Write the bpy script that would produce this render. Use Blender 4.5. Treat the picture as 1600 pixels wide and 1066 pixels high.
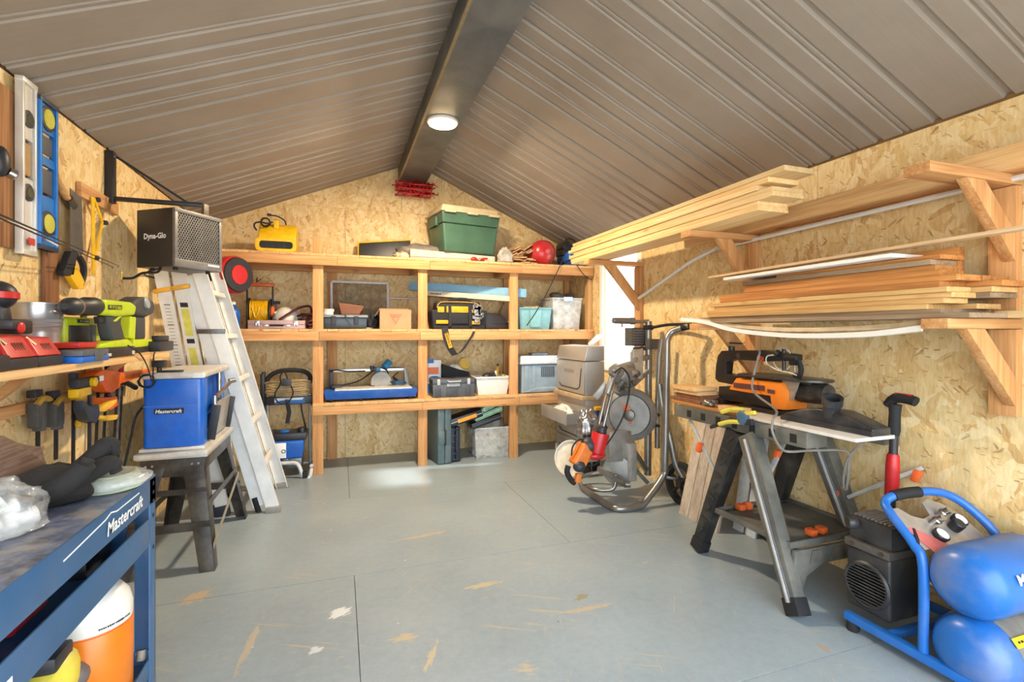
import bpy, bmesh, math, random
from mathutils import Vector, Matrix, Euler, noise
random.seed(7)
scene = bpy.context.scene
for o in list(bpy.data.objects): bpy.data.objects.remove(o, do_unlink=True)
COL = scene.collection

# ------------------------------------------------------------------ camera
CAM_H, YAW, FPX, HORIZON = 1.25, math.radians(19.1), 777.0, 518.0
cam_data = bpy.data.cameras.new('camera'); cam = bpy.data.objects.new('camera', cam_data); COL.objects.link(cam)
cam.location = (0, 0, CAM_H); cam.rotation_euler = (math.pi/2, 0, -YAW)
cam_data.sensor_width = 36.0; cam_data.lens = FPX/1600*36.0
cam_data.shift_y = -(533.0-HORIZON)/1600.0
cam_data.clip_start = 0.02
scene.camera = cam

# ------------------------------------------------------------------ world, light, exposure
world = bpy.data.worlds.new('world'); scene.world = world; world.use_nodes = True
wn = world.node_tree.nodes; wl = world.node_tree.links
bg = wn['Background']; bg.inputs[0].default_value = (0.79, 0.90, 1.0, 1); bg.inputs[1].default_value = 4.6
vs = scene.view_settings
vs.view_transform = 'Standard'; vs.look = 'None'; vs.gamma = 1.0; vs.use_curve_mapping = False
vs.exposure = 0.82
LAMP_W = 54.0
sun_d = bpy.data.lights.new('low_sun', 'SUN'); sun_d.energy = 5.0; sun_d.angle = math.radians(4.0); sun_d.color = (1.0, .96, .9)
sun = bpy.data.objects.new('low_sun', sun_d); COL.objects.link(sun); sun.location = (6, 3.6, 4)
sun.rotation_euler = Vector((-1, .12, -.85)).to_track_quat('-Z', 'Y').to_euler()   # slants in through the side window

# ------------------------------------------------------------------ helpers
SY, CY = math.sin(YAW), math.cos(YAW)
def at(u, v, X=None, Y=None, Z=None):
    """world point that a pixel of the 1600x1066 photograph shows, on a known plane of the room"""
    xc = (u-800.0)/FPX; zc = -(v-HORIZON)/FPX
    dx, dy, dz = SY+xc*CY, CY-xc*SY, zc
    if X is not None: t = X/dx
    elif Y is not None: t = Y/dy
    else: t = (Z-CAM_H)/dz
    return Vector((dx*t, dy*t, CAM_H+dz*t))
def hx(s):
    s = s.lstrip('#'); c = [int(s[i:i+2], 16)/255 for i in (0, 2, 4)]
    return tuple((x/12.92 if x <= 0.04045 else ((x+0.055)/1.055)**2.4) for x in c) + (1.0,)
MATS = {}
def node(nt, t, **k):
    n = nt.nodes.new(t)
    for a, b in k.items(): setattr(n, a, b)
    return n
def math_node(nt, op, a, b=None):
    n = node(nt, 'ShaderNodeMath', operation=op)
    for i, x in enumerate((a, b)):
        if x is None: continue
        if isinstance(x, (int, float)): n.inputs[i].default_value = x
        else: nt.links.new(x, n.inputs[i])
    return n.outputs[0]
def mix_col(nt, fac, a, b, mode='MIX'):
    n = node(nt, 'ShaderNodeMix', data_type='RGBA', blend_type=mode)
    for i, x in ((0, fac), (6, a), (7, b)):
        if isinstance(x, (int, float)): n.inputs[i].default_value = x
        elif isinstance(x, tuple): n.inputs[i].default_value = x
        else: nt.links.new(x, n.inputs[i])
    return n.outputs[2]
def ramp(nt, fac, stops):
    n = node(nt, 'ShaderNodeValToRGB'); e = n.color_ramp.elements
    while len(e) < len(stops): e.new(0.5)
    for el, (p, c) in zip(e, stops):
        el.position = p; el.color = c if isinstance(c, tuple) else hx(c)
    nt.links.new(fac, n.inputs[0]); return n.outputs[0]
def new_mat(name):
    m = bpy.data.materials.new(name); m.use_nodes = True
    nt = m.node_tree; b = nt.nodes['Principled BSDF']
    return m, nt, b
def objcoord(nt, scale=(1, 1, 1), rot=(0, 0, 0), rnd=0.0):
    tc = node(nt, 'ShaderNodeTexCoord'); mp = node(nt, 'ShaderNodeMapping')
    mp.inputs['Scale'].default_value = scale; mp.inputs['Rotation'].default_value = rot
    src = tc.outputs['Object']
    if rnd:
        oi = node(nt, 'ShaderNodeObjectInfo'); vm = node(nt, 'ShaderNodeVectorMath', operation='ADD')
        cb = node(nt, 'ShaderNodeCombineXYZ')
        for i in range(3): nt.links.new(math_node(nt, 'MULTIPLY', oi.outputs['Random'], rnd*(i+1)*1.37), cb.inputs[i])
        nt.links.new(src, vm.inputs[0]); nt.links.new(cb.outputs[0], vm.inputs[1]); src = vm.outputs[0]
    nt.links.new(src, mp.inputs[0]); return mp.outputs[0]
def noise_tex(nt, vec, scale, detail=4, rough=0.55):
    n = node(nt, 'ShaderNodeTexNoise'); n.inputs['Scale'].default_value = scale
    n.inputs['Detail'].default_value = detail; n.inputs['Roughness'].default_value = rough
    nt.links.new(vec, n.inputs['Vector']); return n.outputs[0]
def plain(name, col, rough=0.5, metal=0.0, var=0.12, scale=18.0, bump=0.0, emit=0.0, trans=0.0, alpha=1.0, dust=0.0):
    """a solid colour with mottling and, where asked, dust"""
    if name in MATS: return MATS[name]
    m, nt, b = new_mat(name); c = hx(col)
    v = objcoord(nt); n = noise_tex(nt, v, scale)
    lo = tuple(x*(1-var*1.6) for x in c[:3])+(1,); hi = tuple(min(1, x*(1+var)) for x in c[:3])+(1,)
    out = ramp(nt, n, [(0.3, lo), (0.7, hi)])
    if dust:
        n2 = noise_tex(nt, v, scale*0.35, 6, 0.65)
        f = ramp(nt, n2, [(0.45, (0, 0, 0, 1)), (0.75, (dust, dust, dust, 1))])
        out = mix_col(nt, f, out, hx('#a39a8c'))
    nt.links.new(out, b.inputs['Base Color'])
    b.inputs['Roughness'].default_value = rough; b.inputs['Metallic'].default_value = metal
    if bump:
        bp = node(nt, 'ShaderNodeBump'); bp.inputs['Strength'].default_value = bump; bp.inputs['Distance'].default_value = 0.004
        nt.links.new(n, bp.inputs['Height']); nt.links.new(bp.outputs[0], b.inputs['Normal'])
    if trans: b.inputs['Transmission Weight'].default_value = trans
    if alpha < 1: b.inputs['Alpha'].default_value = alpha
    if emit:
        b.inputs['Emission Color'].default_value = c; b.inputs['Emission Strength'].default_value = emit
    MATS[name] = m; return m
def wood(name, stops, axis='x', knots=True, rough=0.7, fine=1.0, rnd=3.0):
    """sawn timber: grain stretched along an axis, knots, each piece its own offset and tone"""
    if name in MATS: return MATS[name]
    m, nt, b = new_mat(name); i = 'xyz'.index(axis)
    sc = [9.0*fine]*3; sc[i] = 0.55
    v = objcoord(nt, sc, rnd=rnd)
    n1 = noise_tex(nt, v, 2.2, 5, 0.6)
    sc2 = [70.0*fine]*3; sc2[i] = 2.5
    v2 = objcoord(nt, sc2, rnd=rnd); n2 = noise_tex(nt, v2, 1.6, 2, 0.5)
    base = ramp(nt, n1, [(0.28, stops[0]), (0.5, stops[1]), (0.72, stops[2])])
    out = mix_col(nt, 0.35, base, ramp(nt, n2, [(0.35, stops[0]), (0.65, stops[2])]))
    if knots:
        sc3 = [5.0]*3; sc3[i] = 2.2
        v3 = objcoord(nt, sc3, rnd=rnd); vo = node(nt, 'ShaderNodeTexVoronoi'); vo.inputs['Scale'].default_value = 1.0
        nt.links.new(v3, vo.inputs['Vector'])
        f = ramp(nt, vo.outputs['Distance'], [(0.06, (0.8, 0.8, 0.8, 1)), (0.13, (0, 0, 0, 1))])
        out = mix_col(nt, f, out, hx('#8a4f24'))
    oi = node(nt, 'ShaderNodeObjectInfo'); hs = node(nt, 'ShaderNodeHueSaturation')
    nt.links.new(math_node(nt, 'ADD', math_node(nt, 'MULTIPLY', oi.outputs['Random'], 0.22), 0.88), hs.inputs['Value'])
    nt.links.new(out, hs.inputs['Color'])
    nt.links.new(hs.outputs[0], b.inputs['Base Color']); b.inputs['Roughness'].default_value = rough
    bp = node(nt, 'ShaderNodeBump'); bp.inputs['Strength'].default_value = 0.25; bp.inputs['Distance'].default_value = 0.002
    nt.links.new(n2, bp.inputs['Height']); nt.links.new(bp.outputs[0], b.inputs['Normal'])
    MATS[name] = m; return m
def osb(name, plane):
    """strand board: overlapping layers of long flakes at different angles"""
    if name in MATS: return MATS[name]
    m, nt, b = new_mat(name)
    tc = node(nt, 'ShaderNodeTexCoord'); sp = node(nt, 'ShaderNodeSeparateXYZ'); nt.links.new(tc.outputs['Object'], sp.inputs[0])
    cb = node(nt, 'ShaderNodeCombineXYZ'); nt.links.new(sp.outputs['XYZ'.index(plane[0])], cb.inputs[0]); nt.links.new(sp.outputs['XYZ'.index(plane[1])], cb.inputs[1])
    oi = node(nt, 'ShaderNodeObjectInfo'); vm = node(nt, 'ShaderNodeVectorMath', operation='ADD'); c2 = node(nt, 'ShaderNodeCombineXYZ')
    nt.links.new(math_node(nt, 'MULTIPLY', oi.outputs['Random'], 13.0), c2.inputs[0]); nt.links.new(math_node(nt, 'MULTIPLY', oi.outputs['Random'], 7.7), c2.inputs[1])
    nt.links.new(cb.outputs[0], vm.inputs[0]); nt.links.new(c2.outputs[0], vm.inputs[1])
    # slight warp so the flakes' outlines are torn, not straight
    wnz = node(nt, 'ShaderNodeTexNoise'); wnz.inputs['Scale'].default_value = 22.0; wnz.inputs['Detail'].default_value = 2.0
    nt.links.new(vm.outputs[0], wnz.inputs['Vector'])
    ws = node(nt, 'ShaderNodeVectorMath', operation='SCALE'); ws.inputs['Scale'].default_value = 0.022
    nt.links.new(wnz.outputs['Color'], ws.inputs[0]); va = node(nt, 'ShaderNodeVectorMath', operation='ADD')
    nt.links.new(vm.outputs[0], va.inputs[0]); nt.links.new(ws.outputs[0], va.inputs[1]); P = va.outputs[0]
    best = None; val = None
    for k, (ang, wid, ln) in enumerate(((1.45, .042, .16), (1.9, .03, .12), (1.05, .036, .14), (0.35, .036, .12), (2.5, .028, .10))):
        mp = node(nt, 'ShaderNodeMapping'); mp.vector_type = 'POINT'
        r = node(nt, 'ShaderNodeVectorRotate', rotation_type='Z_AXIS'); r.inputs['Angle'].default_value = ang
        nt.links.new(P, r.inputs['Vector'])
        mp.inputs['Location'].default_value = (k*3.7, k*1.9, 0); mp.inputs['Scale'].default_value = (1/ln, 1/wid, 1)
        nt.links.new(r.outputs[0], mp.inputs[0])
        vo = node(nt, 'ShaderNodeTexVoronoi', voronoi_dimensions='2D'); vo.inputs['Scale'].default_value = 1.0
        nt.links.new(mp.outputs[0], vo.inputs['Vector'])
        s = node(nt, 'ShaderNodeSeparateColor'); nt.links.new(vo.outputs['Color'], s.inputs[0])
        # a flake lies proud where its centre is near
        hgt = math_node(nt, 'SUBTRACT', s.outputs[1], math_node(nt, 'MULTIPLY', vo.outputs['Distance'], 0.35))
        if best is None: best, val = hgt, s.outputs[0]
        else:
            g = math_node(nt, 'GREATER_THAN', hgt, best)
            mxf = node(nt, 'ShaderNodeMix', data_type='FLOAT'); nt.links.new(g, mxf.inputs[0]); nt.links.new(val, mxf.inputs[2]); nt.links.new(s.outputs[0], mxf.inputs[3])
            val = mxf.outputs[0]; best = math_node(nt, 'MAXIMUM', hgt, best)
    base = ramp(nt, val, [(0.0, '#bd8c4a'), (0.03, '#d6ad6a'), (0.3, '#e0bf80'), (0.6, '#e9cb90'), (0.9, '#efd9a8'), (0.97, '#dab26c'), (1.0, '#c4914f')])
    # fine fibres
    fm = node(nt, 'ShaderNodeMapping'); fm.inputs['Scale'].default_value = (90, 14, 1); nt.links.new(P, fm.inputs[0])
    fn = noise_tex(nt, fm.outputs[0], 1.0, 3, 0.6)
    base = mix_col(nt, 0.45, base, ramp(nt, fn, [(0.3, '#c79c5c'), (0.6, '#eed8ab')]), 'MULTIPLY') if False else mix_col(nt, 0.3, base, ramp(nt, fn, [(0.3, '#b98d4c'), (0.65, '#f0deb6')]))
    # dark bark slivers
    dk = None
    for ang, sx, sy, th in ((0.7, 110, 22, .028), (2.2, 80, 18, .022), (1.5, 150, 34, .03)):
        r = node(nt, 'ShaderNodeVectorRotate', rotation_type='Z_AXIS'); r.inputs['Angle'].default_value = ang; nt.links.new(P, r.inputs['Vector'])
        mp = node(nt, 'ShaderNodeMapping'); mp.inputs['Scale'].default_value = (sx, sy, 1); nt.links.new(r.outputs[0], mp.inputs[0])
        vo = node(nt, 'ShaderNodeTexVoronoi', voronoi_dimensions='2D'); vo.inputs['Scale'].default_value = 1.0; nt.links.new(mp.outputs[0], vo.inputs['Vector'])
        s = node(nt, 'ShaderNodeSeparateColor'); nt.links.new(vo.outputs['Color'], s.inputs[0])
        d = math_node(nt, 'MULTIPLY', math_node(nt, 'LESS_THAN', s.outputs[2], th), math_node(nt, 'LESS_THAN', vo.outputs['Distance'], 0.42))
        dk = d if dk is None else math_node(nt, 'MAXIMUM', dk, d)
    base = mix_col(nt, math_node(nt, 'MULTIPLY', dk, ramp(nt, noise_tex(nt, vm.outputs[0], 9.0, 2), [(.35, (.15, .15, .15, 1)), (.65, (.75, .75, .75, 1))])), base, hx('#8a5a28'))
    big = noise_tex(nt, vm.outputs[0], 1.6, 2, 0.5)
    base = mix_col(nt, 0.5, base, ramp(nt, big, [(0.3, (0.88, 0.86, 0.82, 1)), (0.7, (1, 1, 1, 1))]), 'MULTIPLY')
    nt.links.new(base, b.inputs['Base Color']); b.inputs['Roughness'].default_value = 0.62
    bp = node(nt, 'ShaderNodeBump'); bp.inputs['Strength'].default_value = 0.8; bp.inputs['Distance'].default_value = 0.003
    nt.links.new(best, bp.inputs['Height']); nt.links.new(bp.outputs[0], b.inputs['Normal'])
    MATS[name] = m; return m

# ------------------------------------------------------------------ mesh builder
class MB:
    def __init__(s): s.v = []; s.f = []; s.T = None
    def _add(s, vs_, fs):
        o = len(s.v)
        for p in vs_:
            p = Vector(p); s.v.append(s.T @ p if s.T is not None else p)
        s.f += [tuple(i+o for i in f) for f in fs]; return s
    def hexa(s, p):   # 8 points: bottom 4 then top 4
        return s._add(p, [(0, 3, 2, 1), (4, 5, 6, 7), (0, 1, 5, 4), (1, 2, 6, 5), (2, 3, 7, 6), (3, 0, 4, 7)])
    def box(s, x0, x1, y0, y1, z0, z1):
        return s.hexa([(x0, y0, z0), (x1, y0, z0), (x1, y1, z0), (x0, y1, z0), (x0, y0, z1), (x1, y0, z1), (x1, y1, z1), (x0, y1, z1)])
    def cbox(s, c, size, rot=(0, 0, 0)):
        R = Euler(rot).to_matrix(); c = Vector(c); h = Vector(size)/2
        return s.hexa([c+R @ Vector((x*h.x, y*h.y, z*h.z)) for z in (-1, 1) for x, y in ((-1, -1), (1, -1), (1, 1), (-1, 1))])
    def taper(s, x0, x1, y0, y1, z0, z1, k=0.9, ky=None):   # a box whose bottom is k of its top
        ky = k if ky is None else ky; cx, cy = (x0+x1)/2, (y0+y1)/2
        bx = lambda x: cx+(x-cx)*k
        by = lambda y: cy+(y-cy)*ky
        return s.hexa([(bx(x0), by(y0), z0), (bx(x1), by(y0), z0), (bx(x1), by(y1), z0), (bx(x0), by(y1), z0), (x0, y0, z1), (x1, y0, z1), (x1, y1, z1), (x0, y1, z1)])
    def bar(s, p0, p1, w, d, up=(0, 0, 1)):   # rectangular bar between two points; w across, d along 'up'
        p0, p1 = Vector(p0), Vector(p1); a = (p1-p0).normalized(); u = Vector(up)
        if abs(a.dot(u)) > 0.99: u = Vector((0, 1, 0))
        x = a.cross(u).normalized(); y = x.cross(a).normalized(); x = x*w/2; y = y*d/2
        return s.hexa([p0-x-y, p0+x-y, p0+x+y, p0-x+y, p1-x-y, p1+x-y, p1+x+y, p1-x+y])
    def frame_of(s, a):
        u = Vector((0, 0, 1)) if abs(a.z) < 0.9 else Vector((1, 0, 0))
        x = a.cross(u).normalized(); return x, x.cross(a).normalized()
    def cyl(s, p0, p1, r, r2=None, n=14, cap=True):
        p0, p1 = Vector(p0), Vector(p1); a = (p1-p0).normalized(); x, y = s.frame_of(a); r2 = r if r2 is None else r2
        vs_ = []
        for p, q in ((p0, r), (p1, r2)):
            for i in range(n):
                t = 2*math.pi*i/n; vs_.append(p+x*(q*math.cos(t))+y*(q*math.sin(t)))
        fs = [(i, (i+1) % n, n+(i+1) % n, n+i) for i in range(n)]
        if cap: fs += [tuple(range(n-1, -1, -1)), tuple(range(n, 2*n))]
        return s._add(vs_, fs)
    def lathe(s, prof, o=(0, 0, 0), axis=(0, 0, 1), n=20):   # prof: (radius, distance along axis)
        o = Vector(o); a = Vector(axis).normalized(); x, y = s.frame_of(a); vs_ = []; fs = []
        for r, h in prof:
            for i in range(n):
                t = 2*math.pi*i/n; vs_.append(o+a*h+x*(max(r, 1e-4)*math.cos(t))+y*(max(r, 1e-4)*math.sin(t)))
        for j in range(len(prof)-1):
            for i in range(n):
                k = (i+1) % n; fs.append((j*n+i, j*n+k, (j+1)*n+k, (j+1)*n+i))
        if prof[0] != prof[-1]: fs += [tuple(range(n-1, -1, -1)), tuple(range((len(prof)-1)*n, len(prof)*n))]
        return s._add(vs_, fs)
    def tube(s, pts, r, n=7, closed=False, sub=0):
        pts = [Vector(p) for p in pts]
        if sub: pts = smooth_path(pts, sub, closed)
        m = len(pts); vs_ = []; fs = []; px = None
        for i, p in enumerate(pts):
            if closed: a = (pts[(i+1) % m]-pts[i-1])
            else: a = pts[min(i+1, m-1)]-pts[max(i-1, 0)]
            if a.length < 1e-7: a = Vector((0, 0, 1))
            a.normalize()
            if px is None: px, _ = s.frame_of(a)
            px = px-a*px.dot(a)
            if px.length < 1e-5: px, _ = s.frame_of(a)
            px.normalize(); py = a.cross(px)
            q = r[i*len(r)//m] if isinstance(r, (list, tuple)) else r
            for k in range(n):
                t = 2*math.pi*k/n; vs_.append(p+px*(q*math.cos(t))+py*(q*math.sin(t)))
        for i in range(m if closed else m-1):
            j = (i+1) % m
            for k in range(n):
                l = (k+1) % n; fs.append((i*n+k, i*n+l, j*n+l, j*n+k))
        if not closed: fs += [tuple(range(n-1, -1, -1)), tuple(range((m-1)*n, m*n))]
        return s._add(vs_, fs)
    def strip(s, pts, w, th, side):   # flat strap along a path; side = width direction
        pts = [Vector(p) for p in pts]; side = Vector(side).normalized()*w/2; m = len(pts); vs_ = []; fs = []
        for i, p in enumerate(pts):
            a = (pts[min(i+1, m-1)]-pts[max(i-1, 0)]).normalized(); nn = a.cross(side).normalized()*th/2
            vs_ += [p-side-nn, p+side-nn, p+side+nn, p-side+nn]
        for i in range(m-1):
            for k in range(4):
                l = (k+1) % 4; fs.append((i*4+k, i*4+l, i*4+4+l, i*4+4+k))
        fs += [(3, 2, 1, 0), tuple((m-1)*4+k for k in range(4))]
        return s._add(vs_, fs)
    def prism(s, poly, o, ax, ay, depth):   # poly in (ax, ay), extruded by the vector depth
        o, ax, ay, d = Vector(o), Vector(ax), Vector(ay), Vector(depth); n = len(poly)
        a = [o+ax*p[0]+ay*p[1] for p in poly]
        area = sum(poly[i][0]*poly[(i+1) % n][1]-poly[(i+1) % n][0]*poly[i][1] for i in range(n))
        if (ax.cross(ay).dot(d) > 0) == (area > 0): a.reverse()
        a = a[::-1] if False else a
        vs_ = a+[p+d for p in a]
        fs = [tuple(range(n)), tuple(range(2*n-1, n-1, -1))]+[(i, n+i, n+(i+1) % n, (i+1) % n) for i in range(n)]
        return s._add(vs_, fs)
    def ell(s, c, r, n=14, m=9, rot=(0, 0, 0), f=None):   # ellipsoid, f deforms the unit sphere
        c = Vector(c); R = Euler(rot).to_matrix(); r = (r, r, r) if isinstance(r, (int, float)) else r
        vs_ = []; fs = []
        for j in range(1, m):
            ph = math.pi*j/m
            for i in range(n):
                t = 2*math.pi*i/n; p = Vector((math.sin(ph)*math.cos(t), math.sin(ph)*math.sin(t), math.cos(ph)))
                if f: p = f(p)
                vs_.append(c+R @ Vector((p.x*r[0], p.y*r[1], p.z*r[2])))
        for sgn in (1, -1):
            p = Vector((0, 0, sgn))
            if f: p = f(p)
            vs_.append(c+R @ Vector((p.x*r[0], p.y*r[1], p.z*r[2])))
        for j in range(m-2):
            for i in range(n):
                k = (i+1) % n; fs.append((j*n+i, (j+1)*n+i, (j+1)*n+k, j*n+k))
        t = (m-1)*n
        for i in range(n):
            fs.append((t, i, (i+1) % n)); fs.append((t+1, (m-2)*n+(i+1) % n, (m-2)*n+i))
        return s._add(vs_, fs)
    def grid(s, fn, nu, nv, th=0.0):   # sheet fn(a, b) for a, b in 0..1, given a thickness downwards
        vs_ = []; fs = []
        for k in ((0, 1) if th else (0,)):
            for j in range(nv+1):
                for i in range(nu+1):
                    p = Vector(fn(i/nu, j/nv)); vs_.append(p-Vector((0, 0, th))*k)
        w = nu+1; N = w*(nv+1)
        for j in range(nv):
            for i in range(nu):
                q = (j*w+i, j*w+i+1, (j+1)*w+i+1, (j+1)*w+i); fs.append(q)
                if th: fs.append(tuple(x+N for x in reversed(q)))
        if th:
            for i in range(nu): fs += [(i+1, i, N+i, N+i+1), (nv*w+i, nv*w+i+1, N+nv*w+i+1, N+nv*w+i)]
            for j in range(nv): fs += [(j*w, (j+1)*w, N+(j+1)*w, N+j*w), ((j+1)*w+nu, j*w+nu, N+j*w+nu, N+(j+1)*w+nu)]
        return s._add(vs_, fs)
    def shell(s, x0, x1, y0, y1, z0, z1, k=0.9, t=0.006):   # open box (tote): walls with thickness and a floor
        cx, cy = (x0+x1)/2, (y0+y1)/2
        def ring(i, z, kk): return [(cx+(x-cx)*kk-i*sx, cy+(y-cy)*kk-i*sy, z) for x, y, sx, sy in ((x0, y0, -1, -1), (x1, y0, 1, -1), (x1, y1, 1, 1), (x0, y1, -1, 1))]
        kt = k+(1-k)*t/(z1-z0)
        vs_ = ring(0, z0, k)+ring(0, z1, 1)+ring(t, z1, 1)+ring(t, z0+t, kt)
        fs = [(3, 2, 1, 0)]
        for a in (0, 4, 8):
            for i in range(4):
                j = (i+1) % 4; fs.append((a+i, a+j, a+4+j, a+4+i))
        fs.append((12, 13, 14, 15)); return s._add(vs_, fs)
    def build(s, name, mat, parent=None, bevel=0.0, seg=2, smooth=40, world=False):
        me = bpy.data.meshes.new(name); vv = s.v; org = Vector((0, 0, 0))
        if world and parent is not None:
            inv = parent.matrix_basis.inverted()
            if parent.parent is not None: inv = inv @ parent.parent.matrix_basis.inverted()
            vv = [inv @ p for p in vv]
        if parent is None:
            xs, ys, zs = zip(*[tuple(p) for p in vv]); org = Vector(((min(xs)+max(xs))/2, (min(ys)+max(ys))/2, min(zs)))
            vv = [p-org for p in vv]
        bm = bmesh.new(); bv = [bm.verts.new(p) for p in vv]
        for f in s.f:
            try: bm.faces.new([bv[i] for i in f])
            except ValueError: pass
        if bevel:
            bm.normal_update()
            ed = [e for e in bm.edges if len(e.link_faces) == 2 and e.calc_face_angle(0) > 0.6]
            if ed: bmesh.ops.bevel(bm, geom=ed, offset=bevel, segments=seg, profile=0.6, affect='EDGES', clamp_overlap=True)
        bmesh.ops.recalc_face_normals(bm, faces=bm.faces)
        bm.to_mesh(me); bm.free()
        if smooth:
            me.polygons.foreach_set('use_smooth', [True]*len(me.polygons)); me.set_sharp_from_angle(angle=math.radians(smooth))
        me.materials.append(mat)
        o = bpy.data.objects.new(name, me); COL.objects.link(o); o.location = org
        if parent is not None: o.parent = parent
        return o
def smooth_path(pts, sub, closed=False):
    pts = [Vector(p) for p in pts]; m = len(pts); out = []
    for i in range(m if closed else m-1):
        g = (lambda k: pts[k % m]) if closed else (lambda k: pts[max(0, min(m-1, k))])
        p0, p1, p2, p3 = g(i-1), g(i), g(i+1), g(i+2)
        for j in range(sub):
            t = j/sub; t2 = t*t; t3 = t2*t
            out.append(0.5*((2*p1)+(p2-p0)*t+(2*p0-5*p1+4*p2-p3)*t2+(3*p1-p0-3*p2+p3)*t3))
    if not closed: out.append(pts[-1])
    return out
def tag(o, label, cat, group=None):
    o['label'] = label; o['category'] = cat
    if group: o['group'] = group
    return o
def thing(name, label, cat, loc=(0, 0, 0), rz=0.0, group=None):
    o = bpy.data.objects.new(name, None); COL.objects.link(o); o.empty_display_size = 0.05
    o.location = loc; o.rotation_euler = (0, 0, rz); o.matrix_basis = Matrix.Translation(Vector(loc)) @ Matrix.Rotation(rz, 4, 'Z')
    return tag(o, label, cat, group)
def struct(o): o['kind'] = 'structure'; return o
def text(body, parent, mat, loc, xdir, ydir, size, depth=0.001, name='lettering', width=None, bold=0.0, shear=0.0, world=True):
    """real lettering: x along xdir, letters' height along ydir, lying on a surface at loc (centre)"""
    cu = bpy.data.curves.new('lettering', 'FONT'); cu.body = body; cu.size = 1.0; cu.align_x = 'CENTER'; cu.align_y = 'CENTER'
    cu.offset = bold; cu.shear = shear; cu.resolution_u = 2
    t = bpy.data.objects.new('lettering', cu); COL.objects.link(t)
    bpy.context.view_layer.update()
    me = bpy.data.meshes.new_from_object(t); bpy.data.objects.remove(t, do_unlink=True)
    xs = [v.co.x for v in me.vertices]; ys = [v.co.y for v in me.vertices]
    w, h = max(xs)-min(xs), max(ys)-min(ys); cx, cy = (max(xs)+min(xs))/2, (max(ys)+min(ys))/2
    kx = (width/w) if width else size/h; ky = size/h
    xd = Vector(xdir).normalized(); yd = Vector(ydir).normalized(); zd = xd.cross(yd); L = Vector(loc)+zd*depth
    mb = MB()
    mb.v = [L+xd*((v.co.x-cx)*kx)+yd*((v.co.y-cy)*ky) for v in me.vertices]; mb.f = [tuple(p.vertices) for p in me.polygons]
    bpy.data.meshes.remove(me)
    return mb.build(name, mat, parent, world=world, smooth=0)
def fine_print(parent, mat, loc, xdir, ydir, width, height, n, seed=1, name='fine_print'):
    """print too small to read: a row of short strokes"""
    rg = random.Random(seed); xd = Vector(xdir).normalized(); yd = Vector(ydir).normalized(); zd = xd.cross(yd); mb = MB(); x = -width/2
    while x < width/2-.001:
        w = width/n*rg.uniform(.5, 1.6); a = Vector(loc)+xd*x+zd*.0006; b = a+xd*w*.75; h = yd*height*rg.uniform(.7, 1)/2
        mb._add([a-h, b-h, b+h, a+h], [(0, 1, 2, 3)]); x += w
    return mb.build(name, mat, parent, world=True, smooth=0)
def rot_about(p, axis, ang):
    return Matrix.Translation(Vector(p)) @ Matrix.Rotation(ang, 4, axis) @ Matrix.Translation(-Vector(p))

# ------------------------------------------------------------------ shared materials
PINE = ('#b98852', '#d3a66d', '#e2be8b'); FIR = ('#a76d3b', '#c88f56', '#d9aa74')
wood_x = wood('pine_x', PINE, 'x'); wood_y = wood('pine_y', PINE, 'y'); wood_z = wood('pine_z', PINE, 'z')
fir_x = wood('fir_x', FIR, 'x'); fir_y = wood('fir_y', FIR, 'y'); fir_z = wood('fir_z', FIR, 'z')
black_pl = plain('black_plastic', '#26262a', 0.45); black_mt = plain('black_metal', '#1c1b1d', 0.38)
rubber = plain('black_rubber', '#1a1a1c', 0.75); white_pl = plain('white_plastic', '#e6e4e0', 0.4, var=.04)
steel = plain('bare_steel', '#b9b7b3', 0.28, 1.0, var=.08); dark_steel = plain('dark_steel', '#6d6a66', 0.4, 1.0)
alu = plain('aluminium', '#cfcdc9', 0.42, 0.85, var=.06, scale=9)
yellow_pl = plain('yellow_plastic', '#e6b416', 0.42); orange_pl = plain('orange_plastic', '#e0651c', 0.42)
blue_pl = plain('blue_plastic', '#1460b8', 0.35); red_pl = plain('red_plastic', '#c01f22', 0.38)
white_print = plain('white_print', '#eeeeee', 0.5, var=.02); black_print = plain('black_print', '#151515', 0.6, var=.02); red_print = plain('red_print', '#c8352c', .5)
grey_pl = plain('grey_plastic', '#6d7378', 0.5); card = plain('cardboard', '#b3926f', 0.85, var=.07, scale=7)

# ------------------------------------------------------------------ the room
XL, XR, YB, YF = -1.17, 2.50, 5.20, -0.42
ZE_R, ZE_L, XRIDGE, ZRIDGE = 2.18, 2.225, 0.72, 2.99
def roof_z(x): return ZE_L+(ZRIDGE-ZE_L)*(x-XL)/(XRIDGE-XL) if x < XRIDGE else ZE_R+(ZRIDGE-ZE_R)*(XR-x)/(XR-XRIDGE)
FLOOR_MARKS = [(518, 966, 544, 950, .035, '#d6dadb', .20, 30), (284, 946, 326, 922, .05, '#b3a084', .22, 40), (366, 1060, 408, 968, .02, '#b0a590', .27, 40), (600, 1004, 664, 990, .05, '#b7a98c', .33, 40), (722, 922, 784, 908, .03, '#b9aa8a', .28, 40),
  (480, 1022, 504, 1010, .03, '#c9cfd2', .28, 30), (866, 962, 962, 942, .02, '#b3a486', .28, 40), (600, 850, 716, 826, .03, '#b0a48c', .33, 36), (664, 1056, 682, 1000, .02, '#b9aa8a', .30, 40), (780, 1052, 860, 1040, .09, '#b4a88e', .40, 40), (900, 938, 916, 928, .02, '#8d8560', .22, 30), (1268, 1000, 1306, 1024, .03, '#a89078', .34, 40)]
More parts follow.
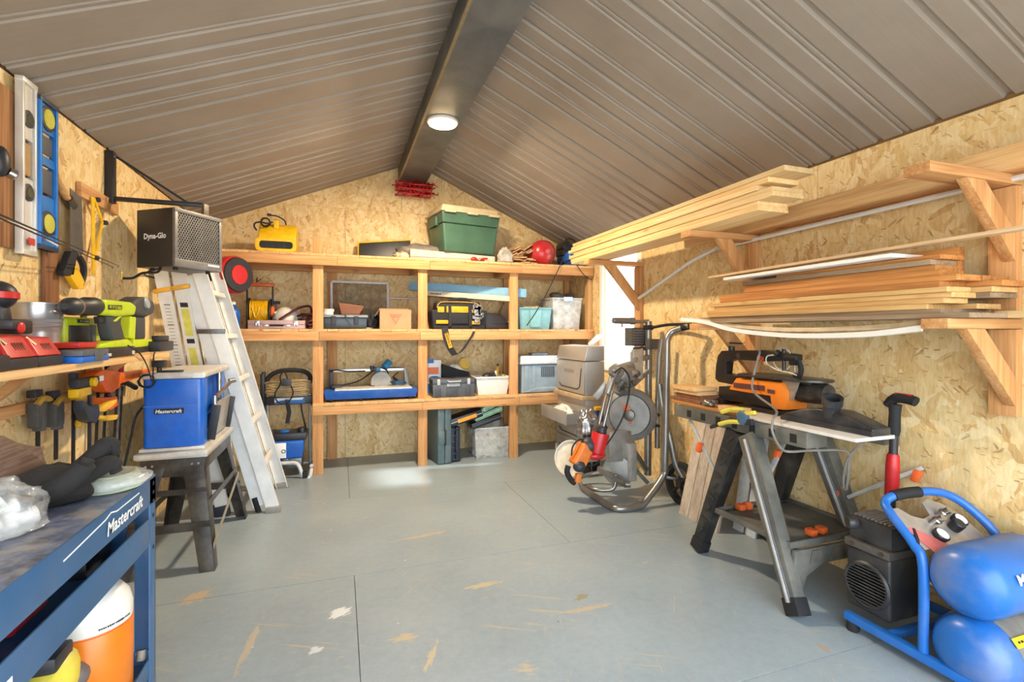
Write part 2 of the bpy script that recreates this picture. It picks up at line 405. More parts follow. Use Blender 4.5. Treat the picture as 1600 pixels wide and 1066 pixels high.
def floor_mat():
    m, nt, b = new_mat('grey_floor_paint')
    v = objcoord(nt); tc = node(nt, 'ShaderNodeNewGeometry'); v = tc.outputs['Position']
    n1 = noise_tex(nt, v, 1.3, 5, 0.6)
    base = ramp(nt, n1, [(0.3, '#7f8d96'), (0.5, '#8b99a1'), (0.7, '#96a3aa')])
    n0 = noise_tex(nt, v, 26, 4, 0.7)
    base = mix_col(nt, 0.25, base, ramp(nt, n0, [(0.3, '#7a8892'), (0.7, '#a2adb3')]))
    # scuffs: paint worn to tan wood in streaks and patches
    def streak(ang, sx, sy, lo, hi, gate_scale, gate_lo):
        r = node(nt, 'ShaderNodeVectorRotate', rotation_type='Z_AXIS'); r.inputs['Angle'].default_value = ang; nt.links.new(v, r.inputs['Vector'])
        mp = node(nt, 'ShaderNodeMapping'); mp.inputs['Scale'].default_value = (sx, sy, 1); nt.links.new(r.outputs[0], mp.inputs[0])
        a = ramp(nt, noise_tex(nt, mp.outputs[0], 1.0, 6, 0.72), [(lo, (0, 0, 0, 1)), (hi, (1, 1, 1, 1))])
        g = ramp(nt, noise_tex(nt, v, gate_scale, 2, 0.5), [(gate_lo, (0, 0, 0, 1)), (gate_lo+0.06, (1, 1, 1, 1))])
        return math_node(nt, 'MULTIPLY', a, g)
    f1 = streak(0.5, 1.6, 34, 0.60, 0.65, 1.7, 0.47); f2 = streak(-0.9, 3.5, 60, 0.62, 0.66, 1.1, 0.48); f4 = streak(1.9, 2.5, 70, 0.62, 0.66, 1.4, 0.48)
    f3 = streak(0.3, 13, 20, 0.62, 0.66, 1.9, 0.49)
    f = math_node(nt, 'MAXIMUM', math_node(nt, 'MAXIMUM', f1, f2), math_node(nt, 'MAXIMUM', f3, f4))
    base = mix_col(nt, math_node(nt, 'MULTIPLY', f, 0.75), base, hx('#b5a78c'))
    vo = node(nt, 'ShaderNodeTexVoronoi'); vo.inputs['Scale'].default_value = 9.0; nt.links.new(v, vo.inputs['Vector'])
    sc = node(nt, 'ShaderNodeSeparateColor'); nt.links.new(vo.outputs['Color'], sc.inputs[0])
    spot = math_node(nt, 'MULTIPLY', math_node(nt, 'LESS_THAN', vo.outputs['Distance'], math_node(nt, 'MULTIPLY', sc.outputs[1], 0.09)), math_node(nt, 'LESS_THAN', sc.outputs[0], 0.2))
    base = mix_col(nt, math_node(nt, 'MULTIPLY', spot, 0.8), base, hx('#c3c8c6'))
    dk = math_node(nt, 'MULTIPLY', math_node(nt, 'LESS_THAN', vo.outputs['Distance'], 0.05), math_node(nt, 'GREATER_THAN', sc.outputs[0], 0.97))
    base = mix_col(nt, math_node(nt, 'MULTIPLY', dk, 0.7), base, hx('#4a4d46'))
    # worn patches, spilt paint and drag marks where they are on this floor
    for (u0, v0, u1, v1, w_, colr, lo, fr) in FLOOR_MARKS:
        p0, p1 = at(u0, v0, Z=0), at(u1, v1, Z=0); c_ = (p0+p1)/2; d_ = p1-p0; L_ = d_.length/2+.001; ang = math.atan2(d_.y, d_.x)
        sb = node(nt, 'ShaderNodeVectorMath', operation='SUBTRACT'); nt.links.new(v, sb.inputs[0]); sb.inputs[1].default_value = (c_.x, c_.y, 0)
        r = node(nt, 'ShaderNodeVectorRotate', rotation_type='Z_AXIS'); r.inputs['Angle'].default_value = -ang; nt.links.new(sb.outputs[0], r.inputs['Vector'])
        mp = node(nt, 'ShaderNodeMapping'); mp.inputs['Scale'].default_value = (1/L_, 1/w_, 0); nt.links.new(r.outputs[0], mp.inputs[0])
        ln = node(nt, 'ShaderNodeVectorMath', operation='LENGTH'); nt.links.new(mp.outputs[0], ln.inputs[0])
        m2 = node(nt, 'ShaderNodeMapping'); m2.inputs['Scale'].default_value = (fr*.35, fr*1.6, 1); nt.links.new(r.outputs[0], m2.inputs[0])
        nn = noise_tex(nt, m2.outputs[0], 1.0, 5, .7)
        val = math_node(nt, 'SUBTRACT', nn, math_node(nt, 'MULTIPLY', ln.outputs['Value'], .28))
        f_ = ramp(nt, val, [(lo, (0, 0, 0, 1)), (lo+.05, (1, 1, 1, 1))])
        base = mix_col(nt, math_node(nt, 'MULTIPLY', f_, .85), base, hx(colr))
    nt.links.new(base, b.inputs['Base Color'])
    rr = ramp(nt, n0, [(0.3, (0.29, 0.29, 0.29, 1)), (0.7, (0.36, 0.36, 0.36, 1))]); nt.links.new(rr, b.inputs['Roughness'])
    bp = node(nt, 'ShaderNodeBump'); bp.inputs['Strength'].default_value = 0.03; bp.inputs['Distance'].default_value = 0.001
    nt.links.new(n0, bp.inputs['Height']); nt.links.new(bp.outputs[0], b.inputs['Normal'])
    return m
FLOOR = floor_mat()
fl = MB().box(XL-.1, XR+.1, YF, YB+.1, -0.12, -0.018).build('floor', plain('subfloor', '#b5aa94', .9)); struct(fl)
for y0, y1, cuts in ((YF, 0.19, (0.07,)), (0.19, 1.41, (1.29,)), (1.41, 2.67, (0.07,)), (2.67, 3.91, (1.29,)), (3.91, YB+.02, (0.07,))):
    xs = (XL-.02,)+cuts+(XR+.02,)
    for a, b_ in zip(xs[:-1], xs[1:]):
        MB().box(a+.0012, b_-.0012, y0+.0012, y1-.0012, -0.018, 0.0).build('floor_panel', FLOOR, fl, world=True, bevel=.0006, seg=1)
ground_out = struct(MB().box(-30, 30, -40, 40, -0.5, -0.2).build('ground', plain('pale_gravel', '#c9c5bd', .9, scale=2)))

OSB_B, OSB_S = osb('osb_back', 'XZ'), osb('osb_side', 'YZ')
stud = plain('stud_back', '#8f6c42', .9)
def panel_wall(name, wall, outline_fn):
    return None
# back wall
wb = MB().prism([(XL-.1, -.1), (XR+.1, -.1), (XR+.1, ZE_R-.045+.06), (XRIDGE, ZRIDGE+.06), (XL-.1, ZE_L-.04+.06)], (0, YB+.012, 0), (1, 0, 0), (0, 0, 1), (0, .1, 0)).build('wall_back', stud); struct(wb)
def back_panel(x0, x1, z0, z1):
    g = .0015
    x0 += g; x1 -= g; z0 += g; z1 -= g
    pts = [(x0, z0), (x1, z0)]
    top = [(x1, min(z1, roof_z(x1)))]
    if x0 < XRIDGE < x1 and z1 > 2.6: top.append((XRIDGE, min(z1, ZRIDGE)))
    top.append((x0, min(z1, roof_z(x0))))
    MB().prism(pts+top, (0, YB, 0), (1, 0, 0), (0, 0, 1), (0, .012, 0)).build('osb_panel', OSB_B, wb, world=True, smooth=0)
ZS = 2.47
for a, b_ in ((XL, -.62), (-.62, .60), (.60, 1.82), (1.82, XR)):
    if a == XL: back_panel(XL, -.62, ZS, 2.6) if False else None
for a, b_ in ((XL, .05), (.05, 1.27), (1.27, XR)): 
    pass
def back_lower(x0, x1):   # sheets below the seam, cut to the roof line where that is lower
    g = .0015; x0 += g; x1 -= g; xs = [x0]
    xc1 = XL+(ZS-ZE_L)/(ZRIDGE-ZE_L)*(XRIDGE-XL); xc2 = XR-(ZS-ZE_R)/(ZRIDGE-ZE_R)*(XR-XRIDGE)
    xs += [x for x in (xc1, xc2) if x0 < x < x1]+[x1]
    MB().prism([(x0, 0.0), (x1, 0.0)]+[(x, min(ZS-g, roof_z(x))) for x in reversed(xs)], (0, YB, 0), (1, 0, 0), (0, 0, 1), (0, .012, 0)).build('osb_panel', OSB_B, wb, world=True, smooth=0)
for a, b_ in ((XL, .05), (.05, 1.27), (1.27, XR)): back_lower(a, b_)
xc1 = XL+(ZS-ZE_L)/(ZRIDGE-ZE_L)*(XRIDGE-XL); xc2 = XR-(ZS-ZE_R)/(ZRIDGE-ZE_R)*(XR-XRIDGE)
MB().prism([(xc1, ZS), (.5985, ZS), (.5985, roof_z(.5985))], (0, YB, 0), (1, 0, 0), (0, 0, 1), (0, .012, 0)).build('osb_panel', OSB_B, wb, world=True, smooth=0)
MB().prism([(.6015, ZS), (xc2, ZS), (XRIDGE, ZRIDGE), (.6015, roof_z(.6015))], (0, YB, 0), (1, 0, 0), (0, 0, 1), (0, .012, 0)).build('osb_panel', OSB_B, wb, world=True, smooth=0)
# side walls
wl_ = MB().box(XL-.1, XL-.012, YF, YB+.1, -.1, ZE_L+.05).build('wall_left', stud); struct(wl_)
for a, b_ in ((YF, .80), (.80, 2.02), (2.02, 3.24), (3.24, 4.46), (4.46, YB)):
    MB().box(XL-.012, XL, a+.0015, b_-.0015, 0, ZE_L-.012).build('osb_panel', OSB_S, wl_, world=True, smooth=0)
WY0, WY1, WZ0, WZ1 = 3.80, 4.43, 0.90, 2.02      # the window by the shelves
wr = MB()
wr.box(XR+.012, XR+.1, YF, WY0, -.1, ZE_R+.05).box(XR+.012, XR+.1, WY1, YB+.1, -.1, ZE_R+.05).box(XR+.012, XR+.1, WY0, WY1, -.1, WZ0).box(XR+.012, XR+.1, WY0, WY1, WZ1, ZE_R+.05)
wr = struct(wr.build('wall_right', stud))
for a, b_, z0, z1 in ((YF, .83, 0, ZE_R), (.83, 2.05, 0, ZE_R), (2.05, 3.27, 0, ZE_R), (3.27, WY0, 0, ZE_R), (WY0, WY1, 0, WZ0), (WY0, WY1, WZ1, ZE_R), (WY1, YB, 0, ZE_R)):
    MB().box(XR, XR+.012, a+.0015, b_-.0015, z0, z1-.012).build('osb_panel', OSB_S, wr, world=True, smooth=0)
# window
def glass_mat():
    m, nt, b = new_mat('window_glass'); out = nt.nodes['Material Output']
    t = node(nt, 'ShaderNodeBsdfTransparent'); g = node(nt, 'ShaderNodeBsdfGlossy'); g.inputs['Roughness'].default_value = .02
    mx = node(nt, 'ShaderNodeMixShader'); mx.inputs[0].default_value = .06
    nt.links.new(t.outputs[0], mx.inputs[1]); nt.links.new(g.outputs[0], mx.inputs[2]); nt.links.new(mx.outputs[0], out.inputs[0]); return m
GLASS = glass_mat()
vinyl = plain('white_vinyl', '#f0f0ee', .35, var=.02)
w1 = struct(MB().box(XR+.012, XR+.09, WY0, WY0+.045, WZ0, WZ1).box(XR+.012, XR+.09, WY1-.045, WY1, WZ0, WZ1).box(XR+.012, XR+.09, WY0+.045, WY1-.045, WZ0, WZ0+.05).box(XR+.012, XR+.09, WY0+.045, WY1-.045, WZ1-.05, WZ1).build('window_1', vinyl, bevel=.003))
MB().box(XR+.05, XR+.056, WY0+.04, WY1-.04, WZ0+.04, WZ1-.04).build('pane', GLASS, w1, world=True)
MB().box(XR-.004, XR+.014, WY0-.05, WY0+.002, WZ0-.05, WZ1+.05).box(XR-.004, XR+.014, WY1-.002, WY1+.06, WZ0-.05, WZ1+.05).box(XR-.004, XR+.014, WY0, WY1, WZ1, WZ1+.05).box(XR-.03, XR+.014, WY0-.05, WY1+.06, WZ0-.03, WZ0+.002).build('window_casing', vinyl, w1, world=True, bevel=.002)
# ceiling: ribbed steel sheets, ribs run from ridge to eave
def roof_metal():
    m, nt, b = new_mat('ribbed_steel'); v = objcoord(nt, (1, 1, 1)); n = noise_tex(nt, v, 2.0, 4, .6)
    sc = node(nt, 'ShaderNodeMapping'); sc.inputs['Scale'].default_value = (4, 120, 4); nt.links.new(v, sc.inputs[0]); n2 = noise_tex(nt, sc.outputs[0], 1.0, 3)
    c = ramp(nt, n, [(.3, '#93877a'), (.7, '#a1968a')]); c = mix_col(nt, .10, c, ramp(nt, n2, [(.35, '#746a61'), (.65, '#9a9085')]))
    nt.links.new(c, b.inputs['Base Color']); b.inputs['Roughness'].default_value = .55; b.inputs['Metallic'].default_value = .1; return m
ROOF = roof_metal()
ce = MB()
ce.hexa([(XL-.12, YF, ZE_L+.02), (XRIDGE, YF, ZRIDGE+.05), (XRIDGE, YB+.1, ZRIDGE+.05), (XL-.12, YB+.1, ZE_L+.02), (XL-.12, YF, ZE_L+.09), (XRIDGE, YF, ZRIDGE+.12), (XRIDGE, YB+.1, ZRIDGE+.12), (XL-.12, YB+.1, ZE_L+.09)])
ce.hexa([(XRIDGE, YF, ZRIDGE+.05), (XR+.12, YF, ZE_R+.02), (XR+.12, YB+.1, ZE_R+.02), (XRIDGE, YB+.1, ZRIDGE+.05), (XRIDGE, YF, ZRIDGE+.12), (XR+.12, YF, ZE_R+.09), (XR+.12, YB+.1, ZE_R+.09), (XRIDGE, YB+.1, ZRIDGE+.12)])
ce = struct(ce.build('ceiling', plain('roof_backing', '#2b2927', .9)))
def rib_profile(y0, y1):   # (y, height of recess above the sheet), a wide double rib then a single one every 125 mm
    out = [(y0, 0)]; k = math.ceil((y0+.03-.088)/.125)
    while True:
        y = .088+.125*k
        if y > y1-.03: break
        if k % 2: out += [(y-.019, 0), (y-.012, .016), (y+.012, .016), (y+.019, 0)]
        else: out += [(y-.024, 0), (y-.019, .009), (y-.010, .009), (y-.006, .002), (y+.006, .002), (y+.010, .009), (y+.019, .009), (y+.024, 0)]
        k += 1
    return out+[(y1, 0)]
def roof_panel(side, y0, y1):
    pr = rib_profile(y0, y1); xa, za, xb, zb = (XL, ZE_L, XRIDGE, ZRIDGE) if side < 0 else (XRIDGE, ZRIDGE, XR, ZE_R)
    n = Vector((-(zb-za), 0, xb-xa)).normalized(); mb = MB(); vs_ = []; fs = []
    for x, z in ((xa, za), (xb, zb)):
        for y, h in pr: vs_.append(Vector((x, y, z))+n*h)
    w = len(pr)
    for i in range(w-1): fs.append((i, i+1, w+i+1, w+i))
    mb._add(vs_, fs); mb.build('roof_panel', ROOF, ce, world=True, smooth=25)
yy = YF
while yy < YB-.05:
    y2 = min(yy+.875, YB); roof_panel(-1, yy, y2); roof_panel(1, yy, y2); yy = y2
# ridge beam and its lamp
beam = plain('dark_steel_beam', '#5f676b', .45, .3, var=.18, scale=5, dust=.35)
BX0, BX1, BZ = .565, .84, 2.775
rb = struct(MB().box(BX0, BX1, YF, YB-.004, BZ, 2.96).build('trim_1', beam, bevel=.004))
MB().box(BX0-.006, BX0+.012, YF, YB-.01, BZ-.004, BZ+.012).build('edge_strip', plain('beam_edge', '#8a7a5c', .6), rb, world=True)
# front: gable over the open doorway the photographer stands in
struct(MB().prism([(XL-.1, 2.12), (XR+.1, 2.12), (XR+.1, ZE_R+.02), (XRIDGE, ZRIDGE+.05), (XL-.1, ZE_L+.02)], (0, YF-.1, 0), (1, 0, 0), (0, 0, 1), (0, .1, 0)).build('wall_front', stud))
lp = thing('ceiling_light', 'round glowing disc light fixed under the dark ridge beam', 'ceiling light', (.705, 3.575, BZ))
MB().lathe([(.112, 0), (.112, -.012), (.104, -.018)], n=32).build('trim_ring', white_pl, lp)
MB().lathe([(.1, -.012), (.098, -.024), (.06, -.03), (.001, -.031)], n=32).build('diffuser', plain('lamp_glow', '#ffd9a0', .4, emit=LAMP_W*.5), lp)
ld = bpy.data.lights.new('disc_lamp', 'AREA'); ld.shape = 'DISK'; ld.size = .2; ld.energy = LAMP_W; ld.color = (1.0, .80, .55)
lo = bpy.data.objects.new('disc_lamp', ld); COL.objects.link(lo); lo.parent = lp; lo.location = (0, 0, -.036)

# ------------------------------------------------------------------ shorthand for building in room coordinates
def wp(mb, name, mat, parent, bevel=0.0, **k): return mb.build(name, mat, parent, bevel=bevel, world=True, **k)
def SX(u, Y): return at(u, HORIZON, Y=Y).x
def SZ(u, v, Y): return at(u, v, Y=Y).z
def arc(cx, cy, r, a0, a1, n=8, ry=None):
    ry = r if ry is None else ry
    return [(cx+r*math.cos(a0+(a1-a0)*i/n), cy+ry*math.sin(a0+(a1-a0)*i/n)) for i in range(n+1)]
def rrect(x0, x1, y0, y1, r, n=4):
    P2 = math.pi/2
    return arc(x1-r, y1-r, r, 0, P2, n)+arc(x0+r, y1-r, r, P2, 2*P2, n)+arc(x0+r, y0+r, r, 2*P2, 3*P2, n)+arc(x1-r, y0+r, r, 3*P2, 4*P2, n)
Xv, Yv, Zv = Vector((1, 0, 0)), Vector((0, 1, 0)), Vector((0, 0, 1))
def ringprism(mb, outer, inner, o, ax, ay, depth):   # a frame: outer and inner outlines with the same number of points
    n = len(outer); o, ax, ay, d = Vector(o), Vector(ax), Vector(ay), Vector(depth)
    vs_ = [o+ax*p[0]+ay*p[1]+d*k for k in (0, 1) for L in (outer, inner) for p in L]; fs = []
    for i in range(n):
        j = (i+1) % n
        fs += [(i, j, n+j, n+i), (2*n+i, 3*n+i, 3*n+j, 2*n+j), (i, 2*n+i, 2*n+j, j), (n+i, n+j, 3*n+j, 3*n+i)]
    return mb._add(vs_, fs)
def coil(c, r, n, pitch, axis='z', wob=0.0, turns_pts=16, seed=1):   # points of a wound cord
    rg = random.Random(seed); out = []
    for i in range(int(n*turns_pts)+1):
        t = 2*math.pi*i/turns_pts; rr = r*(1+wob*(rg.random()-.5)); h = pitch*i/turns_pts+wob*r*(rg.random()-.5)*.5
        a, b = rr*math.cos(t), rr*math.sin(t)
        out.append(Vector(c)+Vector({'z': (a, b, h), 'x': (h, a, b), 'y': (a, h, b)}[axis]))
    return out

# ------------------------------------------------------------------ timber shelving along the back wall
SF = 4.64; ZT, ZM, ZL = 1.925, 1.272, 0.625; DT = .022
sh = thing('storage_shelf', 'three-tier rough timber shelving across the back wall', 'shelf', (.65, 4.9, 0))
PX = (-.179, .7285, 1.627)
for x in PX: wp(MB().box(x-.043, x+.043, SF, SF+.038, 0, ZT-DT-.002), 'post', fir_z, sh, .002)
wp(MB().box(2.452, 2.495, SF, SF+.085, 0.6, ZT-DT-.002), 'post', wood_z, sh, .002)
wp(MB().box(-1.165, -1.125, SF, SF+.085, 0, ZT-DT-.002), 'post', fir_z, sh, .002)
for x in PX+(2.45, -1.12): wp(MB().box(x-.045+.11, x+.045+.11, YB-.04, YB-.003, 0, ZT-DT-.002) if x < 2 and x > -1 else MB().box(x-.03, x+.03, YB-.04, YB-.003, 0, ZT-DT-.002), 'back_post', fir_z, sh, .002)
wp(MB().box(PX[0]-.045, PX[0]+.035, SF+.04, SF+.078, ZT+.001, ZT+.14), 'post_stub', fir_z, sh, .003)
def rails(z, x0, x1, cut):
    zz = (z-DT-.079, z-DT)
    for a, b_ in zip((x0,)+cut, cut+(x1,)):
        wp(MB().box(a+.001, b_-.001, SF-.038, SF-.001, *zz), 'rail', fir_x, sh, .002)
    wp(MB().box(x0, x1, YB-.08, YB-.042, *zz), 'back_rail', fir_x, sh, .002)
    for x in PX:
        if x > x0: wp(MB().box(x-.06, x-.022, SF, YB-.08, *zz), 'joist', fir_y, sh, .002)
rails(ZT, -1.165, 2.49, (-.02, .79, 1.7)); rails(ZM, -1.165, 2.49, (-.17, .70, 1.68)); rails(ZL, -.222, 2.45, (.72, 1.67))
def decking(z, x0, x1, seed):
    rg = random.Random(seed); x = x0
    while x < x1-.02:
        w = rg.choice((.139, .139, .089)); x2 = min(x+w, x1)
        if x1-x2 < .04: x2 = x1
        wp(MB().box(x+.0008, x2-.0008, SF-.038-rg.uniform(0, .006), YB-.085, z-DT, z-rg.uniform(0, .0015)), 'plank', wood_y, sh, .0015, seg=1)
        x = x2
decking(ZT, -1.165, 2.49, 3); decking(ZM, -1.165, 2.49, 4); decking(ZL, -.222, 2.45, 5)
# ------------------------------------------------------------------ on the top shelf
F = SF-.03      # front edge of the decks
def base_thing(name, label, cat, u, Y, z, group=None): return thing(name, label, cat, (SX(u, Y), Y, z), 0, group)
# yellow air mover
Y0 = 4.68; t = base_thing('air_mover', 'yellow air blower with dark slot outlet on the top shelf', 'blower', 432, Y0, ZT)
xa, xb = SX(403, Y0), SX(462, Y0); ztop = SZ(430, 345, Y0)-ZT; ox = t.location.x; wa, wb_ = xa-ox, xb-ox
prof = [(0, .0), (.32, .0)]+arc(.19, ztop*.55, .15, -.3, math.pi*.75, 12, ztop*.45)+[(.02, ztop*.62), (0, ztop*.46)]
MB().prism(prof, (wa, 0, 0), Yv, Zv, (wb_-wa, 0, 0)).build('housing', yellow_pl, t, .012, 3)
mb = MB(); zo = SZ(430, 392, Y0)-ZT+.005
ringprism(mb, rrect(wa-.018, wb_+.006, .004, .118, .035), rrect(wa+.012, wb_-.022, .03, .092, .024), (0, -.035, 0), Xv, Zv, (0, .05, 0)); mb.build('outlet_frame', yellow_pl, t, .003)
MB().box(wa, wb_-.01, -.006, .01, .025, .095).build('outlet', black_pl, t)
g = MB()
for i in range(7): g.box(wa+.02+i*.045, wa+.024+i*.045, -.02, -.004, .03, .09)
for i in range(3): g.box(wa+.012, wb_-.022, -.02, -.014, .042+i*.017, .045+i*.017)
g.build('grille', plain('dark_grille', '#3a3734', .5), t)
hx0 = SX(430, Y0)-ox-.02
MB().prism([(.06, ztop*.8), (.17, ztop*.8), (.16, ztop+.02), (.10, ztop+.035), (.07, ztop+.02)], (hx0, 0, 0), Yv, Zv, (.04, 0, 0)).build('handle', yellow_pl, t, .008)
MB().tube([(hx0-.005, .02, ztop-.01), (hx0-.04, -.01, ztop-.03), (hx0-.09, .0, ztop-.02), (wa-.02, -.0, ztop-.03), (wa-.028, .0, ztop-.06), (wa-.01, .01, ztop-.09)], .007, sub=4).tube([(hx0-.02, .05, ztop+.055), (hx0+.03, .05, ztop+.05), (hx0+.085, .05, ztop+.02), (hx0+.1, .06, ztop-.02)], .006, sub=4).tube(coil((hx0-.06, .03, ztop-.01), .035, 3, .008, 'y', .1), .006).build('power_cord', rubber, t)
MB().box(hx0-.05, hx0-.015, .04, .06, ztop+.047, ztop+.068).build('plug', black_pl, t, .004)
# flat black case with a yellow edge, leaning at the back
Y0 = 5.02; a, b_ = at(559, 376, Y=Y0), at(643, 372, Y=Y0)
t = tag(thing('flat_case', 'flat black tool case with yellow edge standing at the back of the top shelf', 'case', ((a.x+b_.x)/2, Y0, ZT)), 'flat black tool case with yellow edge standing at the back of the top shelf', 'case')
wp(MB().hexa([(a.x, Y0+.02, ZT), (b_.x, Y0+.02, ZT), (b_.x, Y0+.06, ZT), (a.x, Y0+.06, ZT), (a.x, Y0+.07, a.z), (b_.x, Y0+.07, b_.z), (b_.x, Y0+.11, b_.z), (a.x, Y0+.11, a.z)]), 'back_shell', yellow_pl, t, .006)
wp(MB().hexa([(a.x+.012, Y0, ZT), (b_.x-.005, Y0, ZT), (b_.x-.005, Y0+.024, ZT), (a.x+.012, Y0+.024, ZT), (a.x+.015, Y0+.05, a.z-.015), (b_.x-.005, Y0+.05, b_.z-.015), (b_.x-.005, Y0+.074, b_.z-.015), (a.x+.015, Y0+.074, a.z-.015)]), 'front_shell', black_pl, t, .006)
# grey folded tarpaulin
def crumple(name, label, cat, mat, c, r, seed, amp=.22, flat=True, n=34, m=20, freq=2.3):
    def f(p):
        k = 1+amp*(noise.noise(p*freq+Vector((seed, seed*2.1, 0)))+.6*noise.noise(p*freq*2.4+Vector((seed*3, 0, seed))))
        q = p*k
        if flat and q.z < -.35: q.z = -.35-(abs(q.z)-.35)*.08
        return q
    mb = MB().ell(c, r, n, m, f=f)
    o = mb.build(name, mat, None, smooth=70); return tag(o, label, cat)
tarp = plain('grey_tarp', '#7c746c', .6, var=.2, scale=9)
Y0 = 4.93; c = at(655, 386, Y=Y0)
crumple('folded_tarp', 'brown-grey crumpled tarpaulin beneath the green tote on the top shelf', 'tarp', tarp, (c.x+.03, 4.97, ZT+.085), (.26, .16, .10), 3.1, .2)
crumple('work_glove', 'cream and black crumpled work glove at the front of the top shelf', 'glove', plain('cream_glove', '#b9a98a', .8, var=.5, scale=22), (SX(627, 4.69), 4.69, ZT+.018), (.07, .05, .045), 5.2, .35, n=22, m=12)
# long flat pale carton
Y0 = 4.74; a = at(641, 388, Y=Y0); b_ = at(772, 397, Y=Y0)
t = thing('flat_carton', 'long flat pale grey carton under the green tote on the top shelf', 'carton', ((a.x+b_.x)/2, Y0, ZT))
pale = plain('pale_carton', '#c0b5a8', .75, var=.08)
wp(MB().hexa([(a.x, Y0, ZT), (b_.x, Y0-.03, ZT), (b_.x, Y0+.20, ZT), (a.x, Y0+.23, ZT), (a.x, Y0, a.z-.004), (b_.x, Y0-.03, ZT+.066), (b_.x, Y0+.20, ZT+.066), (a.x, Y0+.23, a.z-.004)]), 'box', pale, t, .003)
wp(MB().hexa([(a.x+.002, Y0-.004, ZT+.03), (b_.x-.06, Y0-.029, ZT+.026), (b_.x-.06, Y0-.02, ZT+.026), (a.x+.002, Y0+.01, ZT+.03), (a.x+.002, Y0-.004, ZT+.034), (b_.x-.06, Y0-.029, ZT+.03), (b_.x-.06, Y0-.02, ZT+.03), (a.x+.002, Y0+.01, ZT+.034)]), 'flap_edge', plain('carton_edge', '#8d7f76', .8), t)
# red handled snips
Y0 = 4.655; c = at(750, 404, Y=Y0)
t = thing('tin_snips', 'red handled snips lying at the front of the top shelf', 'snips', (c.x, Y0, ZT))
MB().ell((-.06, 0, .022), (.032, .02, .022)).tube([(-.05, 0, .02), (-.01, .0, .018), (.03, -.004, .03), (.075, 0, .034)], .009, sub=3).build('handle', red_pl, t)
MB().tube([(-.03, .012, .012), (.0, .016, .014), (.05, .02, .016)], .007, sub=3).build('lower_grip', red_pl, t)
MB().prism([(0, 0), (.02, .012), (.0, .02), (-.02, .01)], (-.005, -.012, .012), Xv, Zv, (0, .012, 0)).build('jaw', steel, t, .001)
# green tote with cream lid
Y0 = 4.66; al, br = at(672, 390, Y=Y0), at(782, 390, Y=Y0)
gb = plain('dark_green_plastic', '#40624f', .42, var=.12, scale=6); cream = plain('cream_plastic', '#cbb894', .5, var=.07)
zb = ZT+.088; H = .38
t = thing('storage_tote', 'large green tote with cream lid on the top shelf under the sloping roof', 'tote', ((al.x+br.x)/2+.03, Y0+.25, zb), .17)
hw = .295
tb = MB().taper(-hw, hw, -.20, .20, .0, H*.72, .90, .88)
tb.build('tub', gb, t, .02, 3)
MB().taper(-hw-.012, hw+.012, -.215, .215, H*.725, H*1.0, .965, .96).build('tub_rim', gb, t, .01, 3)
for s in (-1, 1): MB().box(s*(hw+.01)-.014, s*(hw+.01)+.014, -.07, .07, H*.70, H*.93).build('side_handle', gb, t, .006)
MB().taper(-hw-.03, hw+.03, -.235, .235, H*1.0, H*1.045, .985).build('lid_rim', cream, t, .008)
MB().taper(-hw-.0, hw+.0, -.2, .2, H*1.045, H*1.19, 1.035).build('lid', cream, t, .018, 3)
for x in (-.23, 0, .23):
    MB().box(x-.055, x+.055, -.248, -.222, H*.965, H*1.03).build('latch', cream, t, .005)
# red lattice under the ridge beam
zz = BZ; redgl = plain('red_garland', '#b3101c', .25, .4, var=.3, scale=60)
t = thing('red_holder', 'small red lattice holder tied below the end of the ridge beam', 'holder', (.73, 5.12, zz-.16))
c0 = at(647, 297, Y=5.1); g = MB(); rg = random.Random(5)
for i in range(46):
    a_ = rg.uniform(-.19, .19); h_ = rg.uniform(-.07, .07)*(1-abs(a_)*1.5); k_ = rg.uniform(-.09, .03)
    g.tube([(c0.x+a_, 5.11+k_, c0.z+h_), (c0.x+a_+rg.uniform(-.09, .09), 5.11+k_+rg.uniform(-.02, .02), c0.z+h_+rg.uniform(-.03, .05)), (c0.x+a_+rg.uniform(-.07, .07), 5.1+k_*.5, c0.z+h_+rg.uniform(-.03, .03))], .0055, n=5)
wp(g, 'wire_lattice', redgl, t)
g = MB()
for i in range(3): g.tube([(c0.x-.19+.02*i, 5.06, c0.z+.055-.05*i), (c0.x, 5.05, c0.z+.045-.05*i), (c0.x+.19-.02*i, 5.06, c0.z+.055-.05*i), (c0.x+.18, 5.18, c0.z+.055-.05*i), (c0.x-.18, 5.18, c0.z+.055-.05*i)], .008, closed=True)
for i in range(9): g.tube([(c0.x-.18+i*.045, 5.06, c0.z+.07), (c0.x-.16+i*.04, 5.055, c0.z-.065)], .006, n=5)
wp(g, 'basket_frame', red_pl, t)
# plastic bag, wooden shims, red and blue tanks on the right of the top shelf
def film(name, tint, rough=.15, fac=.35):
    if name in MATS: return MATS[name]
    m, nt, b = new_mat(name); out = nt.nodes['Material Output']; v = objcoord(nt); n = noise_tex(nt, v, 14, 4, .6)
    tr = node(nt, 'ShaderNodeBsdfTransparent'); tr.inputs[0].default_value = (.96, .96, .95, 1)
    b.inputs['Base Color'].default_value = hx(tint); b.inputs['Roughness'].default_value = rough
    mx = node(nt, 'ShaderNodeMixShader'); nt.links.new(ramp(nt, n, [(.3, (fac*.5,)*3+(1,)), (.7, (min(1, fac*1.5),)*3+(1,))]), mx.inputs[0])
    nt.links.new(tr.outputs[0], mx.inputs[1]); nt.links.new(b.outputs[0], mx.inputs[2]); nt.links.new(mx.outputs[0], out.inputs[0])
    MATS[name] = m; return m
clear = film('clear_film', '#d9d8d2', .12, .45)
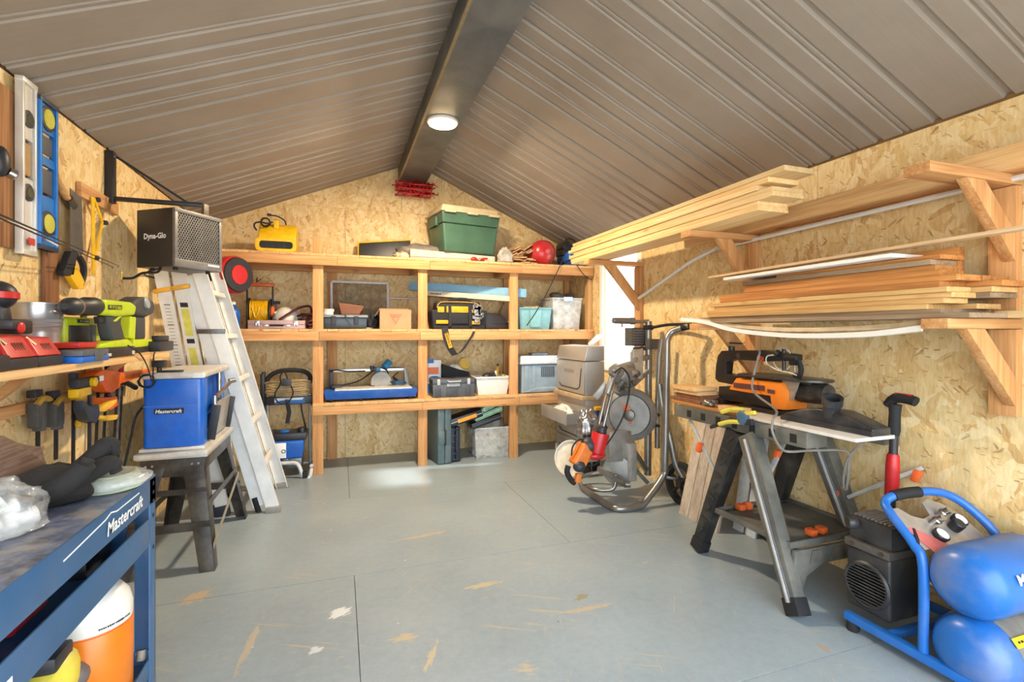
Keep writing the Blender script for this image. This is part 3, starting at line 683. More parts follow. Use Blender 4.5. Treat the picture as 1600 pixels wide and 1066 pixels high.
crumple('plastic_bag', 'small clear plastic bag of screws beside wooden shims on the top shelf', 'bag', clear, (SX(789, 4.69), 4.69, ZT+.05), (.075, .06, .10), 8.4, .3, n=26, m=16)
rg = random.Random(11); k = 0
for i in range(26):
    row = i//5; col = i % 5
    x = SX(803, 4.72)+.03+col*.038+rg.uniform(-.015, .015); z = ZT+.012+row*.033+rg.uniform(0, .004); y = 4.70+rg.uniform(0, .06)+row*.012
    rt = (rg.uniform(-.04, .04)+(0.1 if row > 1 else 0), (-.55 if row > 2 else rg.uniform(-.12, .12)), rg.uniform(-.3, .3))
    tag(MB().cbox((x, y+.06, z+(col*.012 if row > 2 else 0)), (.07, .22, .012), rt).build('wooden_shim', wood('shim_wood', ('#9c6f46', '#c09468', '#d8b48a'), 'y', False), None, .0015, seg=1), 'short wooden shim in the heap beside the red tank', 'shim', 'heap of wooden shims on the top shelf')
Y0 = 4.70; c = at(851, 393, Y=Y0); r = .5*(SX(870, Y0)-SX(832, Y0)); red_tank = plain('red_tank_paint', '#b8252c', .28, var=.1, dust=.25)
t = thing('red_tank', 'round red pressure tank lying end-on at the right of the top shelf', 'tank', (c.x, Y0+.16, ZT))
r = max(r, (SZ(851, 374, Y0)-SZ(851, 413, Y0))/2)
wp(MB().lathe([(r*.02, -.055), (r*.35, -.05), (r*.7, -.03), (r*.93, .005), (r, .05), (r, .26), (r*.9, .31), (r*.5, .35), (.001, .36)], (c.x, Y0, ZT+r), (0, 1, 0), 32), 'shell', red_tank, t)
wp(MB().lathe([(.024, -.068), (.026, -.05), (.02, -.04)], (c.x+.01, Y0, ZT+r), (0, 1, 0)).cyl((c.x+.01, Y0-.075, ZT+r), (c.x+.01, Y0-.06, ZT+r), .012), 'end_fitting', plain('red_fitting', '#d4646a', .3), t)
for s in (-1, 1): wp(MB().box(c.x+s*.09-.01, c.x+s*.09+.01, Y0+.05, Y0+.22, ZT, ZT+.03), 'foot', red_tank, t, .003)
Y0 = 4.70; c = at(896, 402, Y=Y0)
t = thing('small_air_compressor', 'small blue round-ended compressor with black pump by the lumber', 'compressor', (c.x, Y0+.12, ZT))
blue_tank = plain('blue_tank_paint', '#1f66c4', .3, var=.1, dust=.4)
wp(MB().lathe([(.002, -.02), (.05, -.012), (.085, .02), (.092, .06), (.092, .26), (.05, .31), (.001, .315)], (c.x+.02, Y0, ZT+.105), (0, 1, 0), 28), 'tank', blue_tank, t)
wp(MB().box(c.x-.09, c.x+.01, Y0+.06, Y0+.25, ZT+.13, ZT+.22).cyl((c.x-.06, Y0+.03, ZT+.225), (c.x-.06, Y0+.2, ZT+.225), .05).cyl((c.x+.02, Y0+.08, ZT+.2), (c.x+.02, Y0+.2, ZT+.25), .035), 'pump', black_pl, t, .006)
wp(MB().tube([(c.x-.09, Y0+.03, ZT+.2), (c.x-.06, Y0+.02, ZT+.29), (c.x+.02, Y0+.02, ZT+.275), (c.x+.06, Y0+.03, ZT+.18), (c.x, Y0, ZT+.09), (c.x-.1, Y0+.02, ZT+.04)], .008, sub=5), 'hose', rubber, t)
wp(MB().box(c.x-.13, c.x+.09, Y0-.05, Y0+.26, ZT, ZT+.012), 'base_tray', pale, t, .002)
# black cable looped down from the top shelf
pts = [at(884, 372, Y=4.66), at(884, 392, Y=4.62), at(872, 422, Y=4.58), at(856, 455, Y=4.58), at(838, 487, Y=4.6), at(823, 509, Y=4.64)]
pts[0].z = max(pts[0].z, ZT+.05)
tag(MB().tube(pts, .005, sub=6).build('hanging_cable', rubber), 'thin black cable hanging down from the top shelf across the teal bin', 'cable')
tag(MB().tube([at(893, 400, Y=4.60), at(903, 417, Y=4.585), at(914, 431, Y=4.585), at(925, 438, Y=4.63)], .004, sub=5).build('hanging_cable', rubber), 'short black wire drooping over the right end of the top rail', 'cable')

# ------------------------------------------------------------------ on the middle shelf
# red cord reel hung at the left end
Y0 = 4.80; c = at(362, 430, Y=4.50)
t = thing('cord_reel', 'round red and black hose reel above the ladder at the left wall', 'reel', (c.x, 4.52, c.z-.2))
ax = Vector((.8, -.6, 0))
wp(MB().lathe([(.02, -.05), (.135, -.05), (.15, -.03), (.15, .05), (.135, .07), (.02, .07)], c, ax, 36), 'red_casing', plain('red_casing_paint', '#c4262b', .35), t, .004)
wp(MB().lathe([(.085, .068), (.14, .068), (.135, .08), (.09, .08)], c, ax, 36), 'black_ring', black_pl, t)
wp(MB().lathe([(.001, .07), (.08, .07), (.075, .085), (.001, .088)], c, ax, 32), 'hub', red_pl, t)
wp(MB().lathe([(.02, -.05), (.02, -.1), (.03, -.1), (.03, -.25)], c, ax, 14).bar(c-ax*.25+Vector((0, 0, .05)), c-ax*.25-Vector((0, 0, .1)), .05, .02), 'wall_mount', black_mt, t)
text('REEL' if False else 'HOSE', t, white_print, c+ax*.089+Vector((.008, 0, 0)), (.6, .8, 0), (0, 0, 1), .016) if False else None
Y0 = 4.75; c = at(368, 483, Y=Y0)
t = thing('blue_jug', 'small blue plastic jug behind the ladder on the middle shelf', 'jug', (c.x-.02, Y0, ZM))
MB().lathe([(.05, 0), (.055, .02), (.055, .14), (.04, .17), (.018, .19), (.018, .21)], n=20).build('body', blue_pl, t)
MB().lathe([(.022, .205), (.022, .225), (.015, .23)], n=16).build('cap', white_pl, t)
# yellow cord on a reel with orange handle
Y0 = 4.99; t = base_thing('extension_cord_reel', 'yellow extension cord wound on black reel with orange handle', 'cord reel', 408, Y0, ZM); ox = t.location.x
L, R_, rr = SX(391, Y0)-ox, SX(422, Y0)-ox, .13
MB().cyl((L-.012, 0, .15), (L, 0, .15), rr, n=28).cyl((R_, 0, .15), (R_+.012, 0, .15), rr*.95, n=28).cyl((L, 0, .15), (R_, 0, .15), .05).build('spool', black_pl, t, .002)
pts = []
for lay in range(2):
    q = coil((L+.006, 0, .15), .108-lay*.006, 11, (R_-L-.012)/11, 'x', .05, 18, 3+lay); pts.append(q)
g = MB()
for q in pts: g.tube(q, .0062, n=6)
g.tube([(L+.03, -.11, .19), (L+.06, -.118, .1), (L+.09, -.112, .2)], .006, sub=5)
g.build('yellow_cord', plain('yellow_cord_jacket', '#e7b30f', .4), t)
zt_ = SZ(408, 444, Y0)-ZM
g = MB()
for x in (L-.028, R_+.02): g.bar((x, .02, 0), (x, .02, zt_-.01), .012, .03, (0, 1, 0))
g.bar((L-.03, .02, .006), (R_+.03, .02, .006), .012, .12, (0, 1, 0)).build('stand_frame', black_mt, t, .002)
MB().box(L-.035, R_+.035, 0, .035, zt_-.02, zt_+.012).build('handle', orange_pl, t, .008)
MB().cyl((R_+.012, 0, .15), (R_+.04, 0, .15), .06, n=24).build('hub_cover', orange_pl, t, .006)
MB().bar((R_+.045, 0, .15), (R_+.045, -.01, .24), .018, .02).cyl((R_+.03, -.01, .24), (R_+.085, -.01, .24), .014).build('crank', black_pl, t, .003)
MB().tube([(L+.05, .02, zt_+.015), (L+.055, .015, zt_+.06), (L+.05, .01, zt_+.02), (L+.09, .01, zt_+.05)], .004, sub=4).build('wire_tie', black_pl, t)
# pinkish slim metal case at the front
Y0 = 4.625; a, b_ = SX(387, Y0), SX(476.5, Y0); hC = SZ(430, 500.5, Y0)-ZM
pinkm = plain('dusty_rose_metal', '#b08f88', .42, .3, var=.06)
t = thing('slim_case', 'slim dusty pink metal case lying at the front of the middle shelf', 'case', ((a+b_)/2, Y0+.1, ZM)); w = (b_-a)/2
MB().box(-w, w, -.1, .06, 0, hC*.5-.0005).build('bottom_shell', pinkm, t, .003); MB().box(-w, w, -.1, .06, hC*.5+.0005, hC).build('lid', pinkm, t, .003)
for s in (-1, 1):
    MB().box(s*w*.67-.016, s*w*.67+.016, -.106, -.1, hC*.45, hC*.95).box(s*w*.67-.016, s*w*.67-.006, -.108, -.1, hC*.35, hC*.7).box(s*w*.67+.006, s*w*.67+.016, -.108, -.1, hC*.35, hC*.7).build('latch', steel, t, .001)
    MB().box(s*w*.25-.018+s*.03, s*w*.25+.018+s*.03, -.106, -.1, hC*.28, hC*.5).build('handle_mount', steel, t, .001)
MB().tube([(-.05, -.105, hC*.4), (-.048, -.122, hC*.38), (.048, -.122, hC*.38), (.05, -.105, hC*.4)], .008).build('handle', black_pl, t)
# white hard hat
Y0 = 4.95; c = at(449, 495, Y=Y0)
t = thing('hard_hat', 'white hard hat with yellow liner behind the pink case', 'helmet', (c.x, Y0, ZM))
hatw = plain('off_white_shell', '#d9d3c8', .35, var=.08)
MB().ell((0, 0, .08), (.125, .13, .125), 24, 14, rot=(0, -.25, 0), f=lambda p: Vector((p.x, p.y, max(p.z, -.25)))).tube([(-.10, -.05, .14), (0, -.02, .19), (.1, 0, .165)], .012, sub=4).build('shell', hatw, t)
MB().lathe([(.13, .0), (.165, .002), (.165, .01), (.13, .02)], (0, -.01, .03), (.22, -.05, 1), 28).build('brim', hatw, t)
MB().ell((.03, -.12, .03), (.10, .05, .035), 14, 8).build('liner', plain('yellow_liner', '#d8cf2a', .5), t)
MB().tube(coil((-.09, -.125, .06), .02, 1, 0, 'y', 0, 12), .006).build('ratchet_knob', black_pl, t)
# maroon hose heap
g = MB(); rg = random.Random(2); Y0 = 4.90; c = at(478, 500, Y=Y0)
for i in range(5):
    pts = []
    for k in range(12):
        a_ = 2*math.pi*k/12; R2 = .05+.01*i+rg.uniform(-.012, .012)
        pts.append(Vector((c.x+R2*math.cos(a_)*1.0, Y0+.02+.8*R2*math.sin(a_), ZM+.02+.025*i+.012*math.sin(a_*2+i)+rg.uniform(0, .008))))
    g.tube(pts, .011, sub=3, closed=True)
g.tube([at(436, 500, Y=4.80), at(450, 491, Y=4.80), at(468, 481, Y=4.81), at(484, 479, Y=4.84), at(487, 490, Y=4.88)], .011, sub=5)
tag(g.build('air_hose', plain('maroon_rubber', '#4e1c1f', .4)), 'dark maroon air hose coiled beside the hard hat', 'hose')
# window screen
Y0 = 5.06; a, b_ = at(518, 440, Y=Y0), at(606, 443, Y=Y0)
t = thing('insect_screen', 'framed grey insect screen standing behind the brown block', 'screen', ((a.x+b_.x)/2, Y0, ZM))
scr = film('screen_mesh', '#5d5a54', .8, .42)
g = MB(); zt1, zt2 = a.z, b_.z
g.bar((a.x, Y0, ZM), (a.x, Y0, zt1), .022, .012, (0, 1, 0)).bar((b_.x, Y0, ZM), (b_.x, Y0, zt2), .022, .012, (0, 1, 0)).bar((a.x, Y0, zt1), (b_.x, Y0, zt2), .012, .022).bar((a.x, Y0, ZM+.011), (b_.x, Y0, ZM+.011), .012, .022)
wp(g, 'frame', plain('pale_grey_frame', '#c3c2bd', .5), t, .001)
wp(MB()._add([(a.x, Y0, ZM), (b_.x, Y0, ZM), (b_.x, Y0, zt2), (a.x, Y0, zt1)], [(0, 1, 2, 3)]), 'mesh', scr, t)
# dark organiser case, tape rolls and brown block on it
Y0 = 4.70; a, b_ = SX(503, Y0), SX(574, Y0)
navy = plain('smoky_navy_plastic', '#2d3640', .3, var=.12)
t = thing('organiser_case', 'dark navy plastic organiser case on the middle shelf', 'case', ((a+b_)/2, Y0+.14, ZM)); w = (b_-a)/2; h = SZ(540, 492, Y0)-ZM
MB().taper(-w, w, -.14, .14, .003, h*.8, .97).build('tray', navy, t, .008); MB().box(-w-.006, w+.006, -.146, .146, h*.8+.001, h).build('lid', plain('grey_clear_lid', '#7d8286', .25), t, .005)
for s in (-.5, .5): MB().box(s*w-.02, s*w+.02, -.152, -.14, h*.3, h*.9).build('latch', black_pl, t, .003)
MB().strip([(-.03, -.13, h+.002), (0, -.15, h+.002), (.02, -.155, h*.6), (.06, -.15, .01)], .014, .003, (1, 0, 0)).build('strap', black_pl, t)
tp = plain('white_tape', '#ded8cd', .7); ct = (SX(512, 4.74), 4.76, ZM+h)
for i in range(2):
    o = tag(MB().lathe([(.024, 0), (.047, 0), (.048, .004), (.048, .021), (.047, .025), (.024, .025), (.024, 0)], (ct[0]+i*.006, ct[1], ct[2]+i*.026+.0005), (0, 0, 1), 24).build('tape_roll', tp), ('lower' if i == 0 else 'upper')+' white tape roll stacked on the dark organiser case', 'tape')
Y0 = 4.77; a, b_ = SX(528, Y0), SX(570, Y0); zb = ZM+h+.001; zc_ = SZ(545, 473, Y0)
tag(MB().hexa([(a+.03, Y0, zb), (b_-.05, Y0, zb), (b_-.03, Y0+.11, zb), (a+.01, Y0+.11, zb), (a, Y0, zc_), (b_, Y0, zc_-.03), (b_, Y0+.11, zc_-.03), (a, Y0+.11, zc_)]).build('wood_block', wood('red_brown_wood', ('#5a2f18', '#7f4a26', '#9b6238'), 'x', False, .5), None, .008, 3), 'reddish brown wooden block on the dark organiser case', 'block')
# black strap-and-glove bundle
crumple('black_gloves', 'bundle of black gloves beside the cardboard box', 'gloves', plain('black_cloth', '#1d1e22', .8, bump=.3), (SX(582, 4.84), 4.86, ZM+.055), (.07, .06, .10), 12.3, .42, n=28, m=18)
# cardboard box with a printed triangle
Y0 = 4.68; a, b_ = SX(594, Y0), SX(643, Y0); h = SZ(618, 484, Y0)-ZM
t = thing('cardboard_box', 'open cardboard box with red triangle print on the middle shelf', 'box', ((a+b_)/2, Y0+.11, ZM), -.03); w = (b_-a)/2
MB().shell(-w, w, -.11, .11, 0, h, 1.0, .004).build('carton', card, t)
MB().hexa([(-w, -.11, h), (-w, .11, h), (-w-.004, .11, h), (-w-.004, -.11, h), (-w-.04, -.10, h-.06), (-w-.04, .1, h-.06), (-w-.044, .1, h-.06), (-w-.044, -.1, h-.06)]).build('flap', card, t)
MB().box(-w+.004, w-.004, .105, .109, h, h+.02).build('flap', card, t)
def ring_tri(s0, s1): return [(s0*math.sin(k*2*math.pi/3+math.pi), s0*math.cos(k*2*math.pi/3+math.pi)) for k in range(3)], [(s1*math.sin(k*2*math.pi/3+math.pi), s1*math.cos(k*2*math.pi/3+math.pi)) for k in range(3)]
g = MB(); ringprism(g, *ring_tri(.062, .054), (0, -.1105, h*.58), Xv, Zv, (0, -.0006, 0)); ringprism(g, *ring_tri(.040, .034), (0, -.1105, h*.58), Xv, Zv, (0, -.0006, 0)); g.box(-.02, .02, -.1112, -.1104, h*.6, h*.64)
g.build('triangle_print', plain('faded_red_print', '#b5614a', .8), t)
tag(MB().cyl(at(610, 466, Y=5.04), at(657, 467, Y=5.04), .008).build('steel_rod', steel), 'thin steel rod lying across to the shelf post behind the box', 'rod')
# light blue beam box and white carton
Y0 = 4.95; a, b_ = at(640, 447, Y=5.05), at(822, 459, Y=4.72)
lb = plain('light_blue_paint', '#7fb0cf', .5, var=.05)
tag(MB().bar(a, b_, .09, .085).build('blue_beam', lb, None, .003), 'long light blue boxed beam lying across the shelf posts', 'beam')
a, b_ = at(667, 457, Y=4.98), at(797, 466, Y=4.72)
t = thing('long_carton', 'long flat white cardboard carton under the light blue beam', 'carton', ((a.x+b_.x)/2, 4.85, min(a.z, b_.z)-.03))
wp(MB().bar(a-Vector((0, 0, .012)), b_-Vector((0, 0, .012)), .16, .05), 'box', plain('white_card', '#cfc3ae', .8, var=.06), t, .002)
d = (b_-a).normalized(); nrm = d.cross(Zv).normalized()
fine_print(t, black_print, a+d*.10+nrm*.081-Vector((0, 0, .014)), d, Vector((0, 0, 1)), .11, .012, 7, 3)
# black and yellow tool bag
Y0 = 4.66; a, b_ = SX(674, Y0), SX(762, Y0); h = SZ(718, 470, Y0)-ZM; blk = plain('black_canvas', '#23242a', .8, bump=.3, scale=60); yel = plain('yellow_canvas', '#d9a31a', .7)
t = thing('tool_bag', 'black and yellow canvas tool bag with strap hanging off the middle shelf', 'bag', ((a+b_)/2, Y0+.13, ZM)); w = (b_-a)/2
MB().taper(-w, w, -.12, .13, 0, h*.68, .93).build('body', blk, t, .02, 3)
MB().prism([(-.12, h*.66), (.13, h*.66), (.07, h*.98), (-.05, h*.98)], (-w*.8, 0, 0), Yv, Zv, (w*1.6, 0, 0)).build('top_flap', blk, t, .018, 3)
MB().box(-w*.92, w*.92, -.128, .13, 0, .035).build('base', rubber, t, .008)
MB().box(-w*.42, w*.30, -.136, -.12, .05, h*.56).build('front_pocket', blk, t, .008)
g = MB()
for i in range(10): g.box(-w*.40+i*w*.07, -w*.40+i*w*.07+.008, -.142, -.134, .055, h*.36)
g.build('tool_loops', black_pl, t, .002)
for x0, x1, z0, z1, yy in ((-w*.47, w*.30, h*.58, h*.80, -.115), (-w*.78, -w*.55, h*.58, h*.78, -.115), (w*.42, w*.60, h*.58, h*.70, -.115), (-w*.84, -w*.42, .05, .085, -.128), (w*.32, w*.72, .045, .08, -.128)):
    MB().box(x0, x1, yy-.012, yy+.01, z0, z1).build('yellow_panel', yel, t, .005)
for s in (-1, 1): MB().strip([(s*w*.36-.0, -.142, .03), (s*w*.36, -.142, h*.55), (s*w*.36, -.13, h*.82)], .03, .004, (1, 0, 0)).build('webbing', blk, t)
MB().tube([(-w*.78, -.09, h*.72), (-w*.7, -.08, h*.9), (-w*.45, -.07, h*.96), (w*.55, -.07, h*.94), (w*.75, -.08, h*.8), (w*.82, -.09, h*.66)], .006, sub=5).build('zip_piping', plain('tan_piping', '#b08b3a', .5), t)
MB().tube([(-w*.3, -.05, h*.97), (-w*.2, -.06, h*1.06), (w*.3, -.06, h*1.07), (w*.45, -.05, h*.96)], .014, sub=4).build('carry_handle', blk, t)
rg = random.Random(3); g = MB()
for i in range(9): g.box(w*.42+rg.uniform(0, .10), w*.47+rg.uniform(0, .10), -.155, -.125, .06+.03*i*.6, .085+.03*i*.6+rg.uniform(0, .04))
g.build('side_tools', plain('mixed_bits', '#8f8d8c', .4, .5, var=.6, scale=70), t, .003)
oy = Y0+.13
s1 = [at(695, 517, Y=4.595), at(698, 530, Y=4.59), at(704, 545, Y=4.59), at(711, 555, Y=4.60)]
s2 = [at(711, 555, Y=4.60), at(721, 549, Y=4.60), at(731, 535, Y=4.595), at(740, 520, Y=4.595)]
st1 = wp(MB().strip(smooth_path([Vector((s1[0].x-.01, 4.64, ZM+.012)), s1[0]+Vector((0, 0, .015))]+s1[1:], 5), .06, .006, (1, 0, .25)), 'strap_pad', blk, t)
wp(MB().strip(smooth_path(s2+[Vector((s2[-1].x+.01, 4.64, ZM+.012))], 5), .03, .004, (1, 0, .3)), 'shoulder_strap', blk, t)
d = (s1[2]-s1[0]).normalized(); side = Vector((d.z, 0, -d.x))*-1
m_ = (s1[0]+s1[2])/2+Vector((.004, -.006, 0))
wp(MB().bar(m_-d*.075, m_+d*.08, .034, .003, (0, 1, 0)), 'yellow_badge', yel, t)
text('DEWALT', t, black_print, m_+Vector((0, -.0025, 0)), d, Vector((-d.z, 0, d.x)), .019, width=.12, bold=.01)
# black case beside the bag
Y0 = 4.72; a, b_ = SX(762, Y0), SX(796, Y0)
t = thing('drill_case', 'black moulded case with sloping top beside the tool bag', 'case', ((a+b_)/2, Y0+.1, ZM)); w = (b_-a)/2+.02
MB().prism([(-w, 0), (w, 0), (w, .07), (w*.2, .15), (-w, .165)], (0, -.08, 0), Xv, Zv, (0, .2, 0)).build('shell', plain('worn_black_plastic', '#26211f', .4), t, .012, 3)
MB().box(-w*.6, w*.9, -.09, -.078, .06, .075).build('seam_lip', black_pl, t, .003)
MB().tube([(w*.75, -.085, .075), (w*.95, -.1, .06), (w*.95, -.1, .0131)], .007).build('handle', dark_steel, t)
crumple('folded_cardboard', 'folded brown cardboard standing behind the black case', 'cardboard', card, (SX(789, 4.98), 4.99, ZM+.10), (.07, .04, .16), 4.4, .12, n=16, m=10)
# teal bin and clear bin
Y0 = 4.70; a, b_ = SX(811, Y0), SX(862, Y0); h = SZ(838, 481, Y0)-ZM; teal = plain('teal_plastic', '#7fb2b8', .4, var=.08)
t = thing('teal_bin', 'teal open plastic bin on the middle shelf beside the clear bin', 'bin', ((a+b_)/2, Y0+.17, ZM)); w = (b_-a)/2
MB().shell(-w, w, -.17, .17, 0, h, .88, .005).build('tub', teal, t, .004)
g = MB(); ringprism(g, rrect(-w-.012, w+.012, -.182, .182, .02), rrect(-w+.002, w-.002, -.168, .168, .012), (0, 0, h-.012), Xv, Yv, (0, 0, .014)); g.build('rim', teal, t, .003)
MB().taper(-w*.35, w*.35, -.178, -.15, .02, h-.02, .9).build('front_rib', teal, t, .006)
MB().box(-w*.6, w*.2, -.1, .05, h*.35, h*1.08).build('contents_box', plain('tan_card', '#c9a77a', .8), t, .004); MB().ell((-.04, -.06, h*.98), (.05, .04, .03)).build('yellow_rag', plain('yellow_rag', '#d2c43c', .8), t); MB().ell((.07, -.03, h*.9), (.05, .06, .05)).build('filler', plain('tan_card', '#c9a77a', .8), t)
clearbin = film('clear_bin', '#e2e4e3', .25, .5)
Y0 = 4.70; a, b_ = SX(864, Y0), SX(910, Y0); h = SZ(885, 466, Y0)-ZM
t = thing('clear_bin', 'tall clear plastic bin with dark cloth on top at the shelf end', 'bin', ((a+b_)/2, Y0+.16, ZM)); w = (b_-a)/2
MB().shell(-w, w, -.15, .17, 0, h, .86, .004).build('tub', clearbin, t, .003)
g = MB(); ringprism(g, rrect(-w-.014, w+.014, -.164, .184, .02), rrect(-w+.002, w-.002, -.148, .168, .012), (0, 0, h-.01), Xv, Yv, (0, 0, .014)); g.build('rim', clearbin, t, .003)
MB().box(-w*.3, w*.3, -.176, -.15, h-.035, h+.012).build('handle', plain('pale_blue_plastic', '#b9c8d8', .4), t, .006)
MB().taper(-w*.82, w*.82, -.12, .14, .012, h*.8, .86).build('contents', plain('mixed_white_goods', '#c9c4bb', .7, var=.35, scale=25), t, .02)
MB().ell((-.04, .02, h+.03), (.09, .06, .04), rot=(0, .2, 0)).ell((.09, .03, h+.035), (.07, .05, .035), rot=(0, -.3, 0)).build('black_items', plain('charcoal_cloth', '#55524f', .7), t)

# ------------------------------------------------------------------ on the lower shelf
blue_eq = plain('bright_blue_enamel', '#1259b4', .35, var=.1, dust=.12)
Y0 = 4.64; a, b_ = SX(506, Y0), SX(653, Y0)
t = thing('tile_saw', 'blue wet tile saw with overhead rail and grey blade guard on the lower shelf', 'tile saw', ((a+b_)/2, Y0+.22, ZL)); w = (b_-a)/2
MB().taper(-w, w, -.22, .2, .02, .095, .96, .92).build('water_tray', blue_eq, t, .006)
MB().box(-w+.09, w-.05, -.19, .17, .0952, .108).build('table', plain('white_alloy', '#d6d4ce', .4, .3), t, .003)
g = MB()
for x in (-w+.06, -.1, w-.07):
    for y in (-.2, .16): g.cyl((x, y, 0), (x, y, .022), .014)
g.build('feet', rubber, t)
MB().box(-w+.035, -w+.075, .04, .08, .09, .27).box(-w+.06, -w+.15, -.04, .06, .1, .13).build('end_post', black_pl, t, .006)
MB().hexa([(w-.085, .03, .09), (w-.04, .03, .09), (w-.04, .09, .09), (w-.085, .09, .09), (w-.10, .03, .265), (w-.07, .03, .265), (w-.07, .08, .265), (w-.10, .08, .265)]).build('end_post', plain('grey_casting', '#8f8f8d', .45, .3), t, .006)
MB().box(-w+.05, w-.07, .045, .055, .245, .27).box(-w+.05, w-.07, .068, .078, .245, .27).build('guide_rail', alu, t, .002)
hc = Vector((.095, .02, .17))
MB().prism([(p_[0], p_[1]) for p_ in arc(0, 0, .095, 0, math.pi, 16)]+[(-.095, -.035), (.095, -.035)], hc+Vector((0, -.03, -.02)), Xv, Zv, (0, .06, 0)).build('blade_guard', plain('grey_guard', '#9c9993', .5, .2), t, .006)
MB().cyl(hc+Vector((0, -.034, -.03)), hc+Vector((0, -.031, -.03)), .07, n=28).build('blade', plain('dull_blade', '#8e8a84', .5, .4), t)
MB().cyl(hc+Vector((.03, .02, .11)), hc+Vector((.085, .05, .165)), .034, n=18).box(.02, .09, .02, .09, .245, .285).build('motor', plain('teal_motor', '#2f7fb0', .4), t, .006)
MB().box(.0, .05, .0, .1, .24, .285).cyl((.01, -.01, .27), (.01, -.01, .30), .02).build('carriage', black_pl, t, .005)
MB().tube([(-w+.05, .03, .25), (-w+.1, .02, .268), (-.2, .03, .25), (-.05, .03, .25)], .006, sub=5).tube([(-w+.13, -.0, .12), (-.25, -.02, .13), (-.12, -.02, .16), (-.02, 0, .22), (.03, .0, .26)], .007, sub=5).tube([(.09, .05, .28), (.15, .03, .25), (.17, .02, .18), (.19, -.02, .14), (.24, .0, .16), (.2, .02, .19), (.26, 0, .15), (.33, -.02, .13)], .006, sub=5).tube([(w-.09, .06, .27), (.2, .06, .275), (.1, .06, .27)], .005, sub=4).tube([(w-.15, .0, .24), (w-.2, .0, .19), (w-.17, .0, .13)], .005, sub=4).build('cord', rubber, t)
MB().tube(coil((.25, -.02, .118), .05, 3, .012, 'z', .15, 12), .006).build('coiled_lead', plain('blue_lead', '#2c567c', .5), t)
# printed sack
Y0 = 4.88; a, b_ = SX(668, Y0), SX(690, Y0); h = SZ(680, 562, Y0)-ZL
t = thing('printed_sack', 'white and blue sack with orange band beside the shelf post', 'sack', ((a+b_)/2, Y0+.05, ZL)); w = (b_-a)/2
def puff(p): return Vector((p.x, p.y, p.z))
MB().taper(-w, w, -.04, .05, 0, h, 1.06).build('paper_sack', white_pl, t, .02, 3)
MB().box(-w*1.06, w*1.06, -.0445, -.040, h*.05, h*.32).build('blue_print', plain('blue_print', '#1e6fc0', .5), t); MB().box(-w*1.03, w*.6, -.0445, -.04, h*.58, h*.78).build('orange_print', orange_pl, t); MB().ell((0, -.042, h*.45), (w*.8, .004, .03), 16, 6).build('blue_oval', plain('blue_print', '#1e6fc0', .5), t)
MB().box(-w*1.0, -w*.1, -.0445, -.03, h*.9, h*1.005).build('blue_corner', plain('blue_print', '#1e6fc0', .5), t)
# grey toolbox
Y0 = 4.64; a, b_ = SX(676, Y0), SX(742, Y0); h = SZ(710, 592, Y0)-ZL; slate = plain('slate_plastic', '#53565c', .45)
t = thing('toolbox', 'slate grey plastic toolbox at the front of the lower shelf', 'toolbox', ((a+b_)/2, Y0+.1, ZL)); w = (b_-a)/2
MB().taper(-w, w, -.1, .1, 0, h*.72, .97).build('body', slate, t, .006); MB().box(-w, w, -.1, .1, h*.73, h*.98).build('lid', slate, t, .008)
for x0, x1 in ((-w*.87, -w*.62), (-w*.36, w*.2), (w*.55, w*.8)): MB().box(x0, x1, -.106, -.098, .012, h*.5).build('recess_panel', plain('dark_slate', '#41444a', .5), t, .003)
for s in (-.72, .7): MB().box(s*w-.014, s*w+.014, -.11, -.095, h*.68, h*1.0).build('latch', plain('pale_grey_plastic', '#b9bbc0', .4), t, .003)
MB().tube([(-.06, -.1, h*.9), (-.058, -.122, h*.86), (.058, -.122, h*.86), (.06, -.1, h*.9)], .007).build('handle', plain('pale_grey_plastic', '#b9bbc0', .4), t)
MB().box(-w*.33, w*.28, -.108, -.1, h*.6, h*.74).build('label', plain('silver_label', '#b3b4b6', .4), t); text('STORAGE' if False else 'TOOL BOX', t, black_print, (-w*.02, -.1085, h*.67), (1, 0, 0), (0, 0, 1), .012, world=False) if False else None
# black soft basket with rags and sponge
Y0 = 4.86; a, b_ = SX(692, Y0), SX(733, Y0); h = SZ(705, 569, Y0)-ZL
t = thing('fabric_basket', 'black fabric basket holding white cloth behind the grey toolbox', 'basket', ((a+b_)/2, Y0+.1, ZL)); w = (b_-a)/2
MB().hexa([(-w, -.09, 0), (w, -.09, 0), (w, .1, 0), (-w, .1, 0), (-w*1.05, -.1, h), (w*1.05, -.1, h*.72), (w*1.05, .11, h*.72), (-w*1.05, .11, h)]).build('basket', plain('black_mesh_cloth', '#1f1e20', .8, bump=.4, scale=80), t, .01)
MB().ell((.03, -.03, h*.82), (w*.75, .07, .05), rot=(0, .25, 0)).build('white_cloth', plain('white_cloth', '#dfdcd4', .8, bump=.4), t)
c = at(725, 569, Y=4.9)
tag(MB().lathe([(.001, -.025), (.055, -.025), (.062, -.015), (.062, .015), (.055, .025), (.001, .025)], c, (.3, -1, .45), 24).build('sponge', plain('yellow_sponge', '#d9b45c', .9, bump=.6, scale=70)), 'round yellow sponge propped on the black fabric basket', 'sponge')
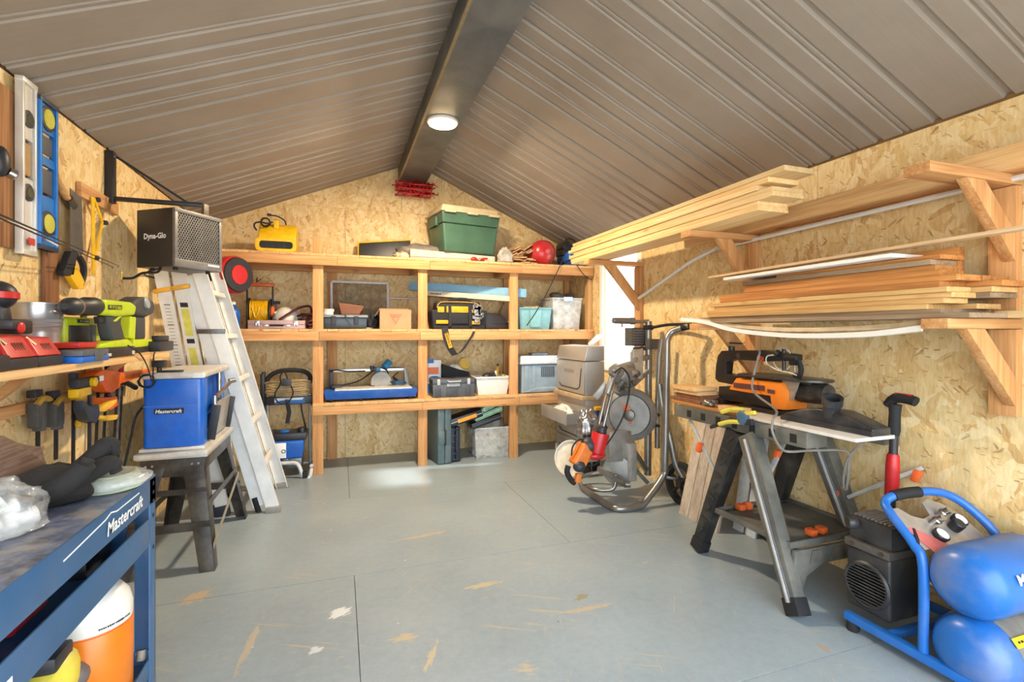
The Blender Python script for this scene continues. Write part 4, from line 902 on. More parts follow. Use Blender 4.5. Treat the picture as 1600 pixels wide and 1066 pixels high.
# white bin of tools
Y0 = 4.69; a, b_ = SX(744, Y0), SX(797, Y0); h = SZ(770, 589, Y0)-ZL; zc_ = ZL
t = thing('white_bin', 'white plastic bin crammed with hand tools on the lower shelf', 'bin', ((a+b_)/2, Y0+.12, ZL)); w = (b_-a)/2
MB().shell(-w, w, -.12, .12, 0, h, .84, .005).build('tub', white_pl, t, .004)
g = MB(); ringprism(g, rrect(-w-.01, w+.01, -.13, .13, .02), rrect(-w+.002, w-.002, -.118, .118, .012), (0, 0, h-.012), Xv, Yv, (0, 0, .014)); g.build('rim', white_pl, t, .003)
ox, oy = t.location.x, t.location.y
def tool_in_bin(name, label, parts_):
    tt = thing(name, label, 'tool', (ox, oy, ZL+.03))
    for nm, mb, mt in parts_: mb.build(nm, mt, tt, .002)
tool_in_bin('chisel', 'yellow handled tool standing at the back of the white bin', [('handle', MB().cyl((.09, .04, .12), (.10, .05, .24), .013), yellow_pl), ('cap', MB().cyl((.10, .05, .24), (.101, .051, .265), .011), black_pl), ('shank', MB().cyl((.08, .03, 0), (.09, .04, .12), .006), steel)])
tool_in_bin('putty_knife', 'putty knife with pale handle upright in the white bin', [('handle', MB().bar((.065, .0, .1), (.06, .0, .2), .02, .014), plain('pale_wood_handle', '#d8cfc0', .6)), ('blade', MB().bar((.07, 0, .0), (.065, 0, .1), .035, .003), steel)])
tool_in_bin('screwdriver', 'green handled screwdriver leaning in the white bin', [('handle', MB().cyl((.125, .0, .06), (.14, .0, .16), .014), plain('yellow_green_plastic', '#9db23a', .4)), ('shank', MB().cyl((.12, 0, 0), (.125, 0, .06), .004), steel)])
tool_in_bin('wall_scraper', 'silver bladed scraper leaning in the white bin', [('blade', MB().bar((.015, -.06, .03), (-.01, -.06, .13), .05, .003, (0, 1, 0)), steel), ('handle', MB().bar((-.01, -.06, .13), (-.02, -.06, .17), .02, .015), black_pl)])
tool_in_bin('angle_grinder', 'black angle grinder with pale disc in the white bin', [('body', MB().cyl((-.08, .0, .10), (.06, .0, .145), .035).ell((-.02, -.0, .12), (.075, .05, .06)), black_pl), ('disc', MB().lathe([(.001, 0), (.045, 0), (.045, .005), (.001, .005)], (-.02, -.07, .09), (0, -1, .1), 24), plain('pale_disc', '#cdbab2', .6)), ('flange', MB().lathe([(.012, 0), (.012, .012)], (-.02, -.075, .09), (0, -1, .1)), red_pl)])
tool_in_bin('pliers', 'yellow gripped pliers at the left side of the white bin', [('grips', MB().tube([(-.12, -.05, .04), (-.11, -.06, .12), (-.10, -.06, .15)], .011, sub=3).tube([(-.09, -.05, .04), (-.095, -.06, .1), (-.07, -.06, .14)], .011, sub=3), yellow_pl), ('jaw', MB().bar((-.1, -.05, .0), (-.105, -.05, .05), .03, .01), dark_steel)])
# grey carrier
Y0 = 4.70; a, b_ = SX(815, Y0), SX(873, Y0); h = SZ(840, 556, Y0)-ZL; gb2 = plain('grey_blue_plastic', '#8fa0ab', .4, var=.08)
t = thing('pet_carrier', 'grey-blue plastic carrier with pale top behind the steel tool chest', 'carrier', ((a+b_)/2, Y0+.14, ZL)); w = (b_-a)/2
MB().taper(-w, w, -.14, .14, 0, h*.76, 1.03).build('lower_shell', gb2, t, .015, 3)
MB().taper(-w*1.08, w*1.08, -.16, .16, h*.77, h, 1.03).build('upper_shell', plain('pale_shell', '#d3d9dc', .4), t, .015, 3)
MB().hexa([(-w*.98, -.165, 0.01), (w*.98, -.165, .01), (w*.98, -.14, .01), (-w*.98, -.14, .01), (-w*.2, -.175, .045), (w*.98, -.175, .045), (w*.98, -.14, .06), (-w*.2, -.14, .06)]).build('front_lip', gb2, t, .006)
g = MB()
for i in range(7): g.box(w*.05+i*.022, w*.05+.009+i*.022, -.1475, -.139, h*.42, h*.7)
g.build('vent_slots', plain('dark_slot', '#3f474d', .6), t)
for s in (-.75, -.35): MB().box(s*w-.02, s*w+.02, -.15, -.13, h*.05, h*.74).build('rib', gb2, t, .005)
MB().box(-w*.3, w*.6, -.05, .05, h, h+.022).build('handle', gb2, t, .008)
# ------------------------------------------------------------------ on the floor under the shelf
def slab_case(name, label, u0, u1, v1, Y0, mat, depth, rz, n_ribs, group=None):
    a, b_ = SX(u0, Y0), SX(u1, Y0); w = (b_-a); h = SZ(u0, v1, Y0)
    t = thing(name, label, 'case', ((a+b_)/2, Y0+depth/2, 0), rz, group)
    MB().box(-w/2, -.0015, -depth/2, depth/2, .004, h).build('shell', mat, t, .012, 3); MB().box(.0015, w/2, -depth/2, depth/2, .004, h).build('shell', mat, t, .012, 3)
    for i in range(n_ribs): MB().box(-w/2+.006, w/2-.006, -depth/2-.004, -depth/2+.01, h*(i+.35)/n_ribs, h*(i+.6)/n_ribs).build('rib', mat, t, .003)
    MB().tube([(0, -depth/2, h*.35), (0, -depth/2-.022, h*.38), (0, -depth/2-.022, h*.62), (0, -depth/2, h*.65)], .008).build('handle', black_pl, t)
    return t
slab_case('power_tool_case', 'tall grey-green hard case standing upright under the lower shelf', 680, 702, 640, 4.62, plain('grey_green_plastic', '#51666b', .45, dust=.2), .36, .14, 1)
slab_case('power_tool_case', 'slim navy hard case standing beside the grey-green one', 702, 717, 668, 4.66, plain('navy_case_plastic', '#20283a', .4), .30, .10, 6)
cl = film('clear_tote', '#e6e6e3', .25, .34)
Y0 = 4.69; a, b_ = SX(742, Y0), SX(798, Y0); h = SZ(770, 668, Y0)
t = thing('clear_tote', 'clear plastic tote of paint supplies on the floor under the shelf', 'tote', ((a+b_)/2, Y0+.18, 0)); w = (b_-a)/2
MB().shell(-w, w, -.18, .18, 0, h, .9, .004).build('tub', cl, t, .003)
g = MB(); ringprism(g, rrect(-w-.012, w+.012, -.192, .192, .02), rrect(-w+.002, w-.002, -.178, .178, .012), (0, 0, h-.012), Xv, Yv, (0, 0, .014)); g.build('rim', cl, t, .003)
rg = random.Random(8)
for nm, mt in (('paint_can', white_pl), ('paper_bundle', plain('white_paper', '#e3e0d8', .8)), ('tan_bag', plain('tan_bag', '#cfae86', .8)), ('green_bottle', plain('green_bottle', '#4f8a5b', .4)), ('grey_bottle', grey_pl), ('paper_bundle', plain('white_paper', '#e3e0d8', .8))):
    i = ('paint_can', 'paper_bundle', 'tan_bag', 'green_bottle', 'grey_bottle').index(nm)
    x, y = (-.10, .0, .06, .045, .12)[i]+rg.uniform(-.02, .02), (-.04, -.09, -.05, -.12, -.08)[i]+rg.uniform(-.01, .01)
    (MB().lathe([(.055, .01), (.06, .02), (.06, h*.62), (.05, h*.66)], (x, y, 0)) if i == 0 else MB().lathe([(.028, .01), (.03, .12), (.012, .17), (.012, .2)], (x, y, 0)) if i > 2 else MB().taper(x-.06, x+.06, y-.03, y+.05, .012, h*(.7 if i == 1 else .78), .8)).build(nm, mt, t, .004)
# black and green cases piled aslant on top
c0 = at(704, 662, Y=4.63); c1 = at(753, 645, Y=4.64)
d = (c1-c0).normalized(); t = thing('socket_set_case', 'black case with yellow label tilted across the upright cases', 'case', ((c0.x+c1.x)/2, 4.7, min(c0.z, c1.z)-.05))
wp(MB().bar(c0+Vector((0, .09, 0)), c1+Vector((0, .09, 0)), .2, .07), 'shell', plain('black_case_plastic', '#24242a', .4), t, .008)
wp(MB().bar(c0+Vector((0, .09, .0)), c1+Vector((0, .09, .0)), .206, .008), 'seam', plain('grey_trim', '#9ea0a3', .4), t)
up = Vector((-d.z, 0, d.x)); m_ = (c0+c1)/2-Vector((0, .0135, 0))
wp(MB().bar(m_-d*.09-up*.002, m_+d*.10-up*.002, .004, .034, up), 'label_strip', plain('yellow_orange_label', '#e0962a', .5), t)
c0 = at(737, 662, Y=4.70); c1 = at(783, 645, Y=4.70)
d = (c1-c0).normalized()
for i, (nm, lab, dz, mt, hh) in enumerate((('hardware_case', 'dark slanting case lying on the clear tote under the green ones', -.03, black_pl, .06), ('hardware_case', 'light green slanting case on the pile above the clear tote', .035, plain('mint_green_plastic', '#86b48f', .45), .055), ('hardware_case', 'uppermost green case leaning high on the pile under the shelf', .10, plain('leaf_green_plastic', '#5d9468', .45), .055))):
    q0 = c0+Vector((.035*i, .09+.01*i, dz)); q1 = c1+Vector((.01*i, .09+.01*i, dz+.012*i)); dd = (q1-q0).normalized()
    t = thing(nm, lab, 'case', ((q0.x+q1.x)/2, 4.79, min(q0.z, q1.z)-.03))
    wp(MB().bar(q0, q1, .22, hh-.004), 'shell', mt, t, .008)
    wp(MB().bar(q0, q1, .224, .006), 'seam', plain('pale_trim', '#c9d6c9', .5) if i else grey_pl, t)
    if i == 2:
        u_ = Vector((-dd.z, 0, dd.x)); m_ = (q0+q1)/2-Vector((0, .112, 0))
        g = MB(); ringprism(g, rrect(-.08, .08, -.018, .018, .008), rrect(-.072, .072, -.012, .012, .005), m_, dd, u_, (0, -.003, 0)); wp(g, 'raised_frame', plain('pale_trim', '#c9d6c9', .5), t)
# paper scraps poking from the tote
tag(MB().hexa([at(786, 664, Y=4.66), at(797, 655, Y=4.66), at(797, 655, Y=4.664), at(786, 664, Y=4.664), at(780, 690, Y=4.66), at(797, 690, Y=4.66), at(797, 690, Y=4.664), at(780, 690, Y=4.664)]).build('paper_sheet', plain('white_paper', '#e3e0d8', .8)), 'white paper sheet sticking out of the clear tote', 'paper') if False else None
# ------------------------------------------------------------------ pressure washer in the left bay
Y0 = 4.78; t = thing('pressure_washer', 'blue pressure washer with beige hose wound on its handle', 'pressure washer', (SX(450, Y0), Y0, 0)); ox = t.location.x
xl, xr = SX(418, Y0)-ox, SX(484, Y0)-ox; zz = lambda v: SZ(450, v, Y0)
tubeg = plain('grey_tube_paint', '#a4a6a8', .35, .6)
for x in (xl, xr): MB().cyl((x, .02, .08), (x, .0, zz(596)), .013).build('upright', tubeg, t)
MB().tube([(xl, 0, zz(600)), (xl+.005, -.005, zz(590)), (xl+.07, -.015, zz(581)), (0, -.02, zz(578)), (xr-.06, -.015, zz(580)), (xr, 0, zz(588)), (xr, 0, zz(600))], .02, sub=5).build('handle_grip', rubber, t)
MB().box(xl-.015, xr+.03, -.02, .02, zz(632), zz(619)).build('control_panel', black_pl, t, .006)
MB().box(xl+.055, xr-.04, -.024, -.018, zz(630.5), zz(621)).build('blue_label', plain('blue_print', '#1e6fc0', .5), t); MB().prism([(xl+.057, zz(628)), (xl+.06, zz(621.5)), (xr-.045, zz(621.5)), (xr-.06, zz(625)), (xl+.11, zz(625))], (0, -.0245, 0), Xv, Zv, (0, -.001, 0)).build('white_label', white_print, t)
g = MB(); rg = random.Random(9); zc_ = zz(605); hw = (xr-xl)/2+.005; xc_ = (xl+xr)/2
for i in range(13):
    pts = []
    for k in range(16):
        a_ = 2*math.pi*k/16; sq = lambda q: math.copysign(abs(q)**.55, q)
        pts.append((xc_+(hw+rg.uniform(-.006, .01))*sq(math.cos(a_)), -.03-.006*(i % 3)+.045*math.sin(a_)*0+(-.04*abs(math.sin(a_))), zc_-.05+.008*i+.022*math.sin(a_)+rg.uniform(-.008, .008)))
    g.tube(pts, .0065, n=6, closed=True, sub=2)
g.build('hose', plain('beige_hose', '#a58b62', .5), t)
MB().tube([(-.05, -.11, zz(598)), (-.09, -.115, zz(612)), (-.07, -.115, zz(625)), (0, -.11, zz(628)), (.05, -.115, zz(612)), (.01, -.115, zz(592)), (-.02, -.11, zz(578)), (-.05, -.11, zz(586))], .006, closed=True, sub=5).build('power_lead', rubber, t)
MB().box(-.035, .035, -.135, -.105, zz(601), zz(590)).strip([(0, -.1, zz(622)), (.01, -.09, zz(634)), (.015, -.06, zz(643)), (.0, -.06, zz(660))], .035, .004, (1, 0, 0)).build('plug_and_strap', black_pl, t, .003)
MB().tube([(xr-.07, -.03, zz(630)), (xr-.06, -.04, zz(645)), (xr-.03, -.06, zz(668))], .007, sub=4).build('control_cable', rubber, t)
MB().box(xl-.055, xl-.02, -.03, .02, zz(620), zz(583)).cyl((xl-.03, 0, zz(640)), (xl-.03, 0, zz(580)), .016).build('spray_gun', black_pl, t, .008)
zb, zt_ = zz(712), zz(684)
MB().taper(-.12, .14, -.16, .1, zb, zt_, .9).build('engine_cover', blue_eq, t, .02, 3)
MB().box(-.115, .0, -.165, -.158, zb+.018, zt_-.012).build('white_badge', white_print, t, .001); text('O', t, black_print, (-.02, -.1655, zb+.075), (1, 0, 0), (0, 0, 1), .035, world=False, bold=.02)
MB().box(-.14, .16, -.14, .09, zt_+.002, zz(673)).cyl((-.12, -.1, zt_), (-.12, -.1, zz(667)), .03).cyl((.12, -.08, zt_), (.12, -.08, zz(666)), .035).build('top_shroud', black_pl, t, .012)
MB().lathe([(.035, 0), (.04, .01), (.03, .02)], (-.02, -.08, zz(673)), (0, 0, 1)).build('fuel_cap', blue_pl, t)
MB().box(-.1, .12, -.1, .08, .06, zb-.002).cyl((-.02, -.13, .13), (-.02, -.05, .13), .045).build('pump', dark_steel, t, .01)
MB().tube([(-.16, -.17, zz(716)), (.0, -.18, zz(716)), (.09, -.19, zz(718)), (.13, -.2, zz(735)), (.16, -.2, zz(742)), (.19, -.19, zz(738)), (.2, -.16, zz(728))], .016, sub=5).tube([(-.16, -.17, zz(716)), (-.2, -.17, .06), (-.2, .1, .05)], .016, sub=4).tube([(.2, -.16, .09), (.2, .1, .06), (-.2, .1, .05)], .016, sub=3).build('base_frame', plain('white_tube_paint', '#c9cacb', .35), t)
for x in (-.22, .22): MB().lathe([(.03, -.02), (.085, -.02), (.085, .02), (.03, .02)], (x, .12, .085), (1, 0, 0), 22).build('wheel', rubber, t, .004)
MB().box(.13, .17, -.22, -.18, 0, .06).build('rubber_foot', rubber, t, .008)

# ------------------------------------------------------------------ left wall: tools hung up
def LW(u, v, off=0.0): return at(u, v, X=XL+off)
rough_board = wood('rough_board', ('#6e4527', '#99663c', '#b78857'), 'z', True, .85)
a = LW(2, 110); b_ = LW(27, 390)
tag(MB().box(XL+.002, XL+.013, a.y-.12, LW(27, 200).y, 1.56, 2.15).build('wall_board', rough_board, None, .004), 'rough brown board fixed upright behind the silver level', 'board')
silver = plain('silver_level_paint', '#d8d4cc', .35, .4, var=.05)
def level(name, label, u0, u1, ztop, zbot, mat, off, vials, slots, extra):
    y0, y1 = LW(u0, 400, off).y, LW(u1, 400, off).y
    t = thing(name, label, 'level', (XL+off, (y0+y1)/2, zbot)); w = (y1-y0)/2; h = ztop-zbot
    # rails on both edges and web with openings
    MB().box(-.012, .014, -w, -w+.014, 0, h).build('rail', mat, t, .002); MB().box(-.012, .014, w-.014, w, 0, h).build('rail', mat, t, .002)
    cuts = sorted(slots+vials); z = 0
    wt = MB()
    for c0, c1 in cuts: wt.box(-.006, .006, -w+.014, w-.014, z, c0); z = c1
    wt.box(-.006, .006, -w+.014, w-.014, z, h); wt.build('web', mat, t, .002)
    for c0, c1 in vials:
        cz = (c0+c1)/2
        MB().lathe([(w-.020, -.008), (w-.016, -.008), (w-.014, .01), (w-.024, .012)], (0, 0, cz), (1, 0, 0), 20).build('vial_housing', extra[0], t)
        MB().box(-.008, .008, -w+.013, w-.013, c0, cz-(w-.02)*.9).box(-.008, .008, -w+.013, w-.013, cz+(w-.02)*.9, c1).build('vial_mount', mat, t)
        MB().lathe([(.001, .0125), (w-.026, .0125), (w-.028, .0145), (.001, .015)], (0, 0, cz), (1, 0, 0), 20).build('vial', extra[1], t)
    for c0, c1 in slots: MB().box(-.005, .003, -w+.022, w-.022, c0+.012, c1-.012).build('slot_insert', extra[3], t, .003)
    for z0, z1 in ((0, .02), (h-.02, h)): MB().box(-.013, .015, -w-.001, w+.001, z0, z1).build('end_cap', extra[2], t, .003)
    return t, w, h
green_vial = plain('vial_yellow', '#c9c352', .2); 
zt1, zb1 = LW(36, 122, .03).z, LW(36, 398, .03).z; h1 = zt1-zb1
t, w, h = level('spirit_level', 'long silver spirit level hanging on the left wall', 29, 52, zt1, zb1, silver, .03, [(h1*.32, h1*.40), (h1*.74, h1*.82)], [(h1*.47, h1*.63), (h1*.16, h1*.28)] if False else [(h1*.44, h1*.66)], (black_pl, plain('dark_vial', '#4a4a38', .2), silver, plain('tan_slot', '#b08c56', .7)))
MB().box(.0155, .016, -w*.4, w*.5, h*.06, h*.1).build('red_label', red_print, t)
zt2, zb2 = LW(72, 158, .04).z, LW(72, 392, .04).z; h2 = zt2-zb2
sky = plain('blue_level_paint', '#2d78c4', .35, .2, var=.06)
level('spirit_level', 'blue box spirit level beside the silver one on the left wall', 57, 85, zt2, zb2, sky, .04, [(h2*.12, h2*.24), (h2*.82, h2*.94)], [(h2*.44, h2*.64)] if False else [(h2*.36, h2*.56), (h2*.62, h2*.78)], (black_pl, green_vial, plain('dark_blue_cap', '#23364f', .4), plain('charcoal_insert', '#4b4c50', .5)))
# brown plank behind
tag(MB().box(XL+.003, XL+.02, LW(62, 430).y, LW(84, 430).y, LW(72, 474).z, LW(72, 270).z).build('wall_board', wood('dark_board', ('#4f2f1c', '#7a4c2c', '#95653f'), 'z'), None, .003), 'dark brown plank on the wall below the blue level', 'board')
# peg strip, hammer handle, hand saw, yellow bevel
a, b_ = LW(118, 306), LW(178, 334)
tag(MB().box(XL+.001, XL+.022, a.y, b_.y, b_.z-.01, b_.z+.06).build('peg_strip', fir_y, None, .003), 'short timber strip holding the saw on the left wall', 'wood strip')
c = LW(92, 285, .03)
t = thing('wooden_mallet', 'wooden handled hammer hung between the blue level and the saw', 'hammer', (XL+.03, c.y, c.z-.1))
p0, p1 = LW(82, 273, .03), LW(105, 310, .03)
wp(MB().cyl(p0, p1, .017, .014), 'handle', wood('ash_handle', ('#9c6b3a', '#bd8a55', '#d0a571'), 'y', False), t)
wp(MB().ell(p0, (.022, .024, .026)), 'pommel', plain('orange_wood', '#c07a32', .5), t); wp(MB().cyl(p1+Vector((0, 0, .0)), p1+(p1-p0).normalized()*.05, .022), 'head', dark_steel, t)
t0, b0 = LW(116, 300, .04), LW(121, 395, .04)
t = thing('hand_saw', 'hand saw with black and yellow grip hung blade up', 'saw', (XL+.04, t0.y, LW(118, 452, .04).z))
ya, yb = LW(111, 300, .04).y, LW(129, 300, .04).y
wp(MB().prism([(LW(111, 390, .04).y, LW(111, 392, .04).z), (LW(131, 400, .04).y, LW(130, 398, .04).z), (yb, t0.z-.01), (ya, t0.z+.01)], (XL+.035, 0, 0), Yv, Zv, (.003, 0, 0)), 'blade', plain('grey_saw_blade', '#8d8a86', .35, .8), t)
q = lambda u, v: (LW(u, v, .04).y, LW(u, v, .04).z)
wp(MB().prism([q(107, 392), q(117, 394), q(110, 431), q(95, 431), q(94, 424)], (XL+.025, 0, 0), Yv, Zv, (.028, 0, 0)), 'front_grip', rubber, t, .005)
wp(MB().prism([q(111, 412), q(118, 420), q(129, 444), q(127, 452), q(118, 452), q(105, 432)], (XL+.027, 0, 0), Yv, Zv, (.026, 0, 0)), 'yellow_grip', yellow_pl, t, .004)
wp(MB().tube([Vector((XL+.04, *q(114, 396))), Vector((XL+.04, *q(122, 400))), Vector((XL+.04, *q(130, 415))), Vector((XL+.04, *q(130, 432))), Vector((XL+.04, *q(125, 447)))], .014, sub=4), 'rear_grip', rubber, t)
t = thing('sliding_bevel', 'yellow plastic folding square hanging beside the hand saw', 'square', (XL+.03, LW(148, 380).y, LW(148, 430).z))
for (u0, v0, u1, v1, w_) in ((145, 308, 146, 430, .03), (147, 310, 160, 346, .016), (160, 346, 148, 403, .016)):
    wp(MB().bar(LW(u0, v0, .03), LW(u1, v1, .03), w_, .006, (1, 0, 0)) if False else MB().bar(LW(u0, v0, .03), LW(u1, v1, .03), .006, w_, LW(u1, v1, .03)-LW(u0, v0, .03)+Vector((0, .3, 0))), 'arm', yellow_pl, t, .001)
for u, v in ((150, 312), (162, 348), (148, 403)): wp(MB().lathe([(.012, 0), (.012, .014), (.008, .018)], LW(u, v, .028), (1, 0, 0), 14), 'knob', black_pl, t)
# fishing rods
p0, p1 = at(-60, 312, X=-.93), at(184, 418, X=-1.08)
t = thing('fishing_rods', 'pair of black fishing rods slanting across the hung tools', 'fishing rods', (-1.0, p1.y, p1.z)) if False else None
for i, (q0, q1, lab) in enumerate(((at(-40, 318, X=-.95), at(186, 416, X=-1.08), 'upper black fishing rod slanting across the levels and saw'), (at(-40, 324, X=-.94), at(178, 418, X=-1.075), 'lower black fishing rod with guide rings across the levels'))):
    t = thing('fishing_rod', lab, 'fishing rod', tuple(q1), 0, 'fishing rods on the left wall')
    wp(MB().cyl(q0, q1, .0035, .0018, 8), 'blank', black_mt, t)
    for k in ((.35, .62, .85, .98) if i else (.5, .8, .99)):
        p = q0.lerp(q1, k); r = .009-.005*k; wp(MB().tube([p+Vector((0, r*math.sin(a_*math.pi/4), -r-.002+r*math.cos(a_*math.pi/4))) for a_ in range(8)], .0012, n=5, closed=True), 'line_guide', dark_steel, t)
    if not i:
        wp(MB().tube([at(-30, 336, X=-.955), at(30, 352, X=-.98), at(90, 384, X=-1.0)], .003, sub=4), 'pale_tip', white_pl, t)
        lp_ = q1+Vector((0.01, 0, -.05)); 
        wp(MB().ell(lp_, (.005, .006, .024), 10, 7), 'lure', plain('gold_lure', '#d5c063', .25, .7), t); wp(MB().tube([lp_+Vector((0, 0, -.024)), lp_+Vector((0, .008, -.034)), lp_+Vector((0, .012, -.026))], .0015, n=5), 'hook', red_pl, t)
# black strap thing at the far left edge
t = thing('head_lamp', 'black head lamp on the rough board at the left picture edge', 'lamp', (XL+.03, LW(3, 250, .03).y-.02, LW(3, 280, .03).z))
c = LW(1, 252, .04); wp(MB().ell(c, (.025, .03, .055), 16, 10), 'body', black_pl, t); wp(MB().lathe([(.018, 0), (.02, .02), (.015, .024)], c+Vector((.01, .02, -.03)), (.5, .6, -.3), 16), 'lens', steel, t)
# ------------------------------------------------------------------ heater on its wall bracket
t = thing('heater_bracket', 'black triangular steel wall bracket carrying the heater', 'bracket', (XL, 3.19, 1.955))
wp(MB().box(XL+.001, XL+.04, 3.17, 3.21, 1.93, 2.205), 'wall_post', black_mt, t, .002); wp(MB().box(XL+.04, -.72, 3.172, 3.208, 1.945, 1.965), 'arm', black_mt, t, .002)
wp(MB().bar((XL+.03, 3.19, 2.19), (-.80, 3.19, 1.965), .012, .012), 'brace', black_mt, t)
for z in (1.96, 2.18): wp(MB().cyl((XL+.04, 3.19, z), (XL+.046, 3.19, z), .009), 'bolt', steel, t)
hc = Vector((-.866, 3.21, 0)); d1 = Vector((-.824, .566, 0)); d2 = Vector((.566, .824, 0)); HZ0, HZ1 = 1.612, 1.938; W1, W2 = .27, .315
charcoal = plain('charcoal_enamel', '#33302f', .42, .2, var=.06); lg = plain('grey_enamel', '#75726f', .42, .3)
t = thing('workshop_heater', 'charcoal electric heater with mesh grille hung high on the left wall', 'heater', (hc.x, hc.y, HZ0))
def hp(a_, b_, z): return hc+d1*a_+d2*b_+Vector((0, 0, z))
def hbox(mb, a0, a1, b0, b1, z0, z1): return mb.hexa([hp(a0, b0, z0), hp(a1, b0, z0), hp(a1, b1, z0), hp(a0, b1, z0), hp(a0, b0, z1), hp(a1, b0, z1), hp(a1, b1, z1), hp(a0, b1, z1)])
wp(hbox(MB(), .012, W1, 0, W2, HZ0, HZ1), 'cabinet', charcoal, t, .003)
g = MB()
for a in ((0, W2, HZ1-.022, HZ1), (0, W2, HZ0, HZ0+.045), (0, .02, HZ0+.045, HZ1-.022), (W2-.02, W2, HZ0+.045, HZ1-.022)): hbox(g, -.006, .012, *a)
wp(g, 'front_frame', lg, t, .002)
wp(hbox(MB(), .008, .0118, .02, W2-.02, HZ0+.045, HZ1-.022), 'dark_interior', plain('heater_inside', '#1b191a', .6), t)
g = MB(); zz0, zz1, bb0, bb1 = HZ0+.045, HZ1-.022, .02, W2-.02; step = .0165; Hm = zz1-zz0
for sgn in (1, -1):
    k = -Hm/1.6
    while k < (bb1-bb0):
        # strand runs at a steep slope across the opening
        x0, z0_, x1, z1_ = k, 0, k+Hm/1.6, Hm
        if x0 < 0: z0_ = -x0*1.6; x0 = 0
        if x1 > bb1-bb0: z1_ = (bb1-bb0-k)*1.6; x1 = bb1-bb0
        if sgn < 0: x0, x1 = (bb1-bb0)-x0, (bb1-bb0)-x1
        g.bar(hp(.0, bb0+x0, zz0+z0_), hp(.0, bb0+x1, zz0+z1_), .0035, .003, d1); k += step
wp(g, 'mesh_grille', plain('grille_grey', '#86827d', .4, .4), t)
wp(hbox(MB(), -.0075, -.006, W2*.68, W2*.93, HZ0+.026, HZ0+.036), 'white_label', white_print, t)
text('Dyna-Glo', t, white_print, hp(W1*.5, -.001, (HZ0+HZ1)/2+.006), -d1, Zv, .042, width=.16, bold=.03)
for a_, b2 in ((.05, .05), (.05, W2-.05), (W1-.05, .05)): wp(MB().cyl(hp(a_, b2, HZ0-.014), hp(a_, b2, HZ0), .012), 'rubber_foot', rubber, t)
wp(hbox(MB(), .03, .05, .22, .255, HZ1, HZ1+.075), 'hanger_tab', plain('grey_bracket', '#6b6257', .5, .4), t, .001)
wp(MB().tube([hp(.12, .02, HZ0), hp(.12, .0, HZ0-.03), hp(.2, -.02, HZ0-.035), hp(.27, -.02, HZ0-.06), LW(192, 435, .02)], .007, sub=5).tube([hp(.16, .05, HZ0), LW(225, 428, .02), LW(245, 435, .02), LW(262, 437, .05)], .005, sub=4), 'power_cord', rubber, t)
# ------------------------------------------------------------------ charger shelf
SHX, SHZ = -.84, 1.1415
t = thing('wall_shelf', 'narrow timber shelf of battery chargers on the left wall', 'shelf', (XL+.16, 2.1, SHZ-.027))
wp(MB().box(XL+.001, SHX, 1.05, 3.04, SHZ-.024, SHZ), 'board', wood_y, t, .002)
for y in (1.3, 2.15, 2.95): wp(MB().box(XL+.001, XL+.04, y, y+.038, SHZ-.16, SHZ-.0245), 'cleat', fir_z, t, .002); wp(MB().bar((XL+.04, y+.019, SHZ-.14), (XL+.17, y+.019, SHZ-.0245), .03, .03), 'brace', fir_x, t)
def shelf_pt(u, off): # floor position on the shelf at distance off behind the front edge
    return at(u, 540, X=SHX-off).y
# galvanised bucket
y = shelf_pt(58, .2); zt_ = at(58, 476, X=SHX-.2).z
galv = plain('galvanised', '#b9b6b4', .3, .65, var=.12)
t = thing('steel_bucket', 'small shiny galvanised bucket behind the red chargers', 'bucket', (SHX-.2, y, SHZ)); H = zt_-SHZ; r1 = .076
prof = [(r1*.70, 0), (r1*.72, .004)]+[(r1*(.72+.28*k), H*k) for k in (.25, .5)]+[(r1*(.72+.28*k)+dx, H*k) for k, dx in ((.58, 0), (.60, .003), (.62, 0), (.67, .003), (.69, 0), (.74, .003), (.76, 0), (1, 0))]+[(r1+.006, H), (r1+.006, H+.005), (r1-.003, H+.004)]+[(r1*.70, .006)]
MB().lathe(prof, n=36).build('pail', galv, t)
MB().tube([(r1*math.cos(a_)*1.02, r1*math.sin(a_)*1.02, H-.006+.012*math.sin(a_)) for a_ in [math.pi*k/12-.3 for k in range(13)]], .003, sub=2).build('bail_handle', steel, t)
MB().ell((r1*.9, -r1*.5, H*.88), (.012, .012, .01)).build('ear', steel, t)
# red twin chargers
red_m = plain('charger_red', '#c52a26', .38); 
def charger(y0, y1, lab, z1):
    t = thing('battery_charger', lab, 'charger', (SHX-.09, (y0+y1)/2, SHZ)); w = (y1-y0)/2
    MB().box(-.075, .07, -w, w, 0, .032).build('base', black_pl, t, .005)
    MB().hexa([(-.075, -w+.002, .033), (.068, -w+.002, .033), (.068, w-.002, .033), (-.075, w-.002, .033), (-.075, -w+.008, z1+.01), (.035, -w+.008, z1), (.035, w-.008, z1), (-.075, w-.008, z1+.01)]).build('housing', red_m, t, .008, 3)
    g = MB()
    for i in range(5): g.bar((.06-.003, -w*.2+i*w*.16, .045), (.046, -w*.2+i*w*.16, z1-.02), .006, .006)
    g.build('vent_slots', plain('charger_dark', '#6f1512', .5), t)
    MB().bar((.03, -w*.75, z1+.002), (.05, -w*.62, z1-.022), .012, .004).build('indicator', plain('indicator_yellow', '#d9cf7a', .3), t)
ys = [shelf_pt(u, .03) for u in (8, 55, 94)]
charger(ys[0], ys[1]-.003, 'nearer half of the red twin battery charger on the wall shelf', .095); charger(ys[1], ys[2], 'red battery charger on the wall shelf next to the blue battery', .09)
t = thing('battery_pack', 'low red and black battery charger behind the blue battery', 'charger', (SHX-.095, shelf_pt(117, .1), SHZ))
w = (shelf_pt(133, .1)-shelf_pt(100, .1))/2
